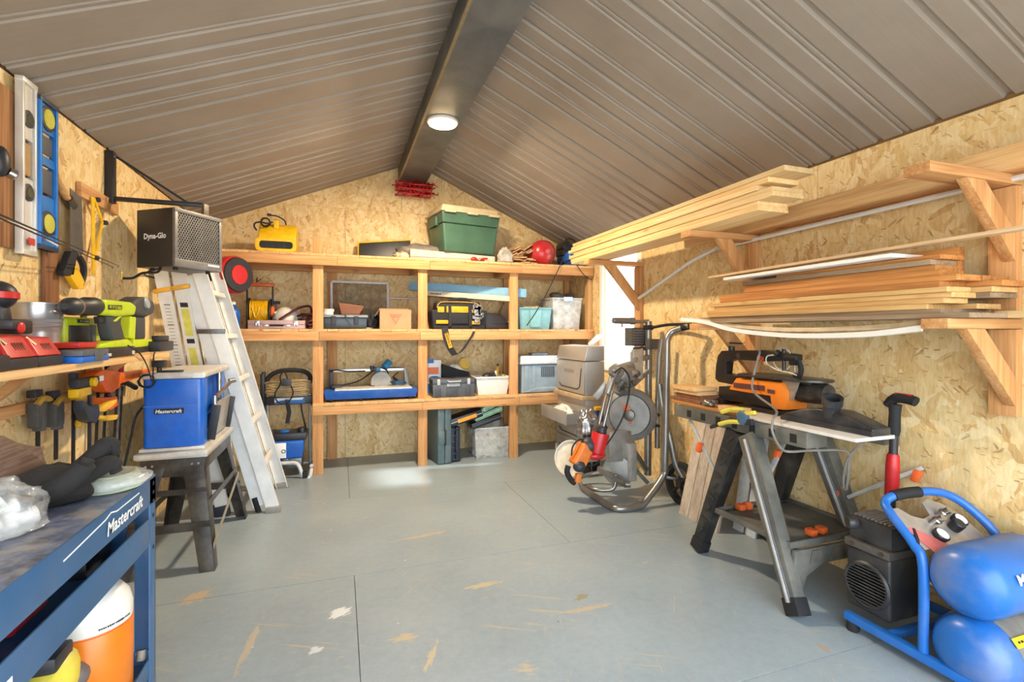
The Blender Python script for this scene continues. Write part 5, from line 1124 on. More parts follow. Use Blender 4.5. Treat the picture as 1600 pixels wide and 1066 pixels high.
MB().box(-.05, .04, -w, w, 0, .045).build('base', black_pl, t, .006); MB().box(-.052, .042, -w-.002, w+.002, .046, .068).build('lid', red_m, t, .008)
# red and black tool at the far left: battery and driver head
t = thing('impact_driver', 'red and black cordless driver lying at the near end of the shelf', 'driver', (SHX-.16, shelf_pt(4, .16)-.03, SHZ))
c = at(2, 462, X=SHX-.2); cy = c.y-.02
wp(MB().ell((SHX-.2, cy, c.z), (.05, .05, .047), 20, 12), 'motor_end', black_pl, t); wp(MB().lathe([(.048, -.012), (.053, -.01), (.053, .01), (.048, .012)], (SHX-.2, cy, c.z), (0, 0, 1), 24), 'red_band', red_m, t)
wp(MB().bar((SHX-.2, cy, c.z-.03), (SHX-.19, cy, SHZ+.13), .045, .05, (0, 1, 0)), 'handle', black_pl, t, .012); wp(MB().box(SHX-.25, SHX-.13, cy-.05, cy+.05, SHZ+.1, SHZ+.14), 'foot', black_pl, t, .01)
c = at(20, 512, X=SHX-.13)
t = thing('battery_pack', 'black battery pack with red release at the shelf near the bucket', 'battery', (c.x, c.y, SHZ+.07)) 
wp(MB().box(c.x-.05, c.x+.03, c.y-.06, c.y+.05, SHZ+.112, c.z+.025), 'pack', black_pl, t, .012); wp(MB().ell((c.x+.03, c.y-.02, c.z), (.008, .018, .018)), 'release', red_m, t)
c = at(5, 560, X=SHX-.03)
t = thing('battery_pack', 'grey-black battery at the near left end of the wall shelf', 'battery', (c.x, c.y-.02, SHZ)); wp(MB().box(c.x-.06, c.x+.02, c.y-.13, c.y-.005, SHZ, SHZ+.045), 'base', black_pl, t, .008); wp(MB().box(c.x-.05, c.x+.01, c.y-.12, c.y-.03, SHZ+.046, SHZ+.12), 'mast', grey_pl, t, .01)
# blue battery
ya, yb = shelf_pt(98, .04), shelf_pt(143, .04)
t = thing('battery_pack', 'flat blue and black battery at the shelf edge by the drill', 'battery', (SHX-.02, (ya+yb)/2, SHZ)); w = (yb-ya)/2
MB().box(-.035, .035, -w, w, 0, .022).build('lower_shell', blue_pl, t, .004); MB().box(-.035, .035, -w, w, .0225, .045).build('upper_shell', plain('grey_shell', '#55585d', .45), t, .006)
MB().box(.034, .037, -w*.15, w*.55, .004, .04).build('grey_clip', plain('grey_shell', '#55585d', .45), t, .001)
# lime cordless drill and lime radio
lime = plain('lime_plastic', '#b9cc1e', .4, var=.06); dkg = plain('dark_grey_grip', '#3c3d3f', .6)
DX = SHX-.075
def dq(u, v): p = at(u, v, X=DX); return (p.y, p.z)
t = thing('cordless_drill', 'lime and grey cordless drill standing on its battery on the wall shelf', 'drill', (DX, at(170, 540, X=DX).y, SHZ))
D0 = (DX-.028, 0, 0)
def slab(nm, pts, mat, wd, bev=.006): wp(MB().prism([dq(*p) for p in pts], (DX-wd/2, 0, 0), Yv, Zv, (wd, 0, 0)), nm, mat, t, bev, seg=3)
slab('motor_housing', [(147, 467), (192, 472), (200, 478), (197, 493), (176, 494), (170, 495), (147, 492)], lime, .07, .014)
pA, pB = Vector((DX, *dq(148, 479))), Vector((DX, *dq(100, 479)))
ax = (pB-pA); L_ = ax.length
wp(MB().lathe([(.034, 0), (.036, .01), (.036, L_*.32), (.031, L_*.36), (.029, L_*.68), (.033, L_*.7), (.032, L_*.85), (.022, L_*.96), (.012, L_)], pA, ax, 26), 'chuck', black_pl, t)
wp(MB().lathe([(.03, L_*.69), (.0335, L_*.69), (.0335, L_*.72), (.03, L_*.72)], pA, ax, 26), 'chuck_ring', steel, t)
slab('black_panel', [(152, 476), (175, 477), (175, 484), (152, 484)], black_pl, .073, .001)
text('RYOBI', t, lime, Vector((DX+.037, *dq(163.5, 480.2))), Vector((0, dq(175, 480)[0]-dq(152, 480)[0], 0)), Zv, .012, width=abs(dq(173, 480)[0]-dq(154, 480)[0]), bold=.02)
slab('handle', [(160, 493), (182, 492), (180, 505), (187, 531), (166, 533), (163, 520), (161, 508)], dkg, .046, .012)
slab('handle_trim', [(176, 494), (182, 493), (171, 503), (166, 502)], lime, .049, .003)
slab('trigger', [(150, 495), (160, 494), (161, 504), (152, 506)], black_pl, .02, .004)
slab('trigger_guard', [(147, 493), (151, 493), (150, 497), (158, 498), (161, 503), (158, 506), (149, 505)], lime, .035, .003) if False else None
slab('foot', [(140, 538), (162, 533), (186, 530), (193, 536), (195, 542), (140, 545)], lime, .07, .008)
bt = dq(168, 545); g0, g1 = dq(143, 545)[0], dq(196, 545)[0]
wp(MB().box(DX-.038, DX+.038, g0, g1, SHZ, dq(168, 543)[1]), 'battery', black_pl, t, .006)
wp(MB().box(DX+.038, DX+.0395, g0+.02, g0+.07, SHZ+.008, SHZ+.02).box(DX+.038, DX+.0395, g1-.04, g1-.012, SHZ+.006, SHZ+.022), 'battery_label', plain('label_grey', '#c8cacb', .5), t)
DX2 = SHX-.15
t = thing('cordless_ratchet', 'black and lime cordless tool with round face behind the drill', 'cordless tool', (DX2, at(212, 540, X=DX2).y, SHZ)); DX = DX2
slab('head', [(190, 478), (197, 469), (206, 464), (218, 464), (227, 470), (230, 480), (227, 491), (216, 496), (204, 494), (194, 490)], dkg, .08, .02)
pc = Vector((DX+.04, *dq(214, 473))); wp(MB().lathe([(.03, -.01), (.03, .006), (.024, .01), (.001, .011)], pc, (1, .0, .25), 24), 'round_face', plain('grey_face', '#9ba0a2', .4), t)
slab('handle', [(206, 495), (219, 495), (219, 530), (205, 530)], dkg, .05, .012); slab('lime_side', [(196, 494), (205, 495), (203, 532), (193, 528)], lime, .045, .008)
slab('foot', [(197, 531), (226, 530), (230, 540), (196, 545)], lime, .07, .008)
wp(MB().box(DX-.04, DX+.04, dq(197, 540)[0], dq(231, 540)[0], SHZ, dq(210, 542)[1]), 'battery', black_pl, t, .006)
DX3 = SHX-.20; DX = DX3
t = thing('site_radio', 'lime green site speaker with black front behind the drill', 'speaker', (DX, at(128, 540, X=DX).y, SHZ))
za, zb = at(128, 496, X=DX+.05).z, SHZ
ya, yb = at(103, 520, X=DX+.05).y, at(158, 520, X=DX+.05).y
wp(MB().box(DX-.05, DX+.05, ya, yb, zb, za), 'case', lime, t, .014, seg=3)
wp(MB().box(DX+.046, DX+.056, ya+.02, ya+(yb-ya)*.58, zb+(za-zb)*.28, zb+(za-zb)*.80), 'grille', black_pl, t, .004); wp(MB().box(DX+.046, DX+.054, ya+(yb-ya)*.62, ya+(yb-ya)*.82, zb+(za-zb)*.3, zb+(za-zb)*.82), 'side_panel', plain('blue_grey_panel', '#5e6672', .5), t, .004)
wp(MB().box(DX+.05, DX+.055, ya+(yb-ya)*.28, ya+(yb-ya)*.6, zb+(za-zb)*.86, zb+(za-zb)*.95), 'badge', black_pl, t, .001)
text('RYOBI', t, white_print, (DX+.0555, ya+(yb-ya)*.44, zb+(za-zb)*.905), Yv, Zv, .007, width=(yb-ya)*.24)
wp(MB().tube([(DX, ya+.03, za-.005), (DX, ya+.04, za+.02), (DX, yb-.05, za+.02), (DX, yb-.04, za-.005)], .012, sub=4), 'handle', plain('olive_handle', '#6d6a3a', .5), t)
DX = SHX-.1
t = thing('battery_pack', 'bare black battery at the far end of the wall shelf', 'battery', (DX, at(245, 540, X=DX).y, SHZ))
ya, yb = at(237, 540, X=DX).y, at(259, 540, X=DX).y
wp(MB().box(DX-.04, DX+.04, ya, yb, SHZ, SHZ+.055), 'pack', black_pl, t, .008); wp(MB().box(DX-.02, DX+.02, ya+.06, yb-.01, SHZ+.055, SHZ+.085), 'terminal_tower', black_pl, t, .005)
tag(MB().tube([at(200, 540, X=SHX+.01), at(218, 552, X=SHX+.012), at(230, 572, X=SHX+.0), at(238, 596, X=-.86), at(240, 558, X=SHX+.012), at(243, 549, X=SHX+.008)], .003, sub=6, n=6).build('thin_cable', rubber), 'thin black cable hanging over the far end of the wall shelf', 'cable')
# ------------------------------------------------------------------ clamps and bars under the shelf
c0, c1 = LW(-10, 650, .015), LW(105, 624, .015)
t_rail = tag(MB().box(XL+.001, XL+.024, c0.y-.1, LW(190, 620, .02).y, .930, .975).build('clamp_rail', fir_y, None, .003), 'timber strip that the clamps hang from on the left wall', 'wood strip')
def bar_clamp(lab, u, vt, vb, head, kind, off=.06):
    p0, p1 = LW(u, vt, off), LW(u-5, vb, off)
    p1 = Vector((p0.x, p0.y-.004, p1.z))
    t = thing('bar_clamp', lab, 'clamp', (p0.x, p0.y, p1.z))
    wp(MB().bar(p0, p1, .008, .02, (0, 1, 0)), 'bar', plain('black_bar', '#332f2d', .45, .6), t, .001)
    hz = LW(u, head, off).z
    if kind == 'pistol':
        q = lambda du, v: (LW(u+du, v, off).y, LW(u+du, v, off).z)
        wp(MB().prism([q(-17, head-8), q(-8, head+2), q(6, head-2), q(8, head+14), q(2, head+28), q(-10, head+24), q(-17, head+6)], (p0.x-.022, 0, 0), Yv, Zv, (.044, 0, 0)), 'body', plain('slate_black', '#2c2f36', .5), t, .008)
        wp(MB().prism([q(6, head+8), q(14, head+2), q(26, head-6), q(40, head-10), q(36, head-2), q(20, head+10)], (p0.x-.012, 0, 0), Yv, Zv, (.024, 0, 0)), 'trigger', yellow_pl, t, .006)
        wp(MB().prism([q(6, head+14), q(20, head+16), q(40, head+14), q(38, head+22), q(26, head+24), q(10, head+20)], (p0.x-.014, 0, 0), Yv, Zv, (.028, 0, 0)), 'grip', yellow_pl, t, .006)
        wp(MB().box(p0.x-.018, p0.x+.018, q(-26, 0)[0], q(-4, 0)[0], hz+.05, hz+.085), 'fixed_jaw', yellow_pl, t, .006); wp(MB().lathe([(.018, 0), (.02, .02), (.01, .026)], (p0.x+.015, q(-6, 0)[0], hz+.105), (1, 0, 0), 18), 'release_knob', yellow_pl, t); wp(MB().box(p0.x-.02, p0.x+.02, q(-24, 0)[0], q(8, 0)[0], hz+.087, hz+.125), 'upper_jaw', plain('slate_black', '#2c2f36', .5), t, .008)
    elif kind == 'screw':
        wp(MB().cyl((p0.x+.02, p0.y, hz-.07), (p0.x+.02, p0.y, hz), .012), 'handle', black_pl, t, .003); wp(MB().lathe([(.004, -.105), (.014, -.098), (.016, -.085), (.012, -.07)], (p0.x+.02, p0.y, hz), (0, 0, 1), 16), 'yellow_cap', yellow_pl, t)
        wp(MB().box(p0.x-.014, p0.x+.035, p0.y-.02, p0.y+.05, hz+.02, hz+.045).box(p0.x-.014, p0.x+.03, p0.y-.02, p0.y+.06, hz+.06, hz+.085), 'jaws', yellow_pl, t, .006); wp(MB().box(p0.x-.012, p0.x+.012, p0.y-.02, p0.y+.02, hz+.087, hz+.14), 'pad', plain('slate_blue_pad', '#3e4a5a', .6), t, .004)
    else:
        wp(MB().box(p0.x-.02, p0.x+.02, p0.y-.04, p0.y+.025, hz-.085, hz+.02), 'body', plain('worn_grey_black', '#4a4744', .6, dust=.4), t, .01)
        wp(MB().tube([(p0.x+.015, p0.y-.04, hz+.01), (p0.x+.02, p0.y-.01, hz+.03), (p0.x+.02, p0.y+.03, hz+.02)], .012, sub=4), 'lever', plain('dull_yellow', '#b08a36', .5), t); wp(MB().box(p0.x-.015, p0.x+.022, p0.y-.015, p0.y+.01, hz-.10, hz-.02), 'trigger', plain('worn_grey_black', '#4a4744', .6, dust=.4), t, .006); wp(MB().box(p0.x-.016, p0.x+.016, p0.y-.05, p0.y+.0, hz+.035, hz+.065), 'jaw', black_pl, t, .005)
bar_clamp('small worn grey clamp hanging furthest left under the wall shelf', 60, 622, 700, 634, 'grip', .05)
bar_clamp('dusty grey clamp with long trigger next to the yellow screw clamp', 88, 610, 720, 634, 'grip', .05)
bar_clamp('slender clamp with yellow jaws and dark screw handle', 115, 596, 730, 632, 'screw', .05)
bar_clamp('large black and yellow pistol-grip clamp under the wall shelf', 140, 596, 760, 634, 'pistol', .15)
for u, lab in ((151, 'flat dark bar hanging right of the pistol-grip clamp'), (163, 'flat dark bar hanging beside the rusty pipe')):
    p0, p1 = LW(u+3, 600, .04), LW(u-4, 756, .04)
    tag(MB().bar(p0, p1, .008, .016, (0, 1, 0)).build('steel_bar', plain('black_bar', '#332f2d', .45, .6), None, .001), lab, 'bar')
t = thing('pipe_clamp', 'rusty steel pipe with grey handle hanging beside the planer', 'pipe clamp', tuple(LW(178, 745, .06)))
wp(MB().cyl(LW(187, 604, .06), LW(179, 745, .06), .016), 'pipe', plain('rusty_pipe', '#574a45', .45, .6, var=.3), t); wp(MB().tube([LW(182, 600, .07), LW(196, 598, .09), LW(212, 606, .1)], .014, sub=4), 'crank_handle', plain('slate_black', '#2c2f36', .5), t)
# orange clamp
t = thing('orange_clamp', 'big orange plastic clamp jaw hung under the wall shelf', 'clamp', tuple(LW(160, 640, .1)))
q = lambda u, v: (LW(u, v, .1).y, LW(u, v, .1).z)
wp(MB().prism([q(133, 598), q(137, 588), q(146, 580), q(152, 578), q(168, 579), q(186, 583), q(218, 578), q(229, 577), q(229, 584), q(205, 592), q(180, 600), q(178, 606), q(166, 614), q(156, 612), q(150, 600)], (XL+.075, 0, 0), Yv, Zv, (.05, 0, 0)), 'upper_jaw', orange_pl, t, .006)
wp(MB().prism([q(150, 622), q(176, 620), q(178, 634), q(165, 642), q(155, 634)], (XL+.08, 0, 0), Yv, Zv, (.04, 0, 0)), 'lower_jaw', orange_pl, t, .005); wp(MB().cyl(LW(168, 614, .1), LW(170, 622, .1), .012), 'thread', dark_steel, t); wp(MB().box(XL+.12, XL+.13, q(142, 590)[0], q(150, 590)[0], q(145, 596)[1], q(145, 588)[1]), 'white_sticker', white_print, t)
for u, lab, mt in ((168, 'black screwdriver handle hanging under the wall shelf', black_pl), (179, 'second black screwdriver hanging beside the red one', black_pl), (189, 'red-topped screwdriver hanging under the wall shelf', red_pl)):
    p = LW(u, 568, .03); t = thing('screwdriver', lab, 'screwdriver', (p.x, p.y, p.z-.12)); wp(MB().lathe([(.012, -.05), (.014, -.03), (.014, .01), (.011, .022)], p, (0, 0, 1), 14), 'handle', mt, t); wp(MB().cyl(p-Vector((0, 0, .12)), p-Vector((0, 0, .05)), .004), 'shank', steel, t)

# ------------------------------------------------------------------ ladders leaning at the left wall
worn_alu = plain('worn_white_aluminium', '#e6e5e2', .45, .1, var=.08, scale=7, dust=.15)
t = thing('extension_ladder', 'worn aluminium extension ladder leaning in the left back corner', 'ladder', (-.48, 4.07, 0))
EX = lambda z: -.4315-.2724*z
top = 2.02; lean = Vector((-.2724, 0, 1)).normalized(); nrm = Vector((lean.z, 0, -lean.x))
for k, (offx, z0, z1, yn, yf) in enumerate(((0.0, .0, top-.05, 3.79, 4.36), (-.085, .04, 1.62, 3.83, 4.32))):
    for y, s in ((yn, 1), (yf, -1)):
        b0, b1 = Vector((EX(z0)+offx, y, z0)), Vector((EX(z1)+offx, y, z1))
        g = MB().bar(b0, b1, .004, .08, nrm)   # web
        for e in (-1, 1):
            o = nrm*(.038*e)+Vector((0, s*.012, 0)); g.bar(b0+o, b1+o, .026, .005, nrm)
        wp(g, 'rail', worn_alu, t)
    z = .30+.05*k
    while z < z1-.05:
        p = Vector((EX(z)+offx, 0, z)); wp(MB().bar(p+Vector((0, yn+.01, 0)), p+Vector((0, yf-.01, 0)), .036, .026, nrm), 'rung', worn_alu, t, .005); z += .305
for y in (3.79, 4.36): wp(MB().cbox((EX(0)+.0, y, .02), (.095, .045, .04)), 'foot_shoe', plain('scuffed_shoe', '#8d8983', .6, dust=.3), t, .004)
for y in (3.83, 4.32): wp(MB().cyl((EX(0)-.10, y, .0), (EX(.1)-.10, y, .1), .018), 'rubber_tip', rubber, t)
wp(MB().bar((EX(1.25)+.045, 3.785, 1.25), (EX(1.25)-.12, 3.785, 1.25), .01, .03), 'rung_lock', dark_steel, t, .002)
wp(MB().box(EX(1.0)-.125, EX(1.0)-.05, 3.80, 3.82, .96, 1.06), 'label', plain('grey_sticker', '#9b9a94', .6), t) if False else None
t = thing('step_ladder', 'folded pale step ladder with yellow warning stickers beside the extension ladder', 'ladder', (-.85, 4.0, 0))
fibre = plain('pale_fibreglass', '#e0ddd6', .45, var=.05, dust=.12)
def SL(z, k): return (-.745-.16*z) if k == 0 else (-.835-.165*z)
for k in (0, 1):
    for y, s in ((3.82, 1), (4.24, -1)):
        b0, b1 = Vector((SL(.05, k), y, .05)), Vector((SL(1.66, k), y, 1.66)); n2 = Vector((1, 0, .16)).normalized()
        g = MB().bar(b0, b1, .006, .078, n2)
        for e in (-1, 1): o = n2*(.037*e)+Vector((0, s*.012, 0)); g.bar(b0+o, b1+o, .026, .005, n2)
        wp(g, 'rail', fibre, t)
        wp(MB().bar((SL(0, k), y, 0), (SL(.07, k), y, .07), .04, .09, n2), 'rubber_foot', plain('navy_rubber', '#20242e', .6), t, .004)
for i in range(5):
    z = .3+.3*i
    wp(MB().box(SL(z, 0)-.035, SL(z, 0)+.04, 3.83, 4.23, z, z+.022), 'step', worn_alu, t, .002)
for z in (.5, 1.1): wp(MB().bar((SL(z, 1), 3.83, z), (SL(z, 1), 4.23, z), .02, .03), 'rear_brace', worn_alu, t)
wp(MB().box(SL(1.7, 1)-.06, SL(1.7, 0)+.06, 3.80, 4.26, 1.645, 1.69), 'top_cap', plain('tan_cap', '#b3a68f', .6), t, .006)
for k, z in ((0, 1.54), (1, 1.52)): wp(MB().bar((SL(z, k)+.055, 3.805, z+.012), (SL(z, k)-.055, 3.805, z-.012), .02, .028), 'spreader_end', plain('yellow_bracket', '#dfa420', .45), t, .006)
yl = plain('yellow_sticker', '#d7d05c', .5); 
for z0, z1, mt in ((1.22, 1.40, yl), (.95, 1.14, yl), (1.41, 1.44, black_print), (1.17, 1.2, black_print)):
    g = MB()
    g.hexa([Vector((SL(z, 0)+dx, 3.8155, z)) for z, dx in ((z0, -.022), (z0, .022))]+[Vector((SL(z0, 0)+.022, 3.817, z0)), Vector((SL(z0, 0)-.022, 3.817, z0))]+[Vector((SL(z1, 0)-.022, 3.8155, z1)), Vector((SL(z1, 0)+.022, 3.8155, z1)), Vector((SL(z1, 0)+.022, 3.817, z1)), Vector((SL(z1, 0)-.022, 3.817, z1))]); wp(g, 'sticker', mt, t)
g = MB()
for i in range(26):
    z = 1.42-.022*i; w_ = .03 if i % 6 else .036; hh = .004 if i % 6 else .009
    x = SL(z, 1); g.hexa([(x-w_/2, 3.8155, z), (x+w_/2, 3.8155, z), (x+w_/2, 3.817, z), (x-w_/2, 3.817, z), (x-w_/2, 3.8155, z+hh), (x+w_/2, 3.8155, z+hh), (x+w_/2, 3.817, z+hh), (x-w_/2, 3.817, z+hh)])
wp(g, 'printed_notice', plain('grey_print', '#8c8a86', .6), t)
# ------------------------------------------------------------------ thickness planer on its stand
stm = plain('black_brown_steel', '#37312d', .35, .3, var=.25, dust=.25)
t = thing('planer_stand', 'black folded-steel stand under the blue planer', 'stand', (-.83, 3.4, 0))
SZt = .575
legs = {(1, -1): ((-.70, 3.10), (-.615, 2.955)), (1, 1): ((-.70, 3.72), (-.59, 3.775)), (-1, -1): ((-.97, 3.10), (-1.06, 2.96)), (-1, 1): ((-.97, 3.72), (-1.06, 3.775))}
for (sx, sy), (tp, ft) in legs.items():
    g = MB(); T_, B_ = .105, .07
    g.hexa([(ft[0], ft[1], 0), (ft[0]-sx*B_, ft[1], 0), (ft[0]-sx*B_, ft[1]-sy*.004, 0), (ft[0], ft[1]-sy*.004, 0), (tp[0], tp[1], SZt), (tp[0]-sx*T_, tp[1], SZt), (tp[0]-sx*T_, tp[1]-sy*.004, SZt), (tp[0], tp[1]-sy*.004, SZt)])
    g.hexa([(ft[0], ft[1], 0), (ft[0], ft[1]-sy*B_, 0), (ft[0]-sx*.004, ft[1]-sy*B_, 0), (ft[0]-sx*.004, ft[1], 0), (tp[0], tp[1], SZt), (tp[0], tp[1]-sy*T_, SZt), (tp[0]-sx*.004, tp[1]-sy*T_, SZt), (tp[0]-sx*.004, tp[1], SZt)])
    wp(g, 'leg', stm, t, .0015)
def lerp2(k, z): tp, ft = legs[k]; f = z/SZt; return Vector((ft[0]+(tp[0]-ft[0])*f, ft[1]+(tp[1]-ft[1])*f, z))
for a, b_, z, hh in (((1, -1), (-1, -1), .225, .045), ((1, 1), (-1, 1), .225, .045), ((1, -1), (1, 1), .33, .035), ((-1, -1), (-1, 1), .225, .035), ((1, -1), (-1, -1), .40, .03)):
    wp(MB().bar(lerp2(a, z), lerp2(b_, z), .004, hh), 'stretcher', stm, t)
wp(MB().bar(lerp2((1, -1), .12)+Vector((.006, 0, 0)), lerp2((1, 1), .30)+Vector((.006, 0, 0)), .004, .03), 'diagonal_brace', plain('pale_zinc', '#a79c8a', .45, .4), t)
wp(MB().box(-.985, -.69, 3.088, 3.094, SZt-.10, SZt).box(-.985, -.69, 3.726, 3.732, SZt-.10, SZt).box(-.692, -.686, 3.09, 3.73, SZt-.07, SZt).box(-.988, -.982, 3.09, 3.73, SZt-.07, SZt), 'apron', stm, t, .001)
for x in (-.96, -.93, -.75, -.72):
    for z in (SZt-.035, SZt-.08): wp(MB().lathe([(.008, 0), (.006, .005)], (x, 3.087, z), (0, -1, 0), 10), 'bolt', steel, t)
wp(MB().box(-1.0, -.675, 3.07, 3.75, SZt, SZt+.008), 'top_plate', alu, t, .002)
bl = plain('planer_blue', '#1462c8', .28, var=.08, dust=.12); cast = plain('cast_alloy', '#cdc9c2', .38, .3)
PZ = SZt+.008
t = thing('thickness_planer', 'bright blue bench planer on the black steel stand', 'planer', (-.84, 3.42, PZ))
wp(MB().box(-1.005, -.672, 3.05, 3.76, PZ, PZ+.03), 'base', cast, t, .008, seg=3); wp(MB().box(-.99, -.69, 3.08, 3.74, PZ+.0305, PZ+.05), 'bed_rim', cast, t, .006)
zt_ = 1.03
wp(MB().prism(rrect(-.98, -.70, 0, .115, .028), (0, 3.095, PZ+.05), Xv, Yv, (0, 0, zt_-.035-PZ-.05)), 'end_cover', bl, t, .004); wp(MB().prism(rrect(-.98, -.72, 0, .115, .028), (0, 3.63, PZ+.05), Xv, Yv, (0, 0, zt_-.035-PZ-.05)), 'end_cover', bl, t, .004)
wp(MB().box(-.95, -.76, 3.21, 3.63, PZ+.16, zt_-.04), 'cutter_head', bl, t, .008)
wp(MB().box(-.985, -.695, 3.09, 3.75, zt_-.034, zt_), 'top_cover', cast, t, .012, seg=3); wp(MB().box(-.75, -.694, 3.086, 3.13, zt_-.033, zt_-.003), 'white_corner', white_pl, t, .008)
wp(MB().box(-.978, -.71, 3.0925, 3.0955, .852, .855), 'crease', plain('light_blue_edge', '#4f86c9', .4), t)
wp(MB().box(-.925, -.79, 3.091, 3.0952, .812, .840), 'nameplate', black_print, t); text('Mastercraft', t, white_print, (-.858, 3.0905, .826), Xv, Zv, .019, width=.122, bold=.02, shear=.2)
for y in (3.225, 3.60): wp(MB().cyl((-.725, y, PZ+.05), (-.725, y, zt_-.035), .014), 'column', steel, t)
g = MB(); g.hexa([(-.70, 3.225, PZ+.06), (-.70, 3.61, PZ+.06), (-.69, 3.61, PZ+.06), (-.69, 3.225, PZ+.06), (-.675, 3.225, PZ+.26), (-.675, 3.61, PZ+.26), (-.665, 3.61, PZ+.26), (-.665, 3.225, PZ+.26)]); wp(g, 'folded_table', plain('zinc_sheet', '#c3beb4', .35, .6), t, .002)
for y in (3.215, 3.62): wp(MB().bar((-.69, y, PZ+.055), (-.66, y, PZ+.25), .012, .045, (1, 0, 0)), 'table_arm', black_pl, t, .004)
wp(MB().tube([(-.665, 3.23, .882), (-.655, 3.32, .90), (-.65, 3.56, .935)], .011, sub=3).cyl((-.672, 3.23, .84), (-.672, 3.23, .885), .013).cyl((-.66, 3.55, .935), (-.63, 3.57, .94), .016), 'height_crank', steel, t)
wp(MB().box(-.94, -.88, 3.1, 3.15, zt_+.03, zt_+.065).box(-.92, -.8, 3.11, 3.14, zt_, zt_+.012).cyl((-.91, 3.125, zt_), (-.91, 3.125, zt_+.03), .012), 'depth_knob', black_pl, t, .004)
wp(MB().tube([(-.975, 3.30, .9), (-1.0, 3.1, .82), (-1.02, 3.07, .7), (-1.04, 3.04, .55), (-1.06, 3.0, .38)], .006, sub=4), 'power_cord', rubber, t)
wp(MB().tube(coil((-.955, 3.078, .99), .035, 2, .004, 'y', .25, 10), .004), 'tied_cord', rubber, t)
# ------------------------------------------------------------------ blue steel workbench
bb = plain('workbench_blue', '#2a5d8c', .38, .1, var=.12, scale=5, dust=.18); bt_ = plain('worn_bench_top', '#69728a', .4, .1, var=.45, scale=34, dust=1.0)
BZt, BXf, BXb, BY1, BY0 = .84, -.50, -1.11, 1.685, .30
t = thing('workbench', 'blue steel workbench with worn top in the left foreground', 'workbench', (-.8, 1.0, 0))
wp(MB().box(BXb, BXf-.003, BY0, BY1-.003, BZt-.012, BZt), 'bench_top', bt_, t, .003)
wp(MB().box(BXf-.004, BXf, BY0, BY1, BZt-.075, BZt+.002), 'front_apron', bb, t, .002); wp(MB().box(BXb, BXf, BY1-.004, BY1, BZt-.075, BZt+.002), 'end_apron', bb, t, .001)
wp(MB().box(BXf-.004, BXf+.001, BY0, BY1-.05, BZt-.185, BZt-.11), 'tray_rail', bb, t, .002); wp(MB().box(BXb, BXf-.005, BY0, BY1-.06, BZt-.19, BZt-.182), 'tray_floor', bb, t); wp(MB().box(BXb, BXf-.05, BY1-.06, BY1-.055, BZt-.185, BZt-.11), 'tray_end', bb, t)
for x, sx in ((BXf, -1), (BXb, 1)):
    for y, sy in ((BY1, -1), (BY0, 1)):
        g = MB().box(min(x, x+sx*.05), max(x, x+sx*.05), min(y, y+sy*.004), max(y, y+sy*.004), 0, BZt-.004).box(min(x, x+sx*.004), max(x, x+sx*.004), min(y, y+sy*.045), max(y, y+sy*.045), 0, BZt-.004)
        wp(g, 'leg', bb, t, .001)
hole = plain('dark_hole', '#15222f', .7)
for z in (BZt-.02, BZt-.045, BZt-.07, BZt-.11, BZt-.2): wp(MB().lathe([(.006, 0), (.006, .0006)], (BXf+.0006, BY1-.02, z), (1, 0, 0), 12), 'bolt_hole', hole, t)
wp(MB().box(BXb, BXf-.004, BY0, BY1-.01, .300, .308), 'lower_shelf', bb, t); wp(MB().box(BXf-.006, BXf-.002, BY0, BY1-.006, .285, .335), 'lower_rail', bb, t, .001); wp(MB().box(BXb, BXf-.01, BY1-.014, BY1-.010, .285, .345), 'lower_end_rail', bb, t, .001)
wp(MB().cyl((BXf-.03, BY1-.015, .32), (BXf-.03, BY1-.006, .345), .012), 'corner_knob', plain('beige_knob', '#b9ad98', .5), t)
text('Mastercraft', t, white_print, (BXf+.0005, 1.475, BZt-.042), Yv, Zv, .032, width=.215, bold=.025, shear=.15)
g = MB().bar((BXf+.0006, 1.18, BZt-.03), (BXf+.0006, 1.36, BZt-.016), .0008, .003).bar((BXf+.0006, 1.36, BZt-.016), (BXf+.0006, 1.39, BZt-.009), .0008, .003).bar((BXf+.0006, 1.39, BZt-.009), (BXf+.0006, 1.42, BZt-.016), .0008, .003).bar((BXf+.0006, 1.42, BZt-.016), (BXf+.0006, 1.56, BZt-.016), .0008, .003); wp(g, 'logo_line', white_print, t)
wp(MB().bar((BXf+.0015, .62, BZt-.155), (BXf+.0015, 1.02, BZt-.15), .001, .010).bar((BXf+.0015, .6, BZt-.135), (BXf+.0015, .95, BZt-.133), .001, .003), 'logo_stripe', white_print, t)
# things kept in the bench tray
for y, lab, mt in ((1.30, 'red handled screwdriver lying in the workbench tray', red_pl), (1.05, 'yellow handled chisel lying in the workbench tray', yellow_pl)):
    tt = thing('tray_tool', lab, 'hand tool', (BXf-.10, y, BZt-.182)); MB().cyl((0, -.09, .022), (0, .02, .022), .016).build('handle', mt, tt, .004); MB().cyl((0, .02, .022), (0, .16, .022), .005).build('shank', steel, tt)
tt = thing('tray_box', 'dark flat tin in the workbench tray', 'tin', (BXf-.16, 1.52, BZt-.182)); MB().box(-.1, .09, -.07, .07, 0, .04).build('tin', black_mt, tt, .006); MB().box(-.101, .091, -.071, .071, .041, .052).build('lid', dark_steel, tt, .004)
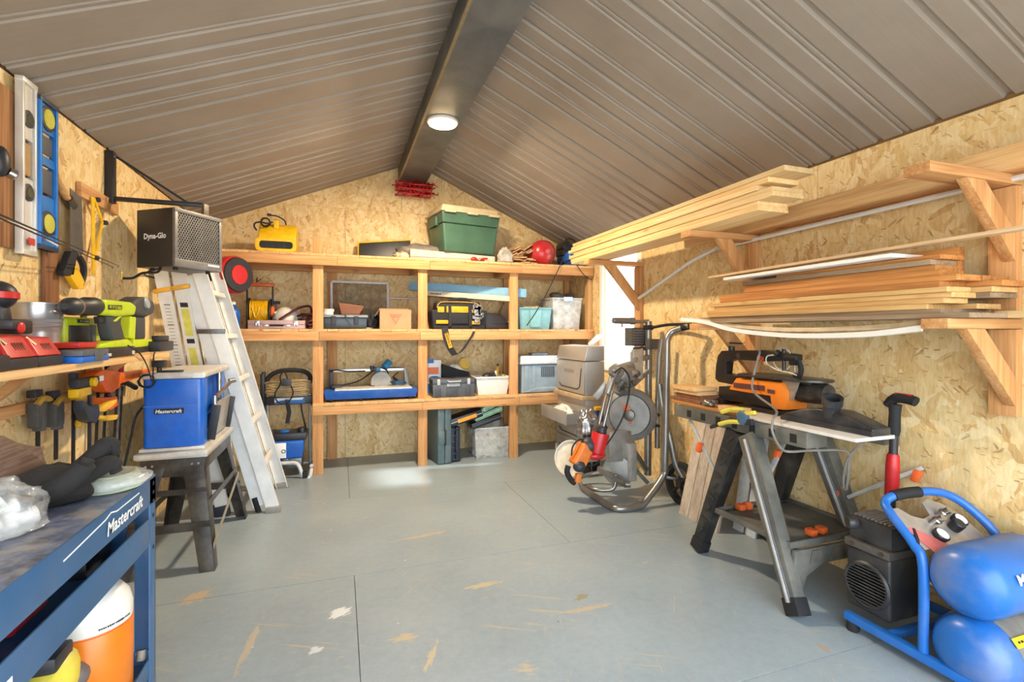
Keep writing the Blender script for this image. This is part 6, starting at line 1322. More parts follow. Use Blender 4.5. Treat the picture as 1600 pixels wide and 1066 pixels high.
# spray jug with orange fluid on the lower shelf
JX, JY = -.60, 1.545; JZ = .309
t = thing('chemical_jug', 'white plastic jug with orange lower half on the bench lower shelf', 'jug', (JX, JY, JZ)); R = .088
MB().lathe([(R*.9, .004), (R, .02), (R*1.01, .197), (R*.99, .200)], n=36).build('orange_base', plain('orange_fluid', '#e07a1a', .35, var=.05), t)
MB().lathe([(R*.99, .2005), (R, .204), (R, .235), (R*.93, .262), (R*.75, .283), (R*.45, .294), (.02, .297)], n=36).build('white_tank', plain('milky_plastic', '#e3ded5', .35, var=.03), t)
MB().lathe([(.03, .297), (.032, .31), (.012, .316), (.010, .345)], (-.02, 0, 0), n=18).build('cap', white_pl, t)
MB().lathe([(R+.0006, .198), (R+.0012, .199), (R+.0012, .202), (R+.0006, .203)], n=36).build('seam_band', orange_pl, t)
for k in range(9):
    a_ = -.98+.10*k; fine_print(t, black_print, (JX+(R+.001)*math.cos(a_), JY+(R+.001)*math.sin(a_), JZ+.215), (-math.sin(a_), math.cos(a_), 0), Zv, .0075, .005, 3, k)
tt = thing('cordless_jigsaw', 'yellow and grey power tool on the workbench lower shelf', 'power tool', (-.60, 1.345, JZ+.06))
MB().ell((0, 0, .10), (.05, .10, .05), 18, 10, rot=(.5, 0, 0)).build('body', plain('pale_yellow_plastic', '#d9c648', .4), tt); MB().box(-.03, .03, -.09, .07, .0, .06).build('foot', black_pl, tt, .012); MB().cyl((0, .03, .09), (0, .12, .06), .035).build('motor', grey_pl, tt, .006); MB().box(-.025, .025, -.02, .06, .145, .18).build('lever', black_pl, tt, .008)
tt = thing('metal_tray', 'grey metal tool tray on the workbench lower shelf', 'tray', (-.64, 1.33, JZ)); MB().shell(-.14, .13, -.16, .11, 0, .055, .95, .003).build('tray', plain('worn_grey_tin', '#77716a', .45, .5), tt); MB().cyl((-.1, -.12, .068), (.1, -.08, .068), .012).build('hammer_handle', fir_x, tt)
# things on the bench top
gl = plain('black_knit', '#201d1c', .9, bump=.5, scale=120)
def glove(lab, loc, rz, seed, s=1.0):
    t = thing('work_glove', lab, 'glove', loc, rz); o_ = Vector((seed*3.3, seed*1.7, 0))
    # palm and cuff: a slack, creased bag that gapes at the cuff
    secs = [(-.100, .050, .030), (-.098, .054, .034), (-.075, .056, .036), (-.045, .052, .040), (-.01, .054, .044), (.025, .056, .040), (.05, .050, .030), (.062, .036, .018)]
    mb = MB(); n = 22; vs_ = []; fs = []
    for j, (x, ry, rz_) in enumerate(secs):
        for i in range(n):
            a_ = 2*math.pi*i/n; p = Vector((x, ry*math.cos(a_), rz_*math.sin(a_)))
            k = 1+.28*noise.noise(p*28+o_); p = Vector((x+.012*noise.noise(p*20+o_), p.y*k, max(p.z*k, -rz_*.95)+rz_*.95+.002)); vs_.append(p*s)
    for j in range(len(secs)-1):
        for i in range(n): k = (i+1) % n; fs.append((j*n+i, j*n+k, (j+1)*n+k, (j+1)*n+i))
    fs.append(tuple(range((len(secs)-1)*n, len(secs)*n))); fs.append(tuple(reversed(range(n)))); mb._add(vs_, fs); mb.build('palm', gl, t)
    for f, (y, L_, lift) in enumerate(((-.036, .05, .045), (-.012, .06, .085), (.013, .058, .035), (.036, .045, .005))):
        MB().tube([(.02*s, y*s, .045*s), ((.05+L_*.35)*s, y*1.1*s, (.045+lift*.55)*s), ((.05+L_*.8)*s, y*1.2*s, (.03+lift)*s), ((.05+L_)*s, y*1.25*s, (.016+lift*.85)*s)], [.020*s, .020*s, .019*s, .018*s, .012*s], n=12, sub=5).build('finger', gl, t)
    MB().tube([(-.03*s, -.035*s, .04*s), (-.005*s, -.065*s, .055*s), (.02*s, -.085*s, .085*s), (.03*s, -.09*s, .105*s)], [.024*s, .023*s, .022*s, .020*s, .013*s], n=12, sub=5).build('thumb', gl, t)
    MB().tube([(-.101*s, .052*s*math.cos(a_*math.pi/8), (.031*math.sin(a_*math.pi/8)+.031)*s) for a_ in range(16)], .0035*s, n=6, closed=True).build('cuff_hem', plain('cuff_edge', '#3a3532', .9), t)
glove('black work glove with raised thumb lying on the blue workbench', (-.64, 1.455, BZt), .75, 1, 1.1)
glove('black work glove further back on the blue workbench', (-.69, 1.61, BZt), .1, 2, .75)
bagm = film('bench_film', '#dddcd9', .1, .36)
p = at(32, 815, Z=BZt)-Vector((.01, .04, 0)); crumple('parts_bag', 'clear bag of white plumbing fittings at the near end of the workbench', 'bag', bagm, (p.x-.01, p.y-.03, BZt+.03), (.085, .10, .075), 21.0, .3, n=36, m=22)
rg = random.Random(4)
for i in range(7):
    o = tag(MB().lathe([(.012, 0), (.018, .004), (.018, .02), (.012, .024), (.012, .045), (.017, .047), (.017, .055), (.001, .055)], (p.x-.02+rg.uniform(-.035, .035), p.y-.05+rg.uniform(-.04, .04), BZt+.016+.018*(i % 3)), (rg.uniform(-1, 1), rg.uniform(-1, 1), rg.uniform(0, .5)), 14).build('pipe_fitting', white_pl), 'white plastic pipe fitting inside the clear bag on the workbench', 'fitting', 'pipe fittings in the clear bag')
p = Vector((-.565, 1.575, BZt))
t = thing('tubing_bag', 'clear bag of coiled tubing at the far end of the workbench', 'bag', (p.x, p.y, BZt))
g = MB()
for i in range(5): g.tube([(.065*math.cos(a_*math.pi/8)*(1-.05*i), .065*1.1*math.sin(a_*math.pi/8)*(1-.05*i), .008+.007*i) for a_ in range(16)], .006, closed=True, sub=2)
g.build('tubing', plain('greenish_tubing', '#a9b39a', .2, var=.06), t)
MB().ell((0, 0, .022), (.088, .092, .024), 24, 12, f=lambda q: q*(1+.12*noise.noise(q*4))).build('film', bagm, t); MB().ell((-.04, .06, .03), (.016, .02, .016)).build('yellow_fitting', plain('lime_fitting', '#cfc62e', .4), t)
# white drawer and brown slab behind
t = thing('white_crate', 'pale grey plastic crate at the back of the workbench', 'crate', (-.87, 1.36, BZt))
MB().shell(-.13, .13, -.28, .20, 0, .085, .95, .006).build('tub', plain('pale_crate', '#bdb9b1', .5), t, .003)
g = MB(); ringprism(g, rrect(-.14, .14, -.29, .21, .02), rrect(-.128, .128, -.278, .198, .012), (0, 0, .078), Xv, Yv, (0, 0, .016)); g.build('rim', plain('pale_crate', '#bdb9b1', .5), t, .003)
def slabf(a_, b_):
    q = Vector((-.90, 1.14, 0)).lerp(Vector((-.735, 1.61, 0)), a_); n3 = Vector((.47, -.165, 0)).normalized()
    wd = .15*(1 if a_ < .7 else 1-(a_-.7)*2.2)
    q = q+n3*(wd*(b_-.5)); return (q.x, q.y, BZt+.165+.02*noise.noise(Vector((a_*5, b_*5, 1)))-.05*(b_-.5)**2*4-(.05*(a_-.8)/.2 if a_ > .8 else 0))
tag(MB().grid(slabf, 24, 8, .06).build('wood_slab', wood('weathered_brown', ('#3f2d26', '#6b5044', '#8f735f'), 'y', False, .7, 1.4), None, .006), 'weathered brown slab of timber on the pale crate', 'wood slab')

# ------------------------------------------------------------------ steel tool chest under the window
stain = plain('brushed_steel', '#b9b6b2', .36, .5, var=.08, scale=4); dkseam = plain('dark_seam', '#3a3835', .6)
CX0, CX1, CY0, CY1 = 1.97, 2.16, 3.80, 4.38
t = thing('tool_chest', 'brushed steel tool chest on casters below the window', 'tool chest', (2.2, 4.08, 0))
wp(MB().box(CX0+.012, CX1, CY0, CY1, .13, .66), 'lower_cabinet', stain, t, .004); wp(MB().box(CX0+.012, CX1, CY0, CY1, .70, .99), 'upper_cabinet', stain, t, .004)
wp(MB().box(CX0-.03, CX1, CY0-.01, CY1+.01, .662, .698), 'work_ledge', plain('tan_ledge', '#b99f7c', .6), t, .004)
wp(MB().hexa([(CX0, CY0, .995), (CX1, CY0, .995), (CX1, CY1, .995), (CX0, CY1, .995), (CX0+.03, CY0, 1.118), (CX1, CY0, 1.125), (CX1, CY1, 1.125), (CX0+.03, CY1, 1.118)]), 'lid', stain, t, .006)
for z0, z1 in ((.71, .98), (.14, .29), (.295, .45)):
    dr = wp(MB().box(CX0-.004, CX0+.011, CY0+.01, CY1-.01, z0, z1), 'drawer_front', stain, t, .004)
    wp(MB().tube([(CX0-.006, CY0+.05, z1-.05), (CX0-.008, CY0+.08, z0+.06), (CX0-.008, CY0+.13, z0+.035), (CX0-.008, CY1-.13, z0+.035), (CX0-.008, CY1-.08, z0+.06)], .004, n=6), 'pressed_line', dkseam, t)
# open drawer full of bits
wp(MB().shell(CX0-.16, CX0+.01, CY0+.02, CY1-.02, .46, .55, 1.0, .003), 'open_drawer', stain, t); wp(MB().box(CX0-.165, CX0-.16, CY0+.01, CY1-.01, .455, .57), 'drawer_front', stain, t, .003)
tt = thing('rag_heap', 'white rag in the open drawer of the steel tool chest', 'rag', (CX0-.08, 4.05, .463)); MB().ell((0, 0, .06), (.06, .15, .07), 24, 14, f=lambda q: q*(1+.3*noise.noise(q*3))).build('cloth', plain('white_rag', '#d9d7d2', .8), tt)
wp(MB().box(CX0-.0055, CX0-.0035, CY0+.2, CY0+.4, .88, .91), 'badge', plain('grey_badge', '#8e8780', .4), t)
for x in (CX0+.05, CX1-.05):
    for y in (CY0+.05, CY1-.05): wp(MB().cyl((x-.018, y, .05), (x+.018, y, .05), .05, n=20).box(x-.02, x+.02, y-.03, y+.03, .09, .13), 'caster', rubber, t, .003)
wp(MB().box(CX0-.01, CX0+.02, CY1-.02, CY1+.012, .12, .18).box(CX0-.01, CX0+.02, CY1-.02, CY1+.012, .65, .70), 'corner_guard', plain('white_guard', '#d6d2ca', .5), t, .004)
wp(MB().tube([(CX0-.01, CY0-.006, .69), (CX0-.03, CY0-.02, .60)], .01), 'yellow_tag', yellow_pl, t) if False else None
tag(MB().bar((2.05, 3.84, 1.14), (2.2, 3.95, 1.215), .05, .02).build('white_stick', white_pl, None, .004), 'white plastic stick lying tilted on the steel tool chest', 'stick')
tt = thing('blue_spray_box', 'blue carton hung beside the open drawer of the tool chest', 'carton', (2.10, 3.768, .38)); MB().box(-.05, .06, -.03, .03, 0, .2).build('carton', plain('deep_blue_card', '#243f86', .5), tt, .002); MB().box(-.051, .03, -.031, -.0301, .03, .1).build('pale_label', plain('label_grey', '#c8cacb', .5), tt); MB().box(-.06, .02, -.035, .0, .2, .23).build('yellow_cap', yellow_pl, tt, .003)
# ------------------------------------------------------------------ folded mitre saw trolley
tb = plain('grey_tube_steel', '#8d8a86', .32, .75, var=.06)
t = thing('mitre_saw_stand', 'grey tubular folding saw trolley standing upright against the right wall', 'saw stand', (2.2, 3.2, 0))
r = .025; NY, FY = 3.05, 3.46
U = lambda u, v, Y: at(u, v, Y=Y)
nf = [Vector((1.80, 3.50, .022)), Vector((1.79, 3.20, .022)), Vector((1.80, 3.04, .022)), Vector((1.86, 3.0, .022)), Vector((1.97, 3.0, .022)), Vector((2.03, 3.01, .04)), U(1036, 745, NY), U(1039, 720, NY), U(1041, 620, NY), U(1042, 545, NY), U(1043, 530, NY), U(1050, 519, NY-.01), U(1062, 514, NY-.05), U(1076, 510, NY-.10)]
wp(MB().tube(smooth_path(nf, 4), r, n=12), 'front_frame', tb, t)
wp(MB().cyl(U(1064, 513, NY-.06), U(1082, 509, NY-.12), .024, n=14), 'grip', rubber, t, .004)
wp(MB().tube([U(1012, 742, FY), U(1013, 620, FY), U(1013, 502, FY)], .029, n=14), 'rear_upright', tb, t); wp(MB().box(*sum([[U(1013, 510, FY).x-.03, U(1013, 510, FY).x+.03], [FY-.03, FY+.03], [U(1013, 512, FY).z-.02, U(1013, 512, FY).z+.02]], [])), 'clamp_collar', black_pl, t, .005)
wp(MB().tube([U(1027, 700, 3.3), U(1027, 640, 3.3), U(1030, 560, 3.3), U(1034, 530, 3.28)], .021, n=10), 'middle_tube', tb, t); wp(MB().tube([U(1003, 545, 3.42), U(998, 590, 3.4), U(992, 600, 3.38)], .015), 'strut', tb, t)
wp(MB().tube(smooth_path([U(1014, 513, FY), U(1040, 508, 3.3), U(1062, 507, 3.12), U(1080, 507, 2.95)], 4), .012), 'black_bar', rubber, t)
wp(MB().tube(smooth_path([Vector((1.83, 3.46, .05)), Vector((1.83, 3.36, .05)), Vector((1.95, 3.3, .06)), U(962, 742, 3.3)], 4), .016, n=10).tube(smooth_path([Vector((1.80, 3.50, .022)), Vector((1.83, 3.62, .06)), Vector((1.98, 3.62, .09)), Vector((2.1, 3.5, .1))], 4), .016, n=10), 'base_loop', tb, t)
wp(MB().bar(U(978, 757, 3.2), U(935, 732, 3.45), .035, .04).bar(U(1010, 735, 3.44), U(980, 690, 3.4), .03, .04).bar(U(1012, 755, 3.3), U(975, 715, 3.35), .03, .03).bar(U(1036, 745, NY), Vector((2.42, 2.98, .16)), .02, .02), 'linkage', tb, t, .004)
wp(MB().cyl(U(976, 757, 3.17), U(984, 757, 3.16), .024), 'pivot_cap', tb, t)
wp(MB().tube(smooth_path([U(1030, 600, 3.1), U(1036, 640, 3.08), U(1048, 690, 3.04), U(1056, 725, 3.02), Vector((2.34, 2.99, .2))], 4), .024, n=10), 'wheel_arm', tb, t)
WC = Vector((2.325, 2.985, .155))
wp(MB().lathe([(.118, -.025), (.15, -.022), (.155, 0), (.15, .022), (.118, .025), (.118, -.025)], WC, (1, .05, 0), 36), 'tyre', rubber, t)
g = MB().cyl(WC-Vector((.03, 0, 0)), WC+Vector((.03, 0, 0)), .03)
for k in range(6): a_ = k*math.pi/3+.3; g.bar(WC, WC+Vector((0, .12*math.cos(a_), .12*math.sin(a_))), .016, .03, (1, 0, 0))
wp(g, 'wheel_hub', black_pl, t, .002)
wp(MB().cyl(U(990, 545, 3.46), U(1012, 545, 3.46), .015).box(U(1012, 535, 3.4).x-.01, U(1012, 535, 3.4).x+.12, 3.36, 3.42, U(1012, 540, 3.4).z-.03, U(1012, 530, 3.4).z), 'cross_block', plain('dark_grey_casting', '#5c5955', .5, .4), t, .004)
wp(MB().lathe([(.024, 0), (.026, .02), (.026, .15), (.03, .16), (.03, .19)], U(958, 501, 3.46), (U(1000, 502, 3.46)-U(958, 501, 3.46)), 18).bar(U(992, 503, 3.46), U(1013, 502, 3.46), .03, .03).cyl(U(972, 506, 3.46), U(972, 512, 3.46), .009), 'work_support', tb, t, .003)
for v in (648, 665): wp(MB().cyl(U(1026, v, 3.28)-Vector((0, .03, 0)), U(1026, v, 3.28)+Vector((0, .02, 0)), .012), 'stop_knob', black_pl, t)
wp(MB().box(U(1000, 730, 3.55).x, U(1035, 730, 3.55).x, 3.54, 3.58, .09, .34), 'lower_bracket', plain('rust_brown_steel', '#6e4f3c', .6), t, .003) if False else None
# the saw itself
al2 = plain('cast_aluminium', '#99958f', .42, .6, var=.18, scale=12, dust=.3)
t = thing('mitre_saw', 'grey sliding mitre saw with orange guard mark folded on the trolley', 'mitre saw', (2.03, 3.32, .12))
bc = U(984, 648, 3.34); axs = Vector((-.62, -.78, .05)).normalized(); sd = axs.cross(Zv).normalized()
wp(MB().lathe([(.02, .012), (.118, .012), (.118, .016), (.02, .016)], bc-Vector((.02, 0, -.01)), axs, 44), 'blade', plain('saw_blade_grey', '#a8a49d', .42, .5), t)
wp(MB().lathe([(.06, -.04), (.19, -.045), (.205, -.02), (.2, .01), (.16, .03), (.15, .018), (.06, .005)], bc+sd*.0, axs, 40), 'lower_guard', plain('guard_grey', '#8f8d89', .35, .5), t)
wp(MB().lathe([(.07, .028), (.15, .026), (.152, .031), (.07, .034)], bc, axs, 40), 'guard_ring', plain('ring_alloy', '#85827d', .45, .4), t)
wp(MB().prism([(-.06, -.02), (-.02, .07), (.03, .085), (.01, -.02), (-.03, -.07)], bc+axs*.036+sd*.02, sd, Zv, axs*.006), 'orange_mark', plain('rust_orange', '#c0582a', .5), t, .002)
wp(MB().lathe([(.03, .03), (.045, .034), (.04, .05), (.02, .055)], bc, axs, 20), 'arbor', dark_steel, t)
hd = U(968, 590, 3.36)
wp(MB().ell(hd+Vector((.03, 0, .02)), (.12, .09, .085), 20, 12, rot=(.3, .4, 0), f=lambda q: q*(1+.18*noise.noise(q*4))).cyl(hd+Vector((-.06, -.05, .05)), hd+Vector((.12, .05, .07)), .055).box(hd.x-.02, hd.x+.1, 3.3, 3.42, hd.z-.12, hd.z+.0), 'head_casting', al2, t, .006)
wp(MB().cyl(hd+Vector((.05, -.06, -.02)), hd+Vector((.09, .1, -.03)), .06), 'motor', plain('dark_grey_casting', '#5c5955', .5, .4), t, .006)
wp(MB().box(U(988, 546, 3.4).x-.0, U(1001, 546, 3.4).x+.01, 3.38, 3.42, U(990, 592, 3.4).z, U(990, 546, 3.4).z).box(U(984, 550, 3.4).x, U(990, 550, 3.4).x, 3.385, 3.40, U(990, 580, 3.4).z, U(990, 550, 3.4).z), 'fence_plate', plain('pale_alloy', '#bdbab4', .3, .6), t, .004)
vb = MB().box(U(986, 512, 3.5).x, U(1010, 512, 3.5).x, 3.49, 3.60, U(990, 541, 3.5).z, U(990, 512, 3.5).z)
wp(vb, 'vent_box', plain('dark_grey_casting', '#5c5955', .5, .4), t, .006); g = MB()
for i in range(6): g.box(U(988, 512, 3.5).x, U(1008, 512, 3.5).x, 3.484, 3.489, U(990, 537-4*i, 3.5).z, U(990, 535.4-4*i, 3.5).z)
wp(g, 'vent_slats', plain('rib_grey', '#7f7a74', .5, .3), t)
for o in (0, .045): wp(MB().cyl(U(950, 612, 3.3)+Vector((o, .02, 0)), U(926, 712, 3.22)+Vector((o, .02, 0)), .013, n=12), 'slide_rail', steel, t)
wp(MB().cyl(U(960, 580, 3.3), U(949, 616, 3.28), .03, .024).bar(U(948, 600, 3.36), U(930, 622, 3.4), .04, .05), 'slide_clamp', al2, t, .005)
wp(MB().tube(smooth_path([U(960, 583, 3.24), U(972, 575, 3.2), U(983, 590, 3.2), U(983, 615, 3.2), U(974, 650, 3.2), U(958, 680, 3.2), U(940, 705, 3.2)], 5), .006), 'power_cord', rubber, t)
bx = U(968, 690, 3.36)
wp(MB().box(bx.x-.12, bx.x+.10, 3.30, 3.44, U(968, 718, 3.36).z, U(968, 672, 3.36).z), 'base_casting', al2, t, .008); wp(MB().box(bx.x+.02, bx.x+.09, 3.26, 3.32, U(968, 748, 3.36).z, U(968, 690, 3.36).z), 'turntable_arm', plain('pale_alloy', '#bdbab4', .3, .6), t, .004)
wp(MB().lathe([(.02, -.03), (.11, -.03), (.115, 0), (.11, .02), (.02, .025)], U(965, 735, 3.34), axs, 32), 'turntable', plain('guard_grey', '#8f8d89', .35, .5), t)
g = MB(); rg = random.Random(6)
for i in range(14): p = hd+Vector((rg.uniform(-.12, .14), rg.uniform(-.1, -.02), rg.uniform(-.14, .07))); g.cbox(p, (rg.uniform(.02, .06), rg.uniform(.02, .05), rg.uniform(.02, .06)), (rg.uniform(0, 1), rg.uniform(0, 1), rg.uniform(0, 1)))
wp(g, 'brackets_and_knobs', plain('dark_casting', '#6b6762', .5, .45, var=.3, scale=30), t, .005)
wp(MB().bar(U(990, 563, 3.38), U(1014, 558, 3.45), .03, .04).bar(U(985, 605, 3.36), U(1012, 580, 3.45), .03, .035), 'mounting_arm', al2, t, .004)
# orange cordless saw hanging handle down, red can, silver bag, white lid
t = thing('reciprocating_saw', 'orange and black power tool hung nose up in front of the mitre saw', 'power tool', tuple(U(905, 750, 3.15)))
q = lambda u, v, o=0: U(u, v, 3.15)+Vector((0, o, 0))
wp(MB().bar(q(912, 735), q(908, 692), .085, .12, (0, 1, 0)) if False else MB().bar(q(900, 728), q(917, 695), .10, .10, (0, 1, 0)), 'housing', plain('ridgid_orange', '#d9752a', .45), t, .02, seg=3)
wp(MB().ell(q(922, 697), (.075, .06, .06), 18, 10, rot=(0, .5, 0)), 'gear_head', plain('slate_black', '#2c2f36', .5), t); wp(MB().ell(q(901, 727, -.04), (.045, .04, .04), 16, 10), 'motor_cap', plain('slate_black', '#2c2f36', .5), t)
wp(MB().tube(smooth_path([q(888, 728), q(886, 738), q(892, 750), q(898, 755)], 4), .02, n=10), 'rear_grip', rubber, t); wp(MB().bar(q(901, 738, -.03), q(899, 752, -.03), .04, .035, (0, 1, 0)), 'orange_tail', plain('ridgid_orange', '#d9752a', .45), t, .006)
wp(MB().tube(smooth_path([q(918, 690), q(905, 687), q(895, 698), q(893, 712)], 5), .006).tube(smooth_path([q(935, 700), q(940, 712), q(930, 726), q(918, 728)], 5), .006), 'power_cord', rubber, t)
t = thing('red_can', 'red tapered plastic cup stuck between the saw rails', 'cup', tuple(U(935, 705, 3.12)))
wp(MB().lathe([(.035, -.09), (.05, -.08), (.062, .05), (.06, .06), (.05, .06)], U(936, 690, 3.12), (.25, 0, 1), 22), 'cup', red_pl, t); wp(MB().ell(U(932, 712, 3.12), (.07, .04, .03), 14, 8), 'skirt', red_pl, t); wp(MB().lathe([(.025, .06), (.04, .065), (.035, .10), (.02, .11)], U(936, 690, 3.12), (.25, 0, 1), 16), 'collar', black_pl, t)
sil = plain('crinkled_foil', '#a8a6a3', .25, .85, var=.2, scale=30)
crumple('foil_pouch', 'crinkled silver foil pouch hung left of the mitre saw', 'pouch', sil, tuple(U(919, 667, 3.28)), (.085, .06, .13), 31.0, .3, flat=False, n=34, m=22)
tag(MB().lathe([(.001, 0), (.12, .0), (.128, .006), (.13, .02), (.122, .02), (.12, .01), (.001, .012)], U(893, 716, 3.32), (-.75, -.6, .25), 36).build('plastic_disc', plain('cream_lid', '#d9d3c4', .5)), 'round cream plastic lid leaning behind the orange tool', 'lid')
# ------------------------------------------------------------------ weathered slatted panel leaning on the wall
grey_wood = wood('weathered_grey', ('#8f7f70', '#b7a898', '#cdc0b2'), 'z', True, .8, 1.2)
t = thing('slat_panel', 'weathered slatted wood panel leaning behind the work stand', 'wood panel', (2.3, 2.74, 0))
for i in range(4):
    y1 = 2.86-.093*i; y0 = y1-.088
    wp(MB().hexa([(2.205, y0, 0), (2.205, y1, 0), (2.225, y1, .003), (2.225, y0, .003), (2.42, y0+.0, .86), (2.42, y1, .86), (2.44, y1, .863), (2.44, y0, .863)]), 'slat', grey_wood, t, .002)
for z in (.09, .72): wp(MB().box(2.228+.25*z, 2.248+.25*z, 2.50, 2.85, z, z+.06), 'batten', grey_wood, t)
for i, (y, lab, mt) in enumerate(((2.50, 'narrow whitewashed board leaning under the work stand', plain('whitewash', '#cfccc6', .6)), (2.40, 'pale board with blue paint mark leaning under the work stand', plain('bluish_white', '#c8cfd6', .5)))):
    o = MB().hexa([(2.36, y-.05, 0), (2.36, y+.03, 0), (2.375, y+.03, 0), (2.375, y-.05, 0), (2.465, y-.05, .62), (2.465, y+.03, .62), (2.48, y+.03, .62), (2.48, y-.05, .62)])
    if i == 0: tag(o.build('leaning_board', mt, None, .002), lab, 'board')
    else:
        tt = thing('leaning_board', lab, 'board', (2.42, y, 0)); wp(o, 'board', mt, tt, .002); wp(MB().hexa([(2.3985, y-.04, .27), (2.3985, y+.015, .28), (2.402, y+.015, .28), (2.402, y-.04, .27), (2.4015, y-.04, .30), (2.4015, y+.015, .31), (2.405, y+.015, .31), (2.405, y-.04, .30)]), 'blue_mark', blue_pl, tt)
# ------------------------------------------------------------------ folding work stand
stp = plain('work_stand_plastic', '#56554f', .55, var=.18, scale=10, dust=.45); strip = plain('leg_strip_alloy', '#c9c9c7', .4, .3); gplate = plain('dark_grey_leg', '#6d6f72', .45, .15)
oj = plain('clip_orange', '#d9622b', .45)
t = thing('work_stand', 'black folding work stand with grey-striped legs and orange clips', 'work stand', (2.2, 2.0, 0))
TZ = .80; TY0, TY1 = 1.665, 2.58
for nm, x0, x1, ya, yb in (('front_jaw', 1.965, 2.09, TY0, TY1), ('rear_jaw', 2.36, 2.47, 1.60, 2.46)):
    wp(MB().box(x0, x1, ya, yb, TZ-.075, TZ-.004), nm, stp, t, .004)
    g = MB(); y = ya+.05
    while y < yb-.05: g.box(x0-.002, x0+.001, y, y+.035, TZ-.06, TZ-.02); y += .12
    wp(g, nm+'_recess', plain('near_black', '#161616', .7), t) if nm == 'front_jaw' else None
wp(MB().box(2.09, 2.36, 1.9, 1.95, TZ-.07, TZ-.03).box(2.09, 2.36, 2.25, 2.3, TZ-.07, TZ-.03), 'cross_tube', gplate, t, .003)
def leg(top_, foot, m, with_strip, xs):
    top_, foot = Vector(top_), Vector(foot); a = (foot-top_).normalized(); side = Vector((1, 0, 0)); w = (side.cross(a)).normalized()
    lg = wp(MB().hexa([foot-w*.034-side*.03, foot-w*.034+side*.03, foot+w*.034+side*.03, foot+w*.034-side*.03, top_-w*.05-side*.035, top_-w*.05+side*.035, top_+w*.05+side*.035, top_+w*.05-side*.035]), 'leg', m, t, .006)
    if with_strip:
        f0, t0 = foot.lerp(top_, .07), foot.lerp(top_, .97)
        wp(MB().bar(f0-side*.034+w*.002, t0-side*.039+w*.002, .03, .006, side), 'leg_plate', gplate, lg, .001); wp(MB().bar(f0-side*.038, t0-side*.043, .012, .005, side), 'leg_strip', strip, lg, .001)
    wp(MB().bar(foot+Vector((0, 0, .0)), foot.lerp(top_, .09), .078, .072, side), 'leg_shoe', rubber, lg, .006)
    return lg
A1, A2 = (1.985, 2.06, TZ-.075), (2.41, 2.0, TZ-.075)
leg((1.985, 2.09, TZ-.075), (1.935, 2.33, .012), plain('dusty_black', '#1d1d1d', .5, dust=.2), False, 0); leg((1.985, 2.01, TZ-.075), (1.885, 1.635, .012), stp, True, 0)
leg((2.40, 2.07, TZ-.075), (2.43, 2.33, .012), plain('dusty_black', '#1d1d1d', .5, dust=.2), False, 0); leg((2.40, 1.97, TZ-.075), (2.44, 1.70, .012), stp, True, 0)
# ribbed inside of the black leg
g = MB(); 
for i in range(9):
    f = i/9; p = Vector((1.985, 2.09, TZ-.075)).lerp(Vector((1.935, 2.33, .012)), .06+f*.86)
    g.cbox(p+Vector((-.036, 0, 0)), (.006, .055, .014), (-.35+(.7 if i % 2 else -.3), 0, 0))
wp(g, 'leg_ribs', plain('rib_black', '#2c2c2c', .45), t, .002)
# tray between the legs
wp(MB().box(1.935, 2.44, 1.72, 2.20, .262, .276), 'tray', stp, t, .004); g = MB()
for a in ((1.93, 2.445, 1.715, 1.73), (1.93, 2.445, 2.19, 2.205)): g.box(*a, .262, .292)
g.box(1.928, 1.945, 1.72, 2.2, .262, .292).box(2.43, 2.447, 1.72, 2.2, .262, .292); wp(g, 'tray_rim', stp, t, .004)
g = MB()
for i in range(9): g.box(1.97+i*.05, 2.005+i*.05, 1.745, 1.757, .2765, .278).box(1.97+i*.05, 2.005+i*.05, 2.16, 2.172, .2765, .278)
wp(g, 'tray_slots', plain('near_black', '#161616', .7), t)
wp(MB().prism([(1.72, .262), (1.715, .18), (1.70, .10), (1.675, .05), (1.655, .12), (1.69, .262)], (1.93, 0, 0), Yv, Zv, (.03, 0, 0)) if False else MB().prism([(1.90, .05), (1.96, .05), (2.0, .14), (2.10, .185), (2.30, .185), (2.42, .13), (2.45, .262), (1.93, .262)], (0, 1.69, 0), Xv, Zv, (0, .02, .0)), 'end_web', stp, t, .004)
for xx in (2.06, 2.19, 2.32): wp(MB().prism([(-.05, -.03), (.05, -.03), (.03, .025), (-.03, .025)], (xx, 1.689, .228), Xv, Zv, (0, -.004, 0)), 'web_panel', plain('web_dust', '#4d4a45', .6, dust=.4), t, .001)
for x, y in ((2.04, 2.15), (2.09, 2.15), (2.10, 1.77), (2.17, 1.775)): wp(MB().box(x, x+.04, y-.022, y+.022, .2785, .312), 'clamp_dog', oj, t, .008)
wp(MB().bar((1.94, 1.90, .46), (2.40, 2.13, TZ-.09), .022, .022), 'diagonal_strut', strip, t, .003); wp(MB().bar((2.40, 1.80, .42), (2.46, 1.50, .64), .018, .018), 'diagonal_strut', strip, t, .003); wp(MB().bar((1.99, 2.48, TZ-.08), (1.96, 2.2, .44), .012, .02), 'diagonal_strut', strip, t, .003)
for p in ((1.935, 1.87, .46), (2.17, 2.015, .60), (2.40, 1.84, .44), (2.455, 1.52, .60), (1.965, 2.36, .58)): wp(MB().cbox(p, (.034, .028, .06), (.3, .1, 0)), 'clip', oj, t, .01)
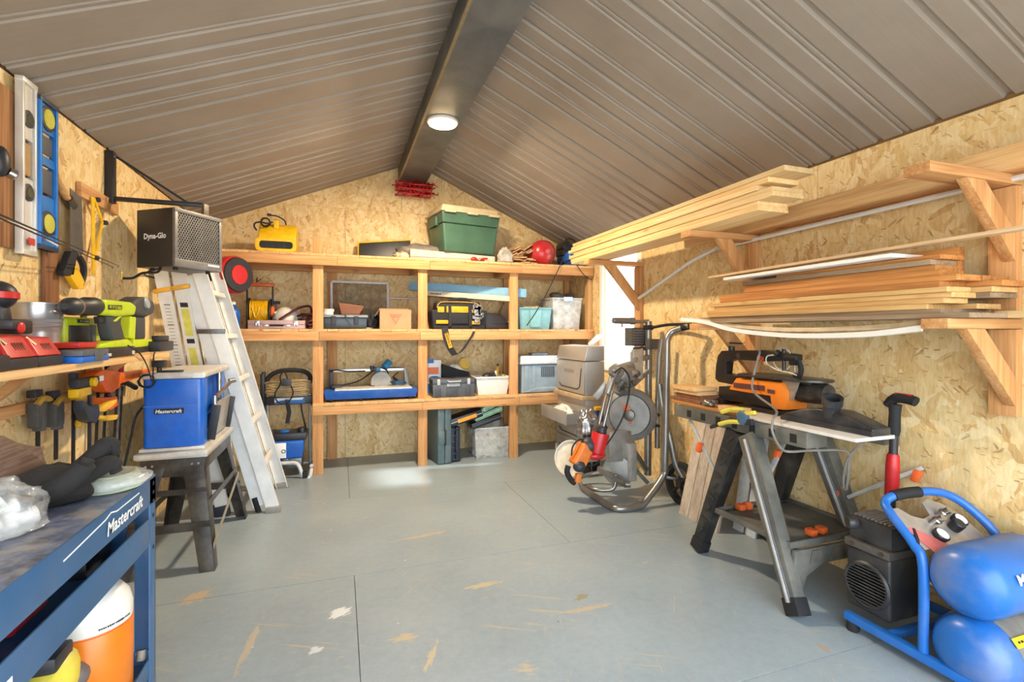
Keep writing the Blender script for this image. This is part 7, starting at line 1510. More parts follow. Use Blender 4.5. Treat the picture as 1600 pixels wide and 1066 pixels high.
# boards lying on the stand
tag(MB().box(1.985, 2.215, 1.455, 2.10, TZ-.003, TZ+.012).build('table_board', plain('pale_melamine', '#d6cfc6', .5, var=.05), None, .002), 'pale fibreboard sheet on the near half of the work stand', 'board')
tag(MB().box(2.22, 2.46, 1.90, 2.10, TZ-.003, TZ+.0125).build('table_board', fir_y, None, .002), 'narrow board under the scroll saw motor on the work stand', 'board')
tag(MB().box(2.00, 2.40, 2.105, 2.66, TZ-.003, TZ+.014).build('table_board', wood('brown_ply', ('#8a5a2c', '#ad773f', '#c08b54'), 'y', False, .55), None, .002), 'brown plywood sheet on the far half of the work stand', 'board')
for i, (x0, x1, y0, y1, z0, mt, lab) in enumerate(((2.02, 2.19, 2.42, 2.70, .0145, wood('dark_offcut', ('#5a3520', '#7a4d30', '#946648'), 'x', False), 'dark brown offcut at the bottom of the stack beside the scroll saw'), (2.05, 2.20, 2.44, 2.68, .0375, wood('dark_offcut', ('#5a3520', '#7a4d30', '#946648'), 'x', False), 'second dark offcut in the stack beside the scroll saw'), (2.04, 2.19, 2.46, 2.70, .0605, wood_x, 'pale pine offcut in the stack beside the scroll saw'), (2.03, 2.195, 2.48, 2.72, .0835, wood_x, 'topmost pine offcut in the stack beside the scroll saw'))):
    tag(MB().box(x0, x1, y0, y1, TZ+z0, TZ+z0+.022).build('offcut', mt, None, .002), lab, 'offcut')
tag(MB().cbox((2.01, 2.14, TZ+.029), (.05, .16, .028), (0, 0, .35)).build('offcut', wood_y, None, .002), 'small pale offcut at the front edge of the work stand', 'offcut')
crumple('foil_scrap', 'crumpled silver scrap beside the dark offcuts', 'scrap', sil, (2.03, 2.36, TZ+.03), (.03, .05, .022), 41, .4, n=16, m=10)
# scroll saw
blk2 = plain('scroll_saw_black', '#1e1b1a', .35, var=.15); ora = plain('scroll_saw_orange', '#e07a1c', .4, var=.06, dust=.15)
SXc = 2.25; Z0 = TZ+.0145
t = thing('scroll_saw', 'black and orange scroll saw with round-ended table on the work stand', 'scroll saw', (SXc, 2.2, Z0))
q = lambda u, v: (at(u, v, X=SXc).y, at(u, v, X=SXc).z)
wp(MB().prism([q(1133, 548), q(1197, 547), q(1248, 554), q(1248, 564), q(1200, 565), q(1153, 562), q(1141, 566), q(1139, 583), q(1152, 586), q(1170, 589), q(1163, 600), q(1150, 601), q(1128, 597), q(1123, 592), q(1124, 572), q(1127, 556)], (SXc-.03, 0, 0), Yv, Zv, (.06, 0, 0)), 'c_arm', blk2, t, .008)
wp(MB().prism([q(1156, 608), q(1168, 590), q(1240, 597), q(1247, 612), q(1247, 640), q(1225, 638), q(1222, 618), q(1180, 612)], (SXc-.085, 0, 0), Yv, Zv, (.15, 0, 0)), 'orange_body', ora, t, .008)
wp(MB().prism([q(1138, 603), q(1176, 605), q(1226, 616), q(1222, 638), q(1176, 628), q(1138, 624)], (SXc-.075, 0, 0), Yv, Zv, (.13, 0, 0)), 'black_base', blk2, t, .006)
bz = Z0
wp(MB().box(SXc-.11, SXc+.10, q(1240, 640)[0], q(1178, 620)[0], bz, bz+.02), 'foot_rail', blk2, t, .004); wp(MB().box(SXc-.10, SXc+.09, q(1140, 640)[0]-.04, q(1140, 620)[0], bz, bz+.03), 'rear_foot', blk2, t, .004)
wp(MB().bar((SXc-.088, *q(1165, 601)), (SXc-.088, *q(1214, 606)), .003, .028), 'label_plate', plain('dark_maroon_label', '#5d3432', .5), t) if True else None
wp(MB().bar((SXc-.088, *q(1219, 610)), (SXc-.088, *q(1230, 612)), .003, .02), 'small_label', plain('dark_maroon_label', '#5d3432', .5), t)
ta = Vector((SXc, *q(1240, 590))); ta.z = q(1235, 591)[1]
ty0, ty1 = q(1296, 594)[0], q(1168, 586)[0]
pl = [(x, y) for x, y in arc(0, 0, .105, -math.pi, 0, 14)]; yl_ = ty1-ty0-.105
wp(MB().prism([(SXc+x, ty0+.105+y) for x, y in pl]+[(SXc+.105, ty1-.03), (SXc+.06, ty1), (SXc-.06, ty1), (SXc-.105, ty1-.03)], (0, 0, ta.z-.006), Xv, Yv, (0, 0, .012)), 'saw_table', plain('dark_cast_table', '#4b4846', .35, .6), t, .002)
wp(MB().prism([(ty0+.12, ta.z-.006), (ty0+.22, ta.z-.006), (ty0+.20, ta.z-.10), (ty0+.16, ta.z-.11)], (SXc-.06, 0, 0), Yv, Zv, (.012, 0, 0)), 'tilt_quadrant', plain('pale_zinc', '#a79c8a', .45, .4), t)
wp(MB().cyl((SXc-.02, q(1262, 612)[0], q(1262, 612)[1]), (SXc+.1, q(1262, 612)[0]-.0, q(1262, 612)[1]), .055).cyl((SXc, q(1250, 615)[0], q(1262, 615)[1]), (SXc, q(1296, 615)[0], q(1280, 615)[1]), .05), 'motor', plain('dirty_motor', '#3a3733', .5, .4, dust=.4), t, .006)
by, bz2 = q(1242, 560)[0], q(1242, 562)[1]
wp(MB().cyl((SXc, by, ta.z+.006), (SXc, by, bz2), .0035), 'blade', steel, t); wp(MB().box(SXc-.02, SXc+.02, by-.02, by+.02, bz2-.03, bz2+.02), 'blade_clamp', black_pl, t, .004)
wp(MB().cyl((SXc-.02, by+.05, bz2-.06), (SXc-.02, by+.05, bz2+.055), .01).cyl((SXc-.035, by+.03, bz2+.01), (SXc-.035, by-.04, bz2+.01), .012).cyl((SXc-.03, by+.07, bz2+.02), (SXc-.03, by+.09, bz2+.035), .018), 'hold_down', black_pl, t)
wp(MB().tube(smooth_path([Vector((SXc-.01, by-.03, bz2-.0)), Vector((SXc-.01, by-.045, bz2-.05)), Vector((SXc-.01, by-.03, bz2-.09)), Vector((SXc, by, ta.z+.02))], 5), .013), 'blower_hose', rubber, t)
wp(MB().tube(smooth_path([Vector((SXc-.03, by+.1, bz2+.02)), Vector((SXc-.03, by+.15, bz2+.01)), Vector((SXc-.03, by+.15, bz2-.03)), Vector((SXc-.03, by+.08, bz2-.06)), Vector((SXc-.03, by+.0, bz2-.07)), Vector((SXc-.02, by-.03, bz2-.08))], 5), .004).tube(coil((SXc-.01, by+.07, bz2+.0), .06, 1, 0, 'x', 0, 16), .0035), 'clear_tube', plain('milky_tube', '#cfc8b8', .3), t)
wp(MB().cyl((SXc, *q(1143, 549)), (SXc, q(1143, 549)[0], q(1143, 541)[1]), .018).bar((SXc, *q(1141, 536)), (SXc, *q(1158, 537)), .02, .01), 'tension_lever', black_pl, t, .003)
wp(MB().lathe([(.018, 0), (.018, .004)], (SXc-.03, *q(1160, 556)), (-1, 0, 0), 16), 'pivot', dark_steel, t)
ya_, yb_ = q(1189, 560), q(1200, 560); text('WEN', t, plain('orange_red_print', '#e2552b', .5), (SXc-.0305, (ya_[0]+yb_[0])/2, ya_[1]), (0, -1, 0), Zv, .026, width=.05, bold=.03)
cp = [(SXc-.02, *q(1190, 548)), (SXc-.06, *q(1200, 552)), (SXc-.09, *q(1199, 580)), (SXc-.13, *q(1206, 610))]
cable = [Vector(p) for p in cp]+[at(1212, 640, X=2.05), at(1208, 655, X=1.955), at(1206, 670, X=1.95), at(1212, 688, X=1.95), at(1222, 702, X=1.95), at(1235, 706, X=1.97), at(1270, 704, X=2.1), at(1322, 706, X=2.28), at(1326, 730, X=2.3), at(1322, 765, X=2.3), at(1318, 750, X=2.3), at(1326, 715, X=2.3), at(1350, 690, X=2.38), at(1370, 672, X=2.44)]
wp(MB().tube(smooth_path(cable, 5), .006), 'power_cord', plain('grey_cord', '#7f7b74', .5), t)
# spring clamp at the stand's edge
t = thing('spring_clamp', 'yellow and blue quick clamp gripping the front edge of the work stand', 'clamp', tuple(at(1155, 660, X=1.94)))
e = lambda u, v, o=0: at(u, v, X=1.94+o)
for (p0, p1) in ((e(1128, 644), e(1160, 640)), (e(1124, 663), e(1156, 660))): wp(MB().tube([p0, p0.lerp(p1, .5)+Vector((0, 0, .008)), p1], .012, sub=3), 'grip', plain('pale_yellow_plastic', '#d9c648', .4), t)
wp(MB().lathe([(.03, -.012), (.036, -.008), (.036, .008), (.03, .012)], e(1161, 653), (1, 0, 0), 20), 'pivot_body', plain('slate_blue', '#46627c', .45), t); wp(MB().bar(e(1128, 662), e(1110, 668), .012, .02).bar(e(1165, 660), e(1176, 660), .02, .03), 'jaw', black_pl, t, .004); wp(MB().bar(e(1164, 646), e(1180, 645), .018, .02), 'jaw', plain('pale_yellow_plastic', '#d9c648', .4), t, .004)
# vacuum nozzle
nz = plain('nozzle_black', '#25272c', .4, dust=.25); NX = 2.12
t = thing('vacuum_nozzle', 'wide black vacuum floor nozzle lying on the pale board', 'nozzle', (NX, 1.66, TZ+.0125))
q = lambda u, v: (at(u, v, X=NX).y, at(u, v, X=NX).z); zb = TZ+.0125
wp(MB().prism([(1.46, zb), (1.90, zb), (1.90, zb+.03), (1.80, zb+.065), (1.72, zb+.08), (1.62, zb+.08), (1.55, zb+.06), (1.46, zb+.03)], (NX-.03, 0, 0), Yv, Zv, (.11, 0, 0)), 'body', nz, t, .008, seg=3); wp(MB().box(NX-.045, NX-.03, 1.455, 1.905, zb, zb+.024), 'front_strip', nz, t, .003)
wp(MB().lathe([(.035, 0), (.035, .06), (.042, .065), (.042, .10), (.034, .10), (.03, .02)], (NX+.0, 1.67, zb+.05), (-.25, -.28, .8), 26), 'hose_socket', nz, t)
# ------------------------------------------------------------------ telescopic pole tool with red grips
t = thing('pole_handle', 'black pole handle with red sleeve standing against the right wall', 'pole tool', (2.33, 1.56, 0))
e = lambda u, v: at(u, v, X=2.36 if v < 700 else 2.34)
pts = [Vector((2.33, 1.565, 0.0)), at(1378, 868, X=2.34), at(1386, 760, X=2.35), at(1397, 660, X=2.36), at(1399, 625, X=2.36)]
ft = pts[0]; tp = pts[-1]; f = lambda z: ft.lerp(tp, z/tp.z)
wp(MB().cyl(f(0), f(tp.z*.97), .017, n=16), 'pole', black_pl, t); wp(MB().lathe([(.022, 0), (.027, .01), (.027, .14), (.024, .19), (.02, .2)], f(.50), tp-ft, 22), 'red_sleeve', red_pl, t)
wp(MB().lathe([(.02, 0), (.024, .02), (.022, .1), (.026, .14)], f(tp.z-.16), tp-ft, 20), 'upper_grip', rubber, t); wp(MB().tube([f(tp.z-.02)+Vector((0, .03, -.01)), f(tp.z)+Vector((0, 0, .008)), f(tp.z)+Vector((0, -.06, .008)), f(tp.z)+Vector((0, -.085, .002))], .022, n=12, sub=3), 'top_handle', rubber, t); wp(MB().tube([f(tp.z)+Vector((0, .0, .022)), f(tp.z)+Vector((0, -.07, .02))], .012, n=10), 'red_inlay', red_pl, t)
wp(MB().cyl(f(.22)-Vector((.025, 0, 0)), f(.22)+Vector((0, 0, 0)), .008), 'lock_pin', steel, t)
# ------------------------------------------------------------------ twin tank compressor in the right foreground
cb_ = plain('compressor_blue', '#1f62ad', .33, var=.12, scale=5, dust=.7); mk = plain('motor_black', '#2b2b2d', .42, var=.15, dust=.15)
t = thing('air_compressor', 'blue twin-tank air compressor with black motor in the right foreground', 'compressor', (2.2, 1.25, 0))
def dome(cx, cy, cz, r, x0, x1): return MB().lathe([(.001, x0), (r*.3, x0+.003), (r*.55, x0+.010), (r*.76, x0+.023), (r*.9, x0+.042), (r*.975, x0+.064), (r, x0+.09), (r, x1-.09), (r*.9, x1-.042), (r*.55, x1-.01), (.001, x1)], (0, cy, cz), (1, 0, 0), 40)
U1 = (1.115, .378); L1 = (1.105, .14); RR = .122
ut = wp(dome(0, *U1, RR, 2.0, 2.47), 'upper_tank', cb_, t); lt = wp(dome(0, *L1, RR, 2.0, 2.47), 'lower_tank', cb_, t)
wp(MB().lathe([(RR+.001, 2.11), (RR+.002, 2.112), (RR+.002, 2.42), (RR+.001, 2.422)], (0, *L1), (1, 0, 0), 40), 'weld_jacket', plain('dusty_jacket', '#6a6660', .6, dust=.5), t)
text('Mastercraft', t, white_print, (2.225, U1[0]-RR*.93, U1[1]+RR*.42), Xv, Vector((0, .36, .93)), .032, width=.24, bold=.025, depth=.004)
wp(MB().bar((2.10, L1[0]-RR*.80-.002, L1[1]+RR*.66), (2.30, L1[0]-RR*.80-.002, L1[1]+RR*.66), .03, .003, (0, -.8, .6)), 'warning_label', plain('yellow_label', '#e0c21e', .5), t); fine_print(t, black_print, (2.20, L1[0]-RR*.80-.0035, L1[1]+RR*.66+.0015), Xv, Vector((0, .6, .8)), .17, .009, 9, 4)
sqb = plain('frame_blue', '#1d66b8', .35, var=.06, dust=.15)
wp(MB().bar((2.025, 1.525, .055), (2.025, .98, .055), .032, .032), 'skid_rail', sqb, t, .003); wp(MB().bar((2.43, 1.50, .055), (2.43, .98, .055), .032, .032), 'skid_rail', sqb, t, .003); wp(MB().bar((2.04, 1.36, .055), (2.42, 1.36, .055), .028, .028), 'cross_bar', sqb, t, .003)
for x, y in ((2.03, 1.50), (2.43, 1.48), (2.03, 1.0), (2.43, 1.0)): wp(MB().lathe([(.022, 0), (.026, .01), (.02, .038)], (x, y, 0), (0, 0, 1), 16), 'rubber_foot', rubber, t)
hz = .56
hp_ = [Vector((2.03, 1.235, .06)), Vector((2.03, 1.235, .38)), Vector((2.035, 1.27, .45)), Vector((2.05, 1.36, .53)), Vector((2.075, 1.40, hz)), Vector((2.12, 1.395, hz+.025)), Vector((2.25, 1.36, hz+.04)), Vector((2.34, 1.335, hz+.025)), Vector((2.395, 1.29, hz-.02)), Vector((2.42, 1.22, .46)), Vector((2.43, 1.20, .36)), Vector((2.43, 1.20, .06))]
wp(MB().tube(smooth_path(hp_, 5), .0165, n=14), 'handle_frame', sqb, t); wp(MB().tube(smooth_path([Vector((2.115, 1.396, hz+.024)), Vector((2.17, 1.383, hz+.034)), Vector((2.225, 1.368, hz+.038))], 4), .0215, n=14), 'handle_grip', rubber, t)
pp = plain('regulator_panel', '#b9b0a8', .35, .5)
n_ = Vector((2.2, 1.39, hz-.005)); dn = Vector((0, -.17, -.13)); pv = dn.normalized()
wp(MB().prism([(-.125, .02), (-.095, .02), (-.065, .06), (-.02, .08), (.03, .07), (.055, .015), (.10, .005), (.15, .03), (.185, .08), (.20, .19), (-.155, .19), (-.15, .06)], n_, Xv, pv, Vector((0, -.61, .79))*.003), 'control_panel', pp, t)
pn = Vector((0, -.61, .79)); pf = lambda x, y: n_+Xv*x+pv*y+pn*.003
for x, y in ((-.0, .10), (.07, .075)): wp(MB().lathe([(.012, 0), (.012, .018), (.016, .02), (.016, .032), (.012, .035), (.012, .055)], pf(x, y), pn+Vector((.0, -.3, 0)), 18), 'air_outlet', steel, t)
for x, y in ((-.03, .155), (.135, .115)):
    wp(MB().lathe([(.026, 0), (.028, .018), (.025, .022)], pf(x, y), pn, 24), 'gauge_case', black_pl, t); wp(MB().lathe([(.022, .0215), (.022, .0225)], pf(x, y), pn, 24), 'gauge_face', white_print, t)
wp(MB().lathe([(.021, 0), (.023, .01), (.023, .036), (.019, .04)], pf(.08, .135), pn, 20), 'regulator_knob', black_pl, t, .001)
wp(MB().prism([(-.155, .10), (-.12, .105), (-.02, .195), (-.02, .235), (-.12, .235)], n_+pn*.0045, Xv, pv, pn*.002), 'red_sticker', plain('faded_red_sticker', '#c96a66', .5), t)
# motor
MX0, MX1, MY0, MY1 = 2.065, 2.25, 1.375, 1.555
wp(MB().box(MX0, MX1, MY0, MY1, .085, .335), 'motor_body', mk, t, .014, seg=3)
gc = Vector((MX0-.0, 1.465, .20)); 
wp(MB().lathe([(.08, -.004), (.094, -.002), (.096, .006), (.088, .012), (.08, .010)], gc, (-1, 0, 0), 36), 'fan_grille_ring', mk, t)
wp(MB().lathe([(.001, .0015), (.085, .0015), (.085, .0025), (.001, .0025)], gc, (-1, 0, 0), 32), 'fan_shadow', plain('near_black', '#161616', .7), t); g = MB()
for i in range(13):
    z = -.078+.013*i; w_ = math.sqrt(max(0, .084**2-z*z)); g.box(gc.x-.010, gc.x-.004, gc.y-w_, gc.y+w_, gc.z+z-.003, gc.z+z+.003)
wp(g, 'grille_bars', plain('dusty_bars', '#7a6f63', .6), t)
wp(MB().box(MX0-.008, MX1, MY0-.004, MY1+.004, .336, .368), 'crankcase_plate', plain('worn_casting', '#5f5a55', .5, .4), t, .005)
wp(MB().box(MX0+.01, MX1-.0, MY0+.0, MY1-.005, .369, .462), 'cylinder_shroud', mk, t, .008); g = MB()
for i in range(9): g.box(MX0+.025, MX1-.03, MY0+.016+.0175*i, MY0+.025+.0175*i, .4625, .470)
wp(g, 'cooling_fins', plain('fin_grey', '#6a6561', .5), t, .002); wp(MB().lathe([(.024, 0), (.026, .004), (.026, .03), (.022, .036)], (MX0+.012, MY1-.035, .437), (-1, .5, 0), 20), 'air_filter', mk, t)
for y in (MY0+.03, MY1-.03): wp(MB().cyl((MX0-.012, y, .352), (MX0-.007, y, .352), .009), 'bolt', dark_steel, t)
wp(MB().tube(smooth_path([Vector((2.20, 1.37, .42)), Vector((2.16, 1.33, .40)), Vector((2.10, 1.29, .36)), Vector((2.10, 1.25, .30)), Vector((2.16, 1.23, .24))], 5), .007), 'copper_line', plain('tarnished_copper', '#8a7456', .35, .8), t); wp(MB().tube(smooth_path([Vector((2.2, 1.38, .44)), Vector((2.14, 1.34, .47)), Vector((2.10, 1.32, .44)), Vector((2.05, 1.28, .42)), Vector((2.04, 1.26, .46)), Vector((2.08, 1.30, .49))], 5), .007), 'black_hose', rubber, t)
wp(MB().cyl((2.2, U1[0], U1[1]-RR-.012), (2.2, L1[0], L1[1]+RR), .02), 'tank_link', sqb, t)

# ------------------------------------------------------------------ lumber brackets on the right wall
def bracket(lab, y, zb, xe, post0, post1, brace, arm_z, w=.089):
    t = thing('lumber_bracket', lab, 'bracket', (XR-.2, y, post0), 0, 'timber lumber brackets')
    wp(MB().box(XR-.04, XR-.001, y-w/2, y+w/2, post0, post1), 'post', fir_z, t, .003)
    wp(MB().box(xe, XR-.002 if arm_z > post1 else XR-.041, y-w/2, y+w/2, arm_z-.038, arm_z), 'arm', fir_x, t, .003)
    xa, za, zbt = brace
    wp(MB().hexa([(XR-.042, y-.044, zbt), (XR-.042, y-.044+.038, zbt), (XR-.042, y-.006, zbt+.115), (XR-.042, y-.044, zbt+.115), (xa, y-.044, arm_z-.0385), (xa, y-.006, arm_z-.0385), (xa+.105, y-.006, arm_z-.0385), (xa+.105, y-.044, arm_z-.0385)]), 'brace', fir_z, t, .003)
bracket('far upper lumber bracket in front of the window', 3.76, 0, 1.965, 1.0, 1.815, (2.12, 0, 1.43), 1.855)
bracket('middle upper lumber bracket with plain end', 2.486, 0, 1.965, 1.36, 1.815, (2.17, 0, 1.45), 1.855)
bracket('near upper lumber bracket at the right picture edge', 1.218, 0, 1.965, 1.31, 1.815, (2.17, 0, 1.52), 1.855)
bracket('near lower lumber bracket at the right picture edge', 1.218, 0, 2.06, .92, 1.258, (2.17, 0, .96), 1.298)
bracket('middle lower lumber bracket above the scroll saw', 2.486, 0, 2.03, .92, 1.258, (2.17, 0, .96), 1.298)
# new pine boards on the upper brackets
ZA = 1.856
layers = [[(1.972, 2.172, 1.945, 4.06)], [(1.985, 2.185, 1.96, 4.10)], [(1.978, 2.178, 1.86, 4.12)], [(1.99, 2.19, 1.875, 4.05)], [(1.98, 2.175, 1.965, 4.14)], [(1.99, 2.19, 1.90, 4.10)], [(1.985, 2.18, 1.80, 4.06)]]
names = ('lowest', 'second', 'third', 'fourth', 'fifth', 'sixth', 'topmost')
new_pine = wood('new_pine', ('#c99b5c', '#deba80', '#ebcf9f'), 'y')
for k, lay in enumerate(layers):
    for j, (x0, x1, y0, y1) in enumerate(lay):
        z = ZA+.0262*k
        tag(MB().box(x0, x1, y0, y1, z+.0004, z+.0255).build('pine_board', new_pine, None, .0015), names[k]+' layer of new pine boards on the upper brackets'+((', room side board' if j == 0 else ', wall side board') if len(lay) > 1 else ''), 'board', 'new pine boards')
# long boards at the wall on the upper brackets
tag(MB().box(2.36, 2.40, .4, 3.0, 1.8565, 1.945).build('long_timber', wood_y, None, .003), 'long timber on edge along the wall on the upper brackets, room side', 'timber')
tag(MB().box(2.405, 2.495, .4, 2.7, 1.8565, 1.895).build('long_timber', fir_y, None, .003), 'long timber lying flat against the wall on the upper brackets', 'timber')
tag(MB().box(2.405, 2.49, 1.02, 1.45, 1.8955, 1.925).build('short_timber', wood_y, None, .003), 'short timber on top of the long one above the near bracket', 'timber')
pvc = plain('white_trim_pvc', '#dcdad4', .4, var=.03)
tag(MB().tube(smooth_path([Vector((2.44, .4, 1.838)), Vector((2.44, 1.3, 1.834)), Vector((2.44, 2.4, 1.822)), Vector((2.44, 2.9, 1.815))], 4), .012, n=6).build('trim_strip', pvc), 'long white trim strip running beneath the upper timbers', 'trim')
tag(MB().tube(smooth_path([at(1120, 388, X=2.40), at(1078, 410, X=2.42), at(1035, 440, X=2.44), at(998, 466, X=2.45)], 6), .014, n=6).build('trim_strip', pvc), 'white trim strip drooping from the middle bracket to the far post', 'trim')
# lower stack
ZB = 1.299
old = wood('old_fence_board', ('#a97b45', '#c89c5e', '#ddb97e'), 'y'); ced = wood('cedar_board', ('#8f5527', '#b67535', '#ce9150'), 'y'); gry = wood('grey_fence_board', ('#6f5a45', '#94795c', '#ab9273'), 'y')
stack = [  # x0, x1, y0, y1, z, thickness, material
 (2.08, 2.36, 1.12, 2.56, .000, .018, gry), (2.10, 2.40, 1.22, 2.52, .0185, .016, gry),
 (2.09, 2.23, 1.26, 2.44, .035, .02, old), (2.235, 2.38, 1.18, 2.40, .035, .02, old), (2.10, 2.24, 1.21, 2.46, .0555, .02, old), (2.245, 2.40, 1.30, 2.42, .0555, .02, old),
 (2.11, 2.25, 1.19, 2.41, .076, .02, old), (2.255, 2.42, 1.15, 2.3, .076, .02, gry), (2.10, 2.24, 1.20, 2.44, .0965, .02, old), (2.245, 2.40, 1.14, 2.3, .0965, .02, old),
 (2.11, 2.26, 1.23, 2.36, .117, .022, ced), (2.265, 2.42, 1.12, 2.3, .117, .022, ced), (2.12, 2.26, 1.18, 2.38, .1395, .022, ced), (2.27, 2.43, 1.18, 2.2, .1395, .022, ced),
 (2.13, 2.27, 1.24, 2.20, .162, .022, ced), (2.14, 2.28, 1.26, 2.19, .1845, .022, ced), (2.13, 2.28, 1.27, 2.21, .207, .020, gry), (2.15, 2.29, 1.25, 2.0, .2275, .018, ced)]
ordw = ('bottom', '2nd', '3rd', '4th', '5th', '6th', '7th', '8th', '9th', '10th', '11th', '12th', '13th', '14th', '15th')
zl = sorted(set(s[4] for s in stack))
for (x0, x1, y0, y1, z, th, mt) in stack:
    k = zl.index(z); mates = [s for s in stack if s[4] == z]
    kind = {old: 'yellowish fence board', ced: 'orange cedar board', gry: 'grey weathered board'}[mt]
    lab = kind+' in the '+ordw[k]+' layer of the lower stack'+('' if len(mates) == 1 else (', room side' if (x0, x1) == mates[0][:2] else ', wall side'))
    tag(MB().box(x0, x1, y0, y1, ZB+z+.0002, ZB+z+th).build('stack_board', mt, None, .0018), lab, 'board', 'old boards on the lower brackets')
tz = ZB+.246
tag(MB().hexa([(2.08, 1.38, tz+.003), (2.27, 1.38, tz+.003), (2.27, 2.30, tz-.002), (2.08, 2.30, tz-.002), (2.08, 1.38, tz+.018), (2.27, 1.38, tz+.018), (2.27, 2.30, tz+.013), (2.08, 2.30, tz+.013)]).build('white_board', plain('white_primer', '#e6e2da', .5, var=.03), None, .001), 'white painted board on top of the lower stack', 'board')
tag(MB().bar((2.19, .55, tz+.06), (2.10, 2.42, tz+.0265), .05, .013).build('thin_lath', wood('tan_lath', ('#b08a60', '#c9a67c', '#d8bb95'), 'y', False), None, .001), 'long thin lath laid across the lower stack past the near bracket', 'lath')
tag(MB().box(2.40, 2.44, 1.33, 2.1, ZB+.14, ZB+.30).build('cedar_plank', ced, None, .003), 'orange cedar plank on edge behind the lower stack', 'board')
# drooping white trims below the stack
tag(MB().strip(smooth_path([Vector((2.085, 1.272, 1.262)), Vector((2.085, 1.5, 1.236)), Vector((2.08, 1.85, 1.229)), Vector((2.07, 2.2, 1.256)), Vector((2.05, 2.42, 1.305)), Vector((2.04, 2.62, 1.325))], 5), .022, .012, (.2, 0, 1)).build('trim_strip', pvc), 'white trim strip sagging below the lower stack, lowest', 'trim')
tag(MB().strip(smooth_path([Vector((2.12, 1.27, 1.285)), Vector((2.12, 1.5, 1.265)), Vector((2.11, 1.9, 1.258)), Vector((2.10, 2.25, 1.282)), Vector((2.08, 2.44, 1.312)), Vector((2.07, 2.6, 1.332))], 5), .02, .01, (.2, 0, 1)).build('trim_strip', plain('tan_trim', '#cbb491', .6)), 'tan trim strip sagging just above the white one', 'trim')
tag(MB().box(2.3, 2.46, .5, 1.16, ZB+.0005, ZB+.026).build('stub_board', new_pine, None, .002), 'pale board end beyond the near lower bracket', 'board')

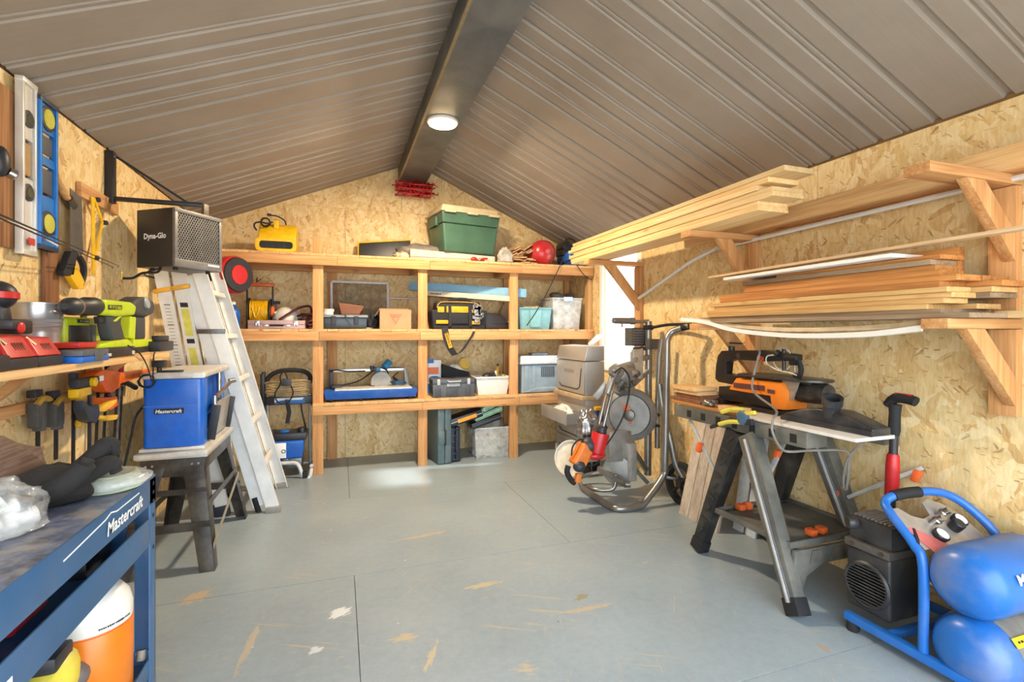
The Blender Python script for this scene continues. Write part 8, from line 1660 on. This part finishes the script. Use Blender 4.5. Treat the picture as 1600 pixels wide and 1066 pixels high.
# ------------------------------------------------------------------ small pieces belong to the part that carries them
def stem(n): return n.split('.')[0]
SUB = {'storage_tote': {'latch': 'lid_rim', 'side_handle': 'tub_rim'}, 'air_mover': {'grille': 'outlet_frame', 'plug': 'power_cord'},
 'toolbox': {'latch': 'lid', 'label': 'body', 'handle': 'lid', 'recess_panel': 'body'}, 'slim_case': {'latch': 'lid', 'handle_mount': 'bottom_shell', 'handle': 'bottom_shell'},
 'organiser_case': {'latch': 'lid'}, 'tool_bag': {'yellow_badge': 'strap_pad', 'lettering': 'strap_pad', 'tool_loops': 'front_pocket'},
 'cordless_drill': {'lettering': 'black_panel', 'battery_label': 'battery', 'chuck_ring': 'chuck'}, 'thickness_planer': {'lettering': 'nameplate', 'white_corner': 'top_cover'},
 'workshop_heater': {'lettering': 'cabinet', 'white_label': 'front_frame', 'rubber_foot': 'cabinet'}, 'workbench': {'lettering': 'front_apron', 'logo_line': 'front_apron', 'logo_stripe': 'tray_rail', 'bolt_hole': 'leg'},
 'air_compressor': {'gauge_face': 'gauge_case', 'handle_grip': 'handle_frame', 'red_sticker': 'control_panel', 'grille_bars': 'fan_grille_ring', 'cooling_fins': 'cylinder_shroud', 'lettering': 'upper_tank', 'warning_label': 'lower_tank'},
 'scroll_saw': {'label_plate': 'orange_body', 'small_label': 'orange_body', 'pivot': 'c_arm', 'lettering': 'c_arm', 'tension_lever': 'c_arm'},
 'heater_bracket': {'bolt': 'wall_post'}, 'mitre_saw_stand': {'wheel_hub': 'tyre', 'grip': 'front_frame', 'clamp_collar': 'rear_upright'},
 'mitre_saw': {'orange_mark': 'lower_guard', 'guard_ring': 'lower_guard', 'vent_slats': 'vent_box'}, 'tool_chest': {'pressed_line': 'drawer_front', 'badge': 'drawer_front'},
 'chemical_jug': {'lettering': 'white_tank'}, 'site_radio': {'lettering': 'badge'}, 'extension_cord_reel': {'crank': 'hub_cover'}, 'tile_saw': {'blade': 'blade_guard', 'feet': 'water_tray'},
 'pressure_washer': {'blue_label': 'control_panel', 'white_label': 'control_panel', 'fuel_cap': 'top_shroud', 'white_badge': 'engine_cover', 'lettering': 'engine_cover'},
 'battery_charger': {'vent_slots': 'housing', 'indicator': 'housing'}, 'spirit_level': {'vial': 'vial_housing'}, 'step_ladder': {'sticker': 'rail', 'printed_notice': 'rail'}, 'planer_stand': {'bolt': 'apron'}, 'long_carton': {'lettering': 'box'}, 'cardboard_box': {'triangle_print': 'carton'}}
for root in [o for o in COL.objects if o.parent is None and stem(o.name) in SUB]:
    kids = [c for c in COL.objects if c.parent == root]
    for part, host in SUB[stem(root.name)].items():
        hosts = [k for k in kids if stem(k.name) == host]
        for i, k in enumerate([k for k in kids if stem(k.name) == part]):
            if hosts: k.parent = hosts[min(i, len(hosts)-1)] if part != 'lettering' else hosts[0]

STUFFY = ('mesh_grille', 'wire_lattice', 'printed_notice', 'fine_print')
for o in COL.objects:
    if stem(o.name) in STUFFY: o['kind'] = 'stuff'
SPLIT = {'linkage': 'link_bar', 'plug_and_strap': 'cord_end', 'front_jaw_recess': 'jaw_recess', 'leg_ribs': 'leg_rib', 'feet': 'foot', 'jaws': 'jaw', 'grips': 'grip', 'black_items': 'dark_cloth', 'cooling_fins': 'cooling_fin', 'grille_bars': 'grille_bar', 'vent_slats': 'vent_slat', 'tool_loops': 'tool_loop'}
for o in [o for o in COL.objects if o.type == 'MESH' and stem(o.name) in SPLIT]:
    me = o.data; link = list(range(len(me.vertices)))
    def find(a):
        while link[a] != a: link[a] = link[link[a]]; a = link[a]
        return a
    for e in me.edges:
        a, b_ = find(e.vertices[0]), find(e.vertices[1])
        if a != b_: link[a] = b_
    groups = {}
    for p in me.polygons: groups.setdefault(find(p.vertices[0]), []).append(tuple(p.vertices))
    for fs in groups.values():
        ids = sorted({i for f in fs for i in f}); ix = {k: j for j, k in enumerate(ids)}; mb = MB()
        mb.v = [me.vertices[i].co.copy() for i in ids]; mb.f = [tuple(ix[i] for i in f) for f in fs]
        mb.build(SPLIT[stem(o.name)], me.materials[0], o.parent)
    bpy.data.objects.remove(o, do_unlink=True)
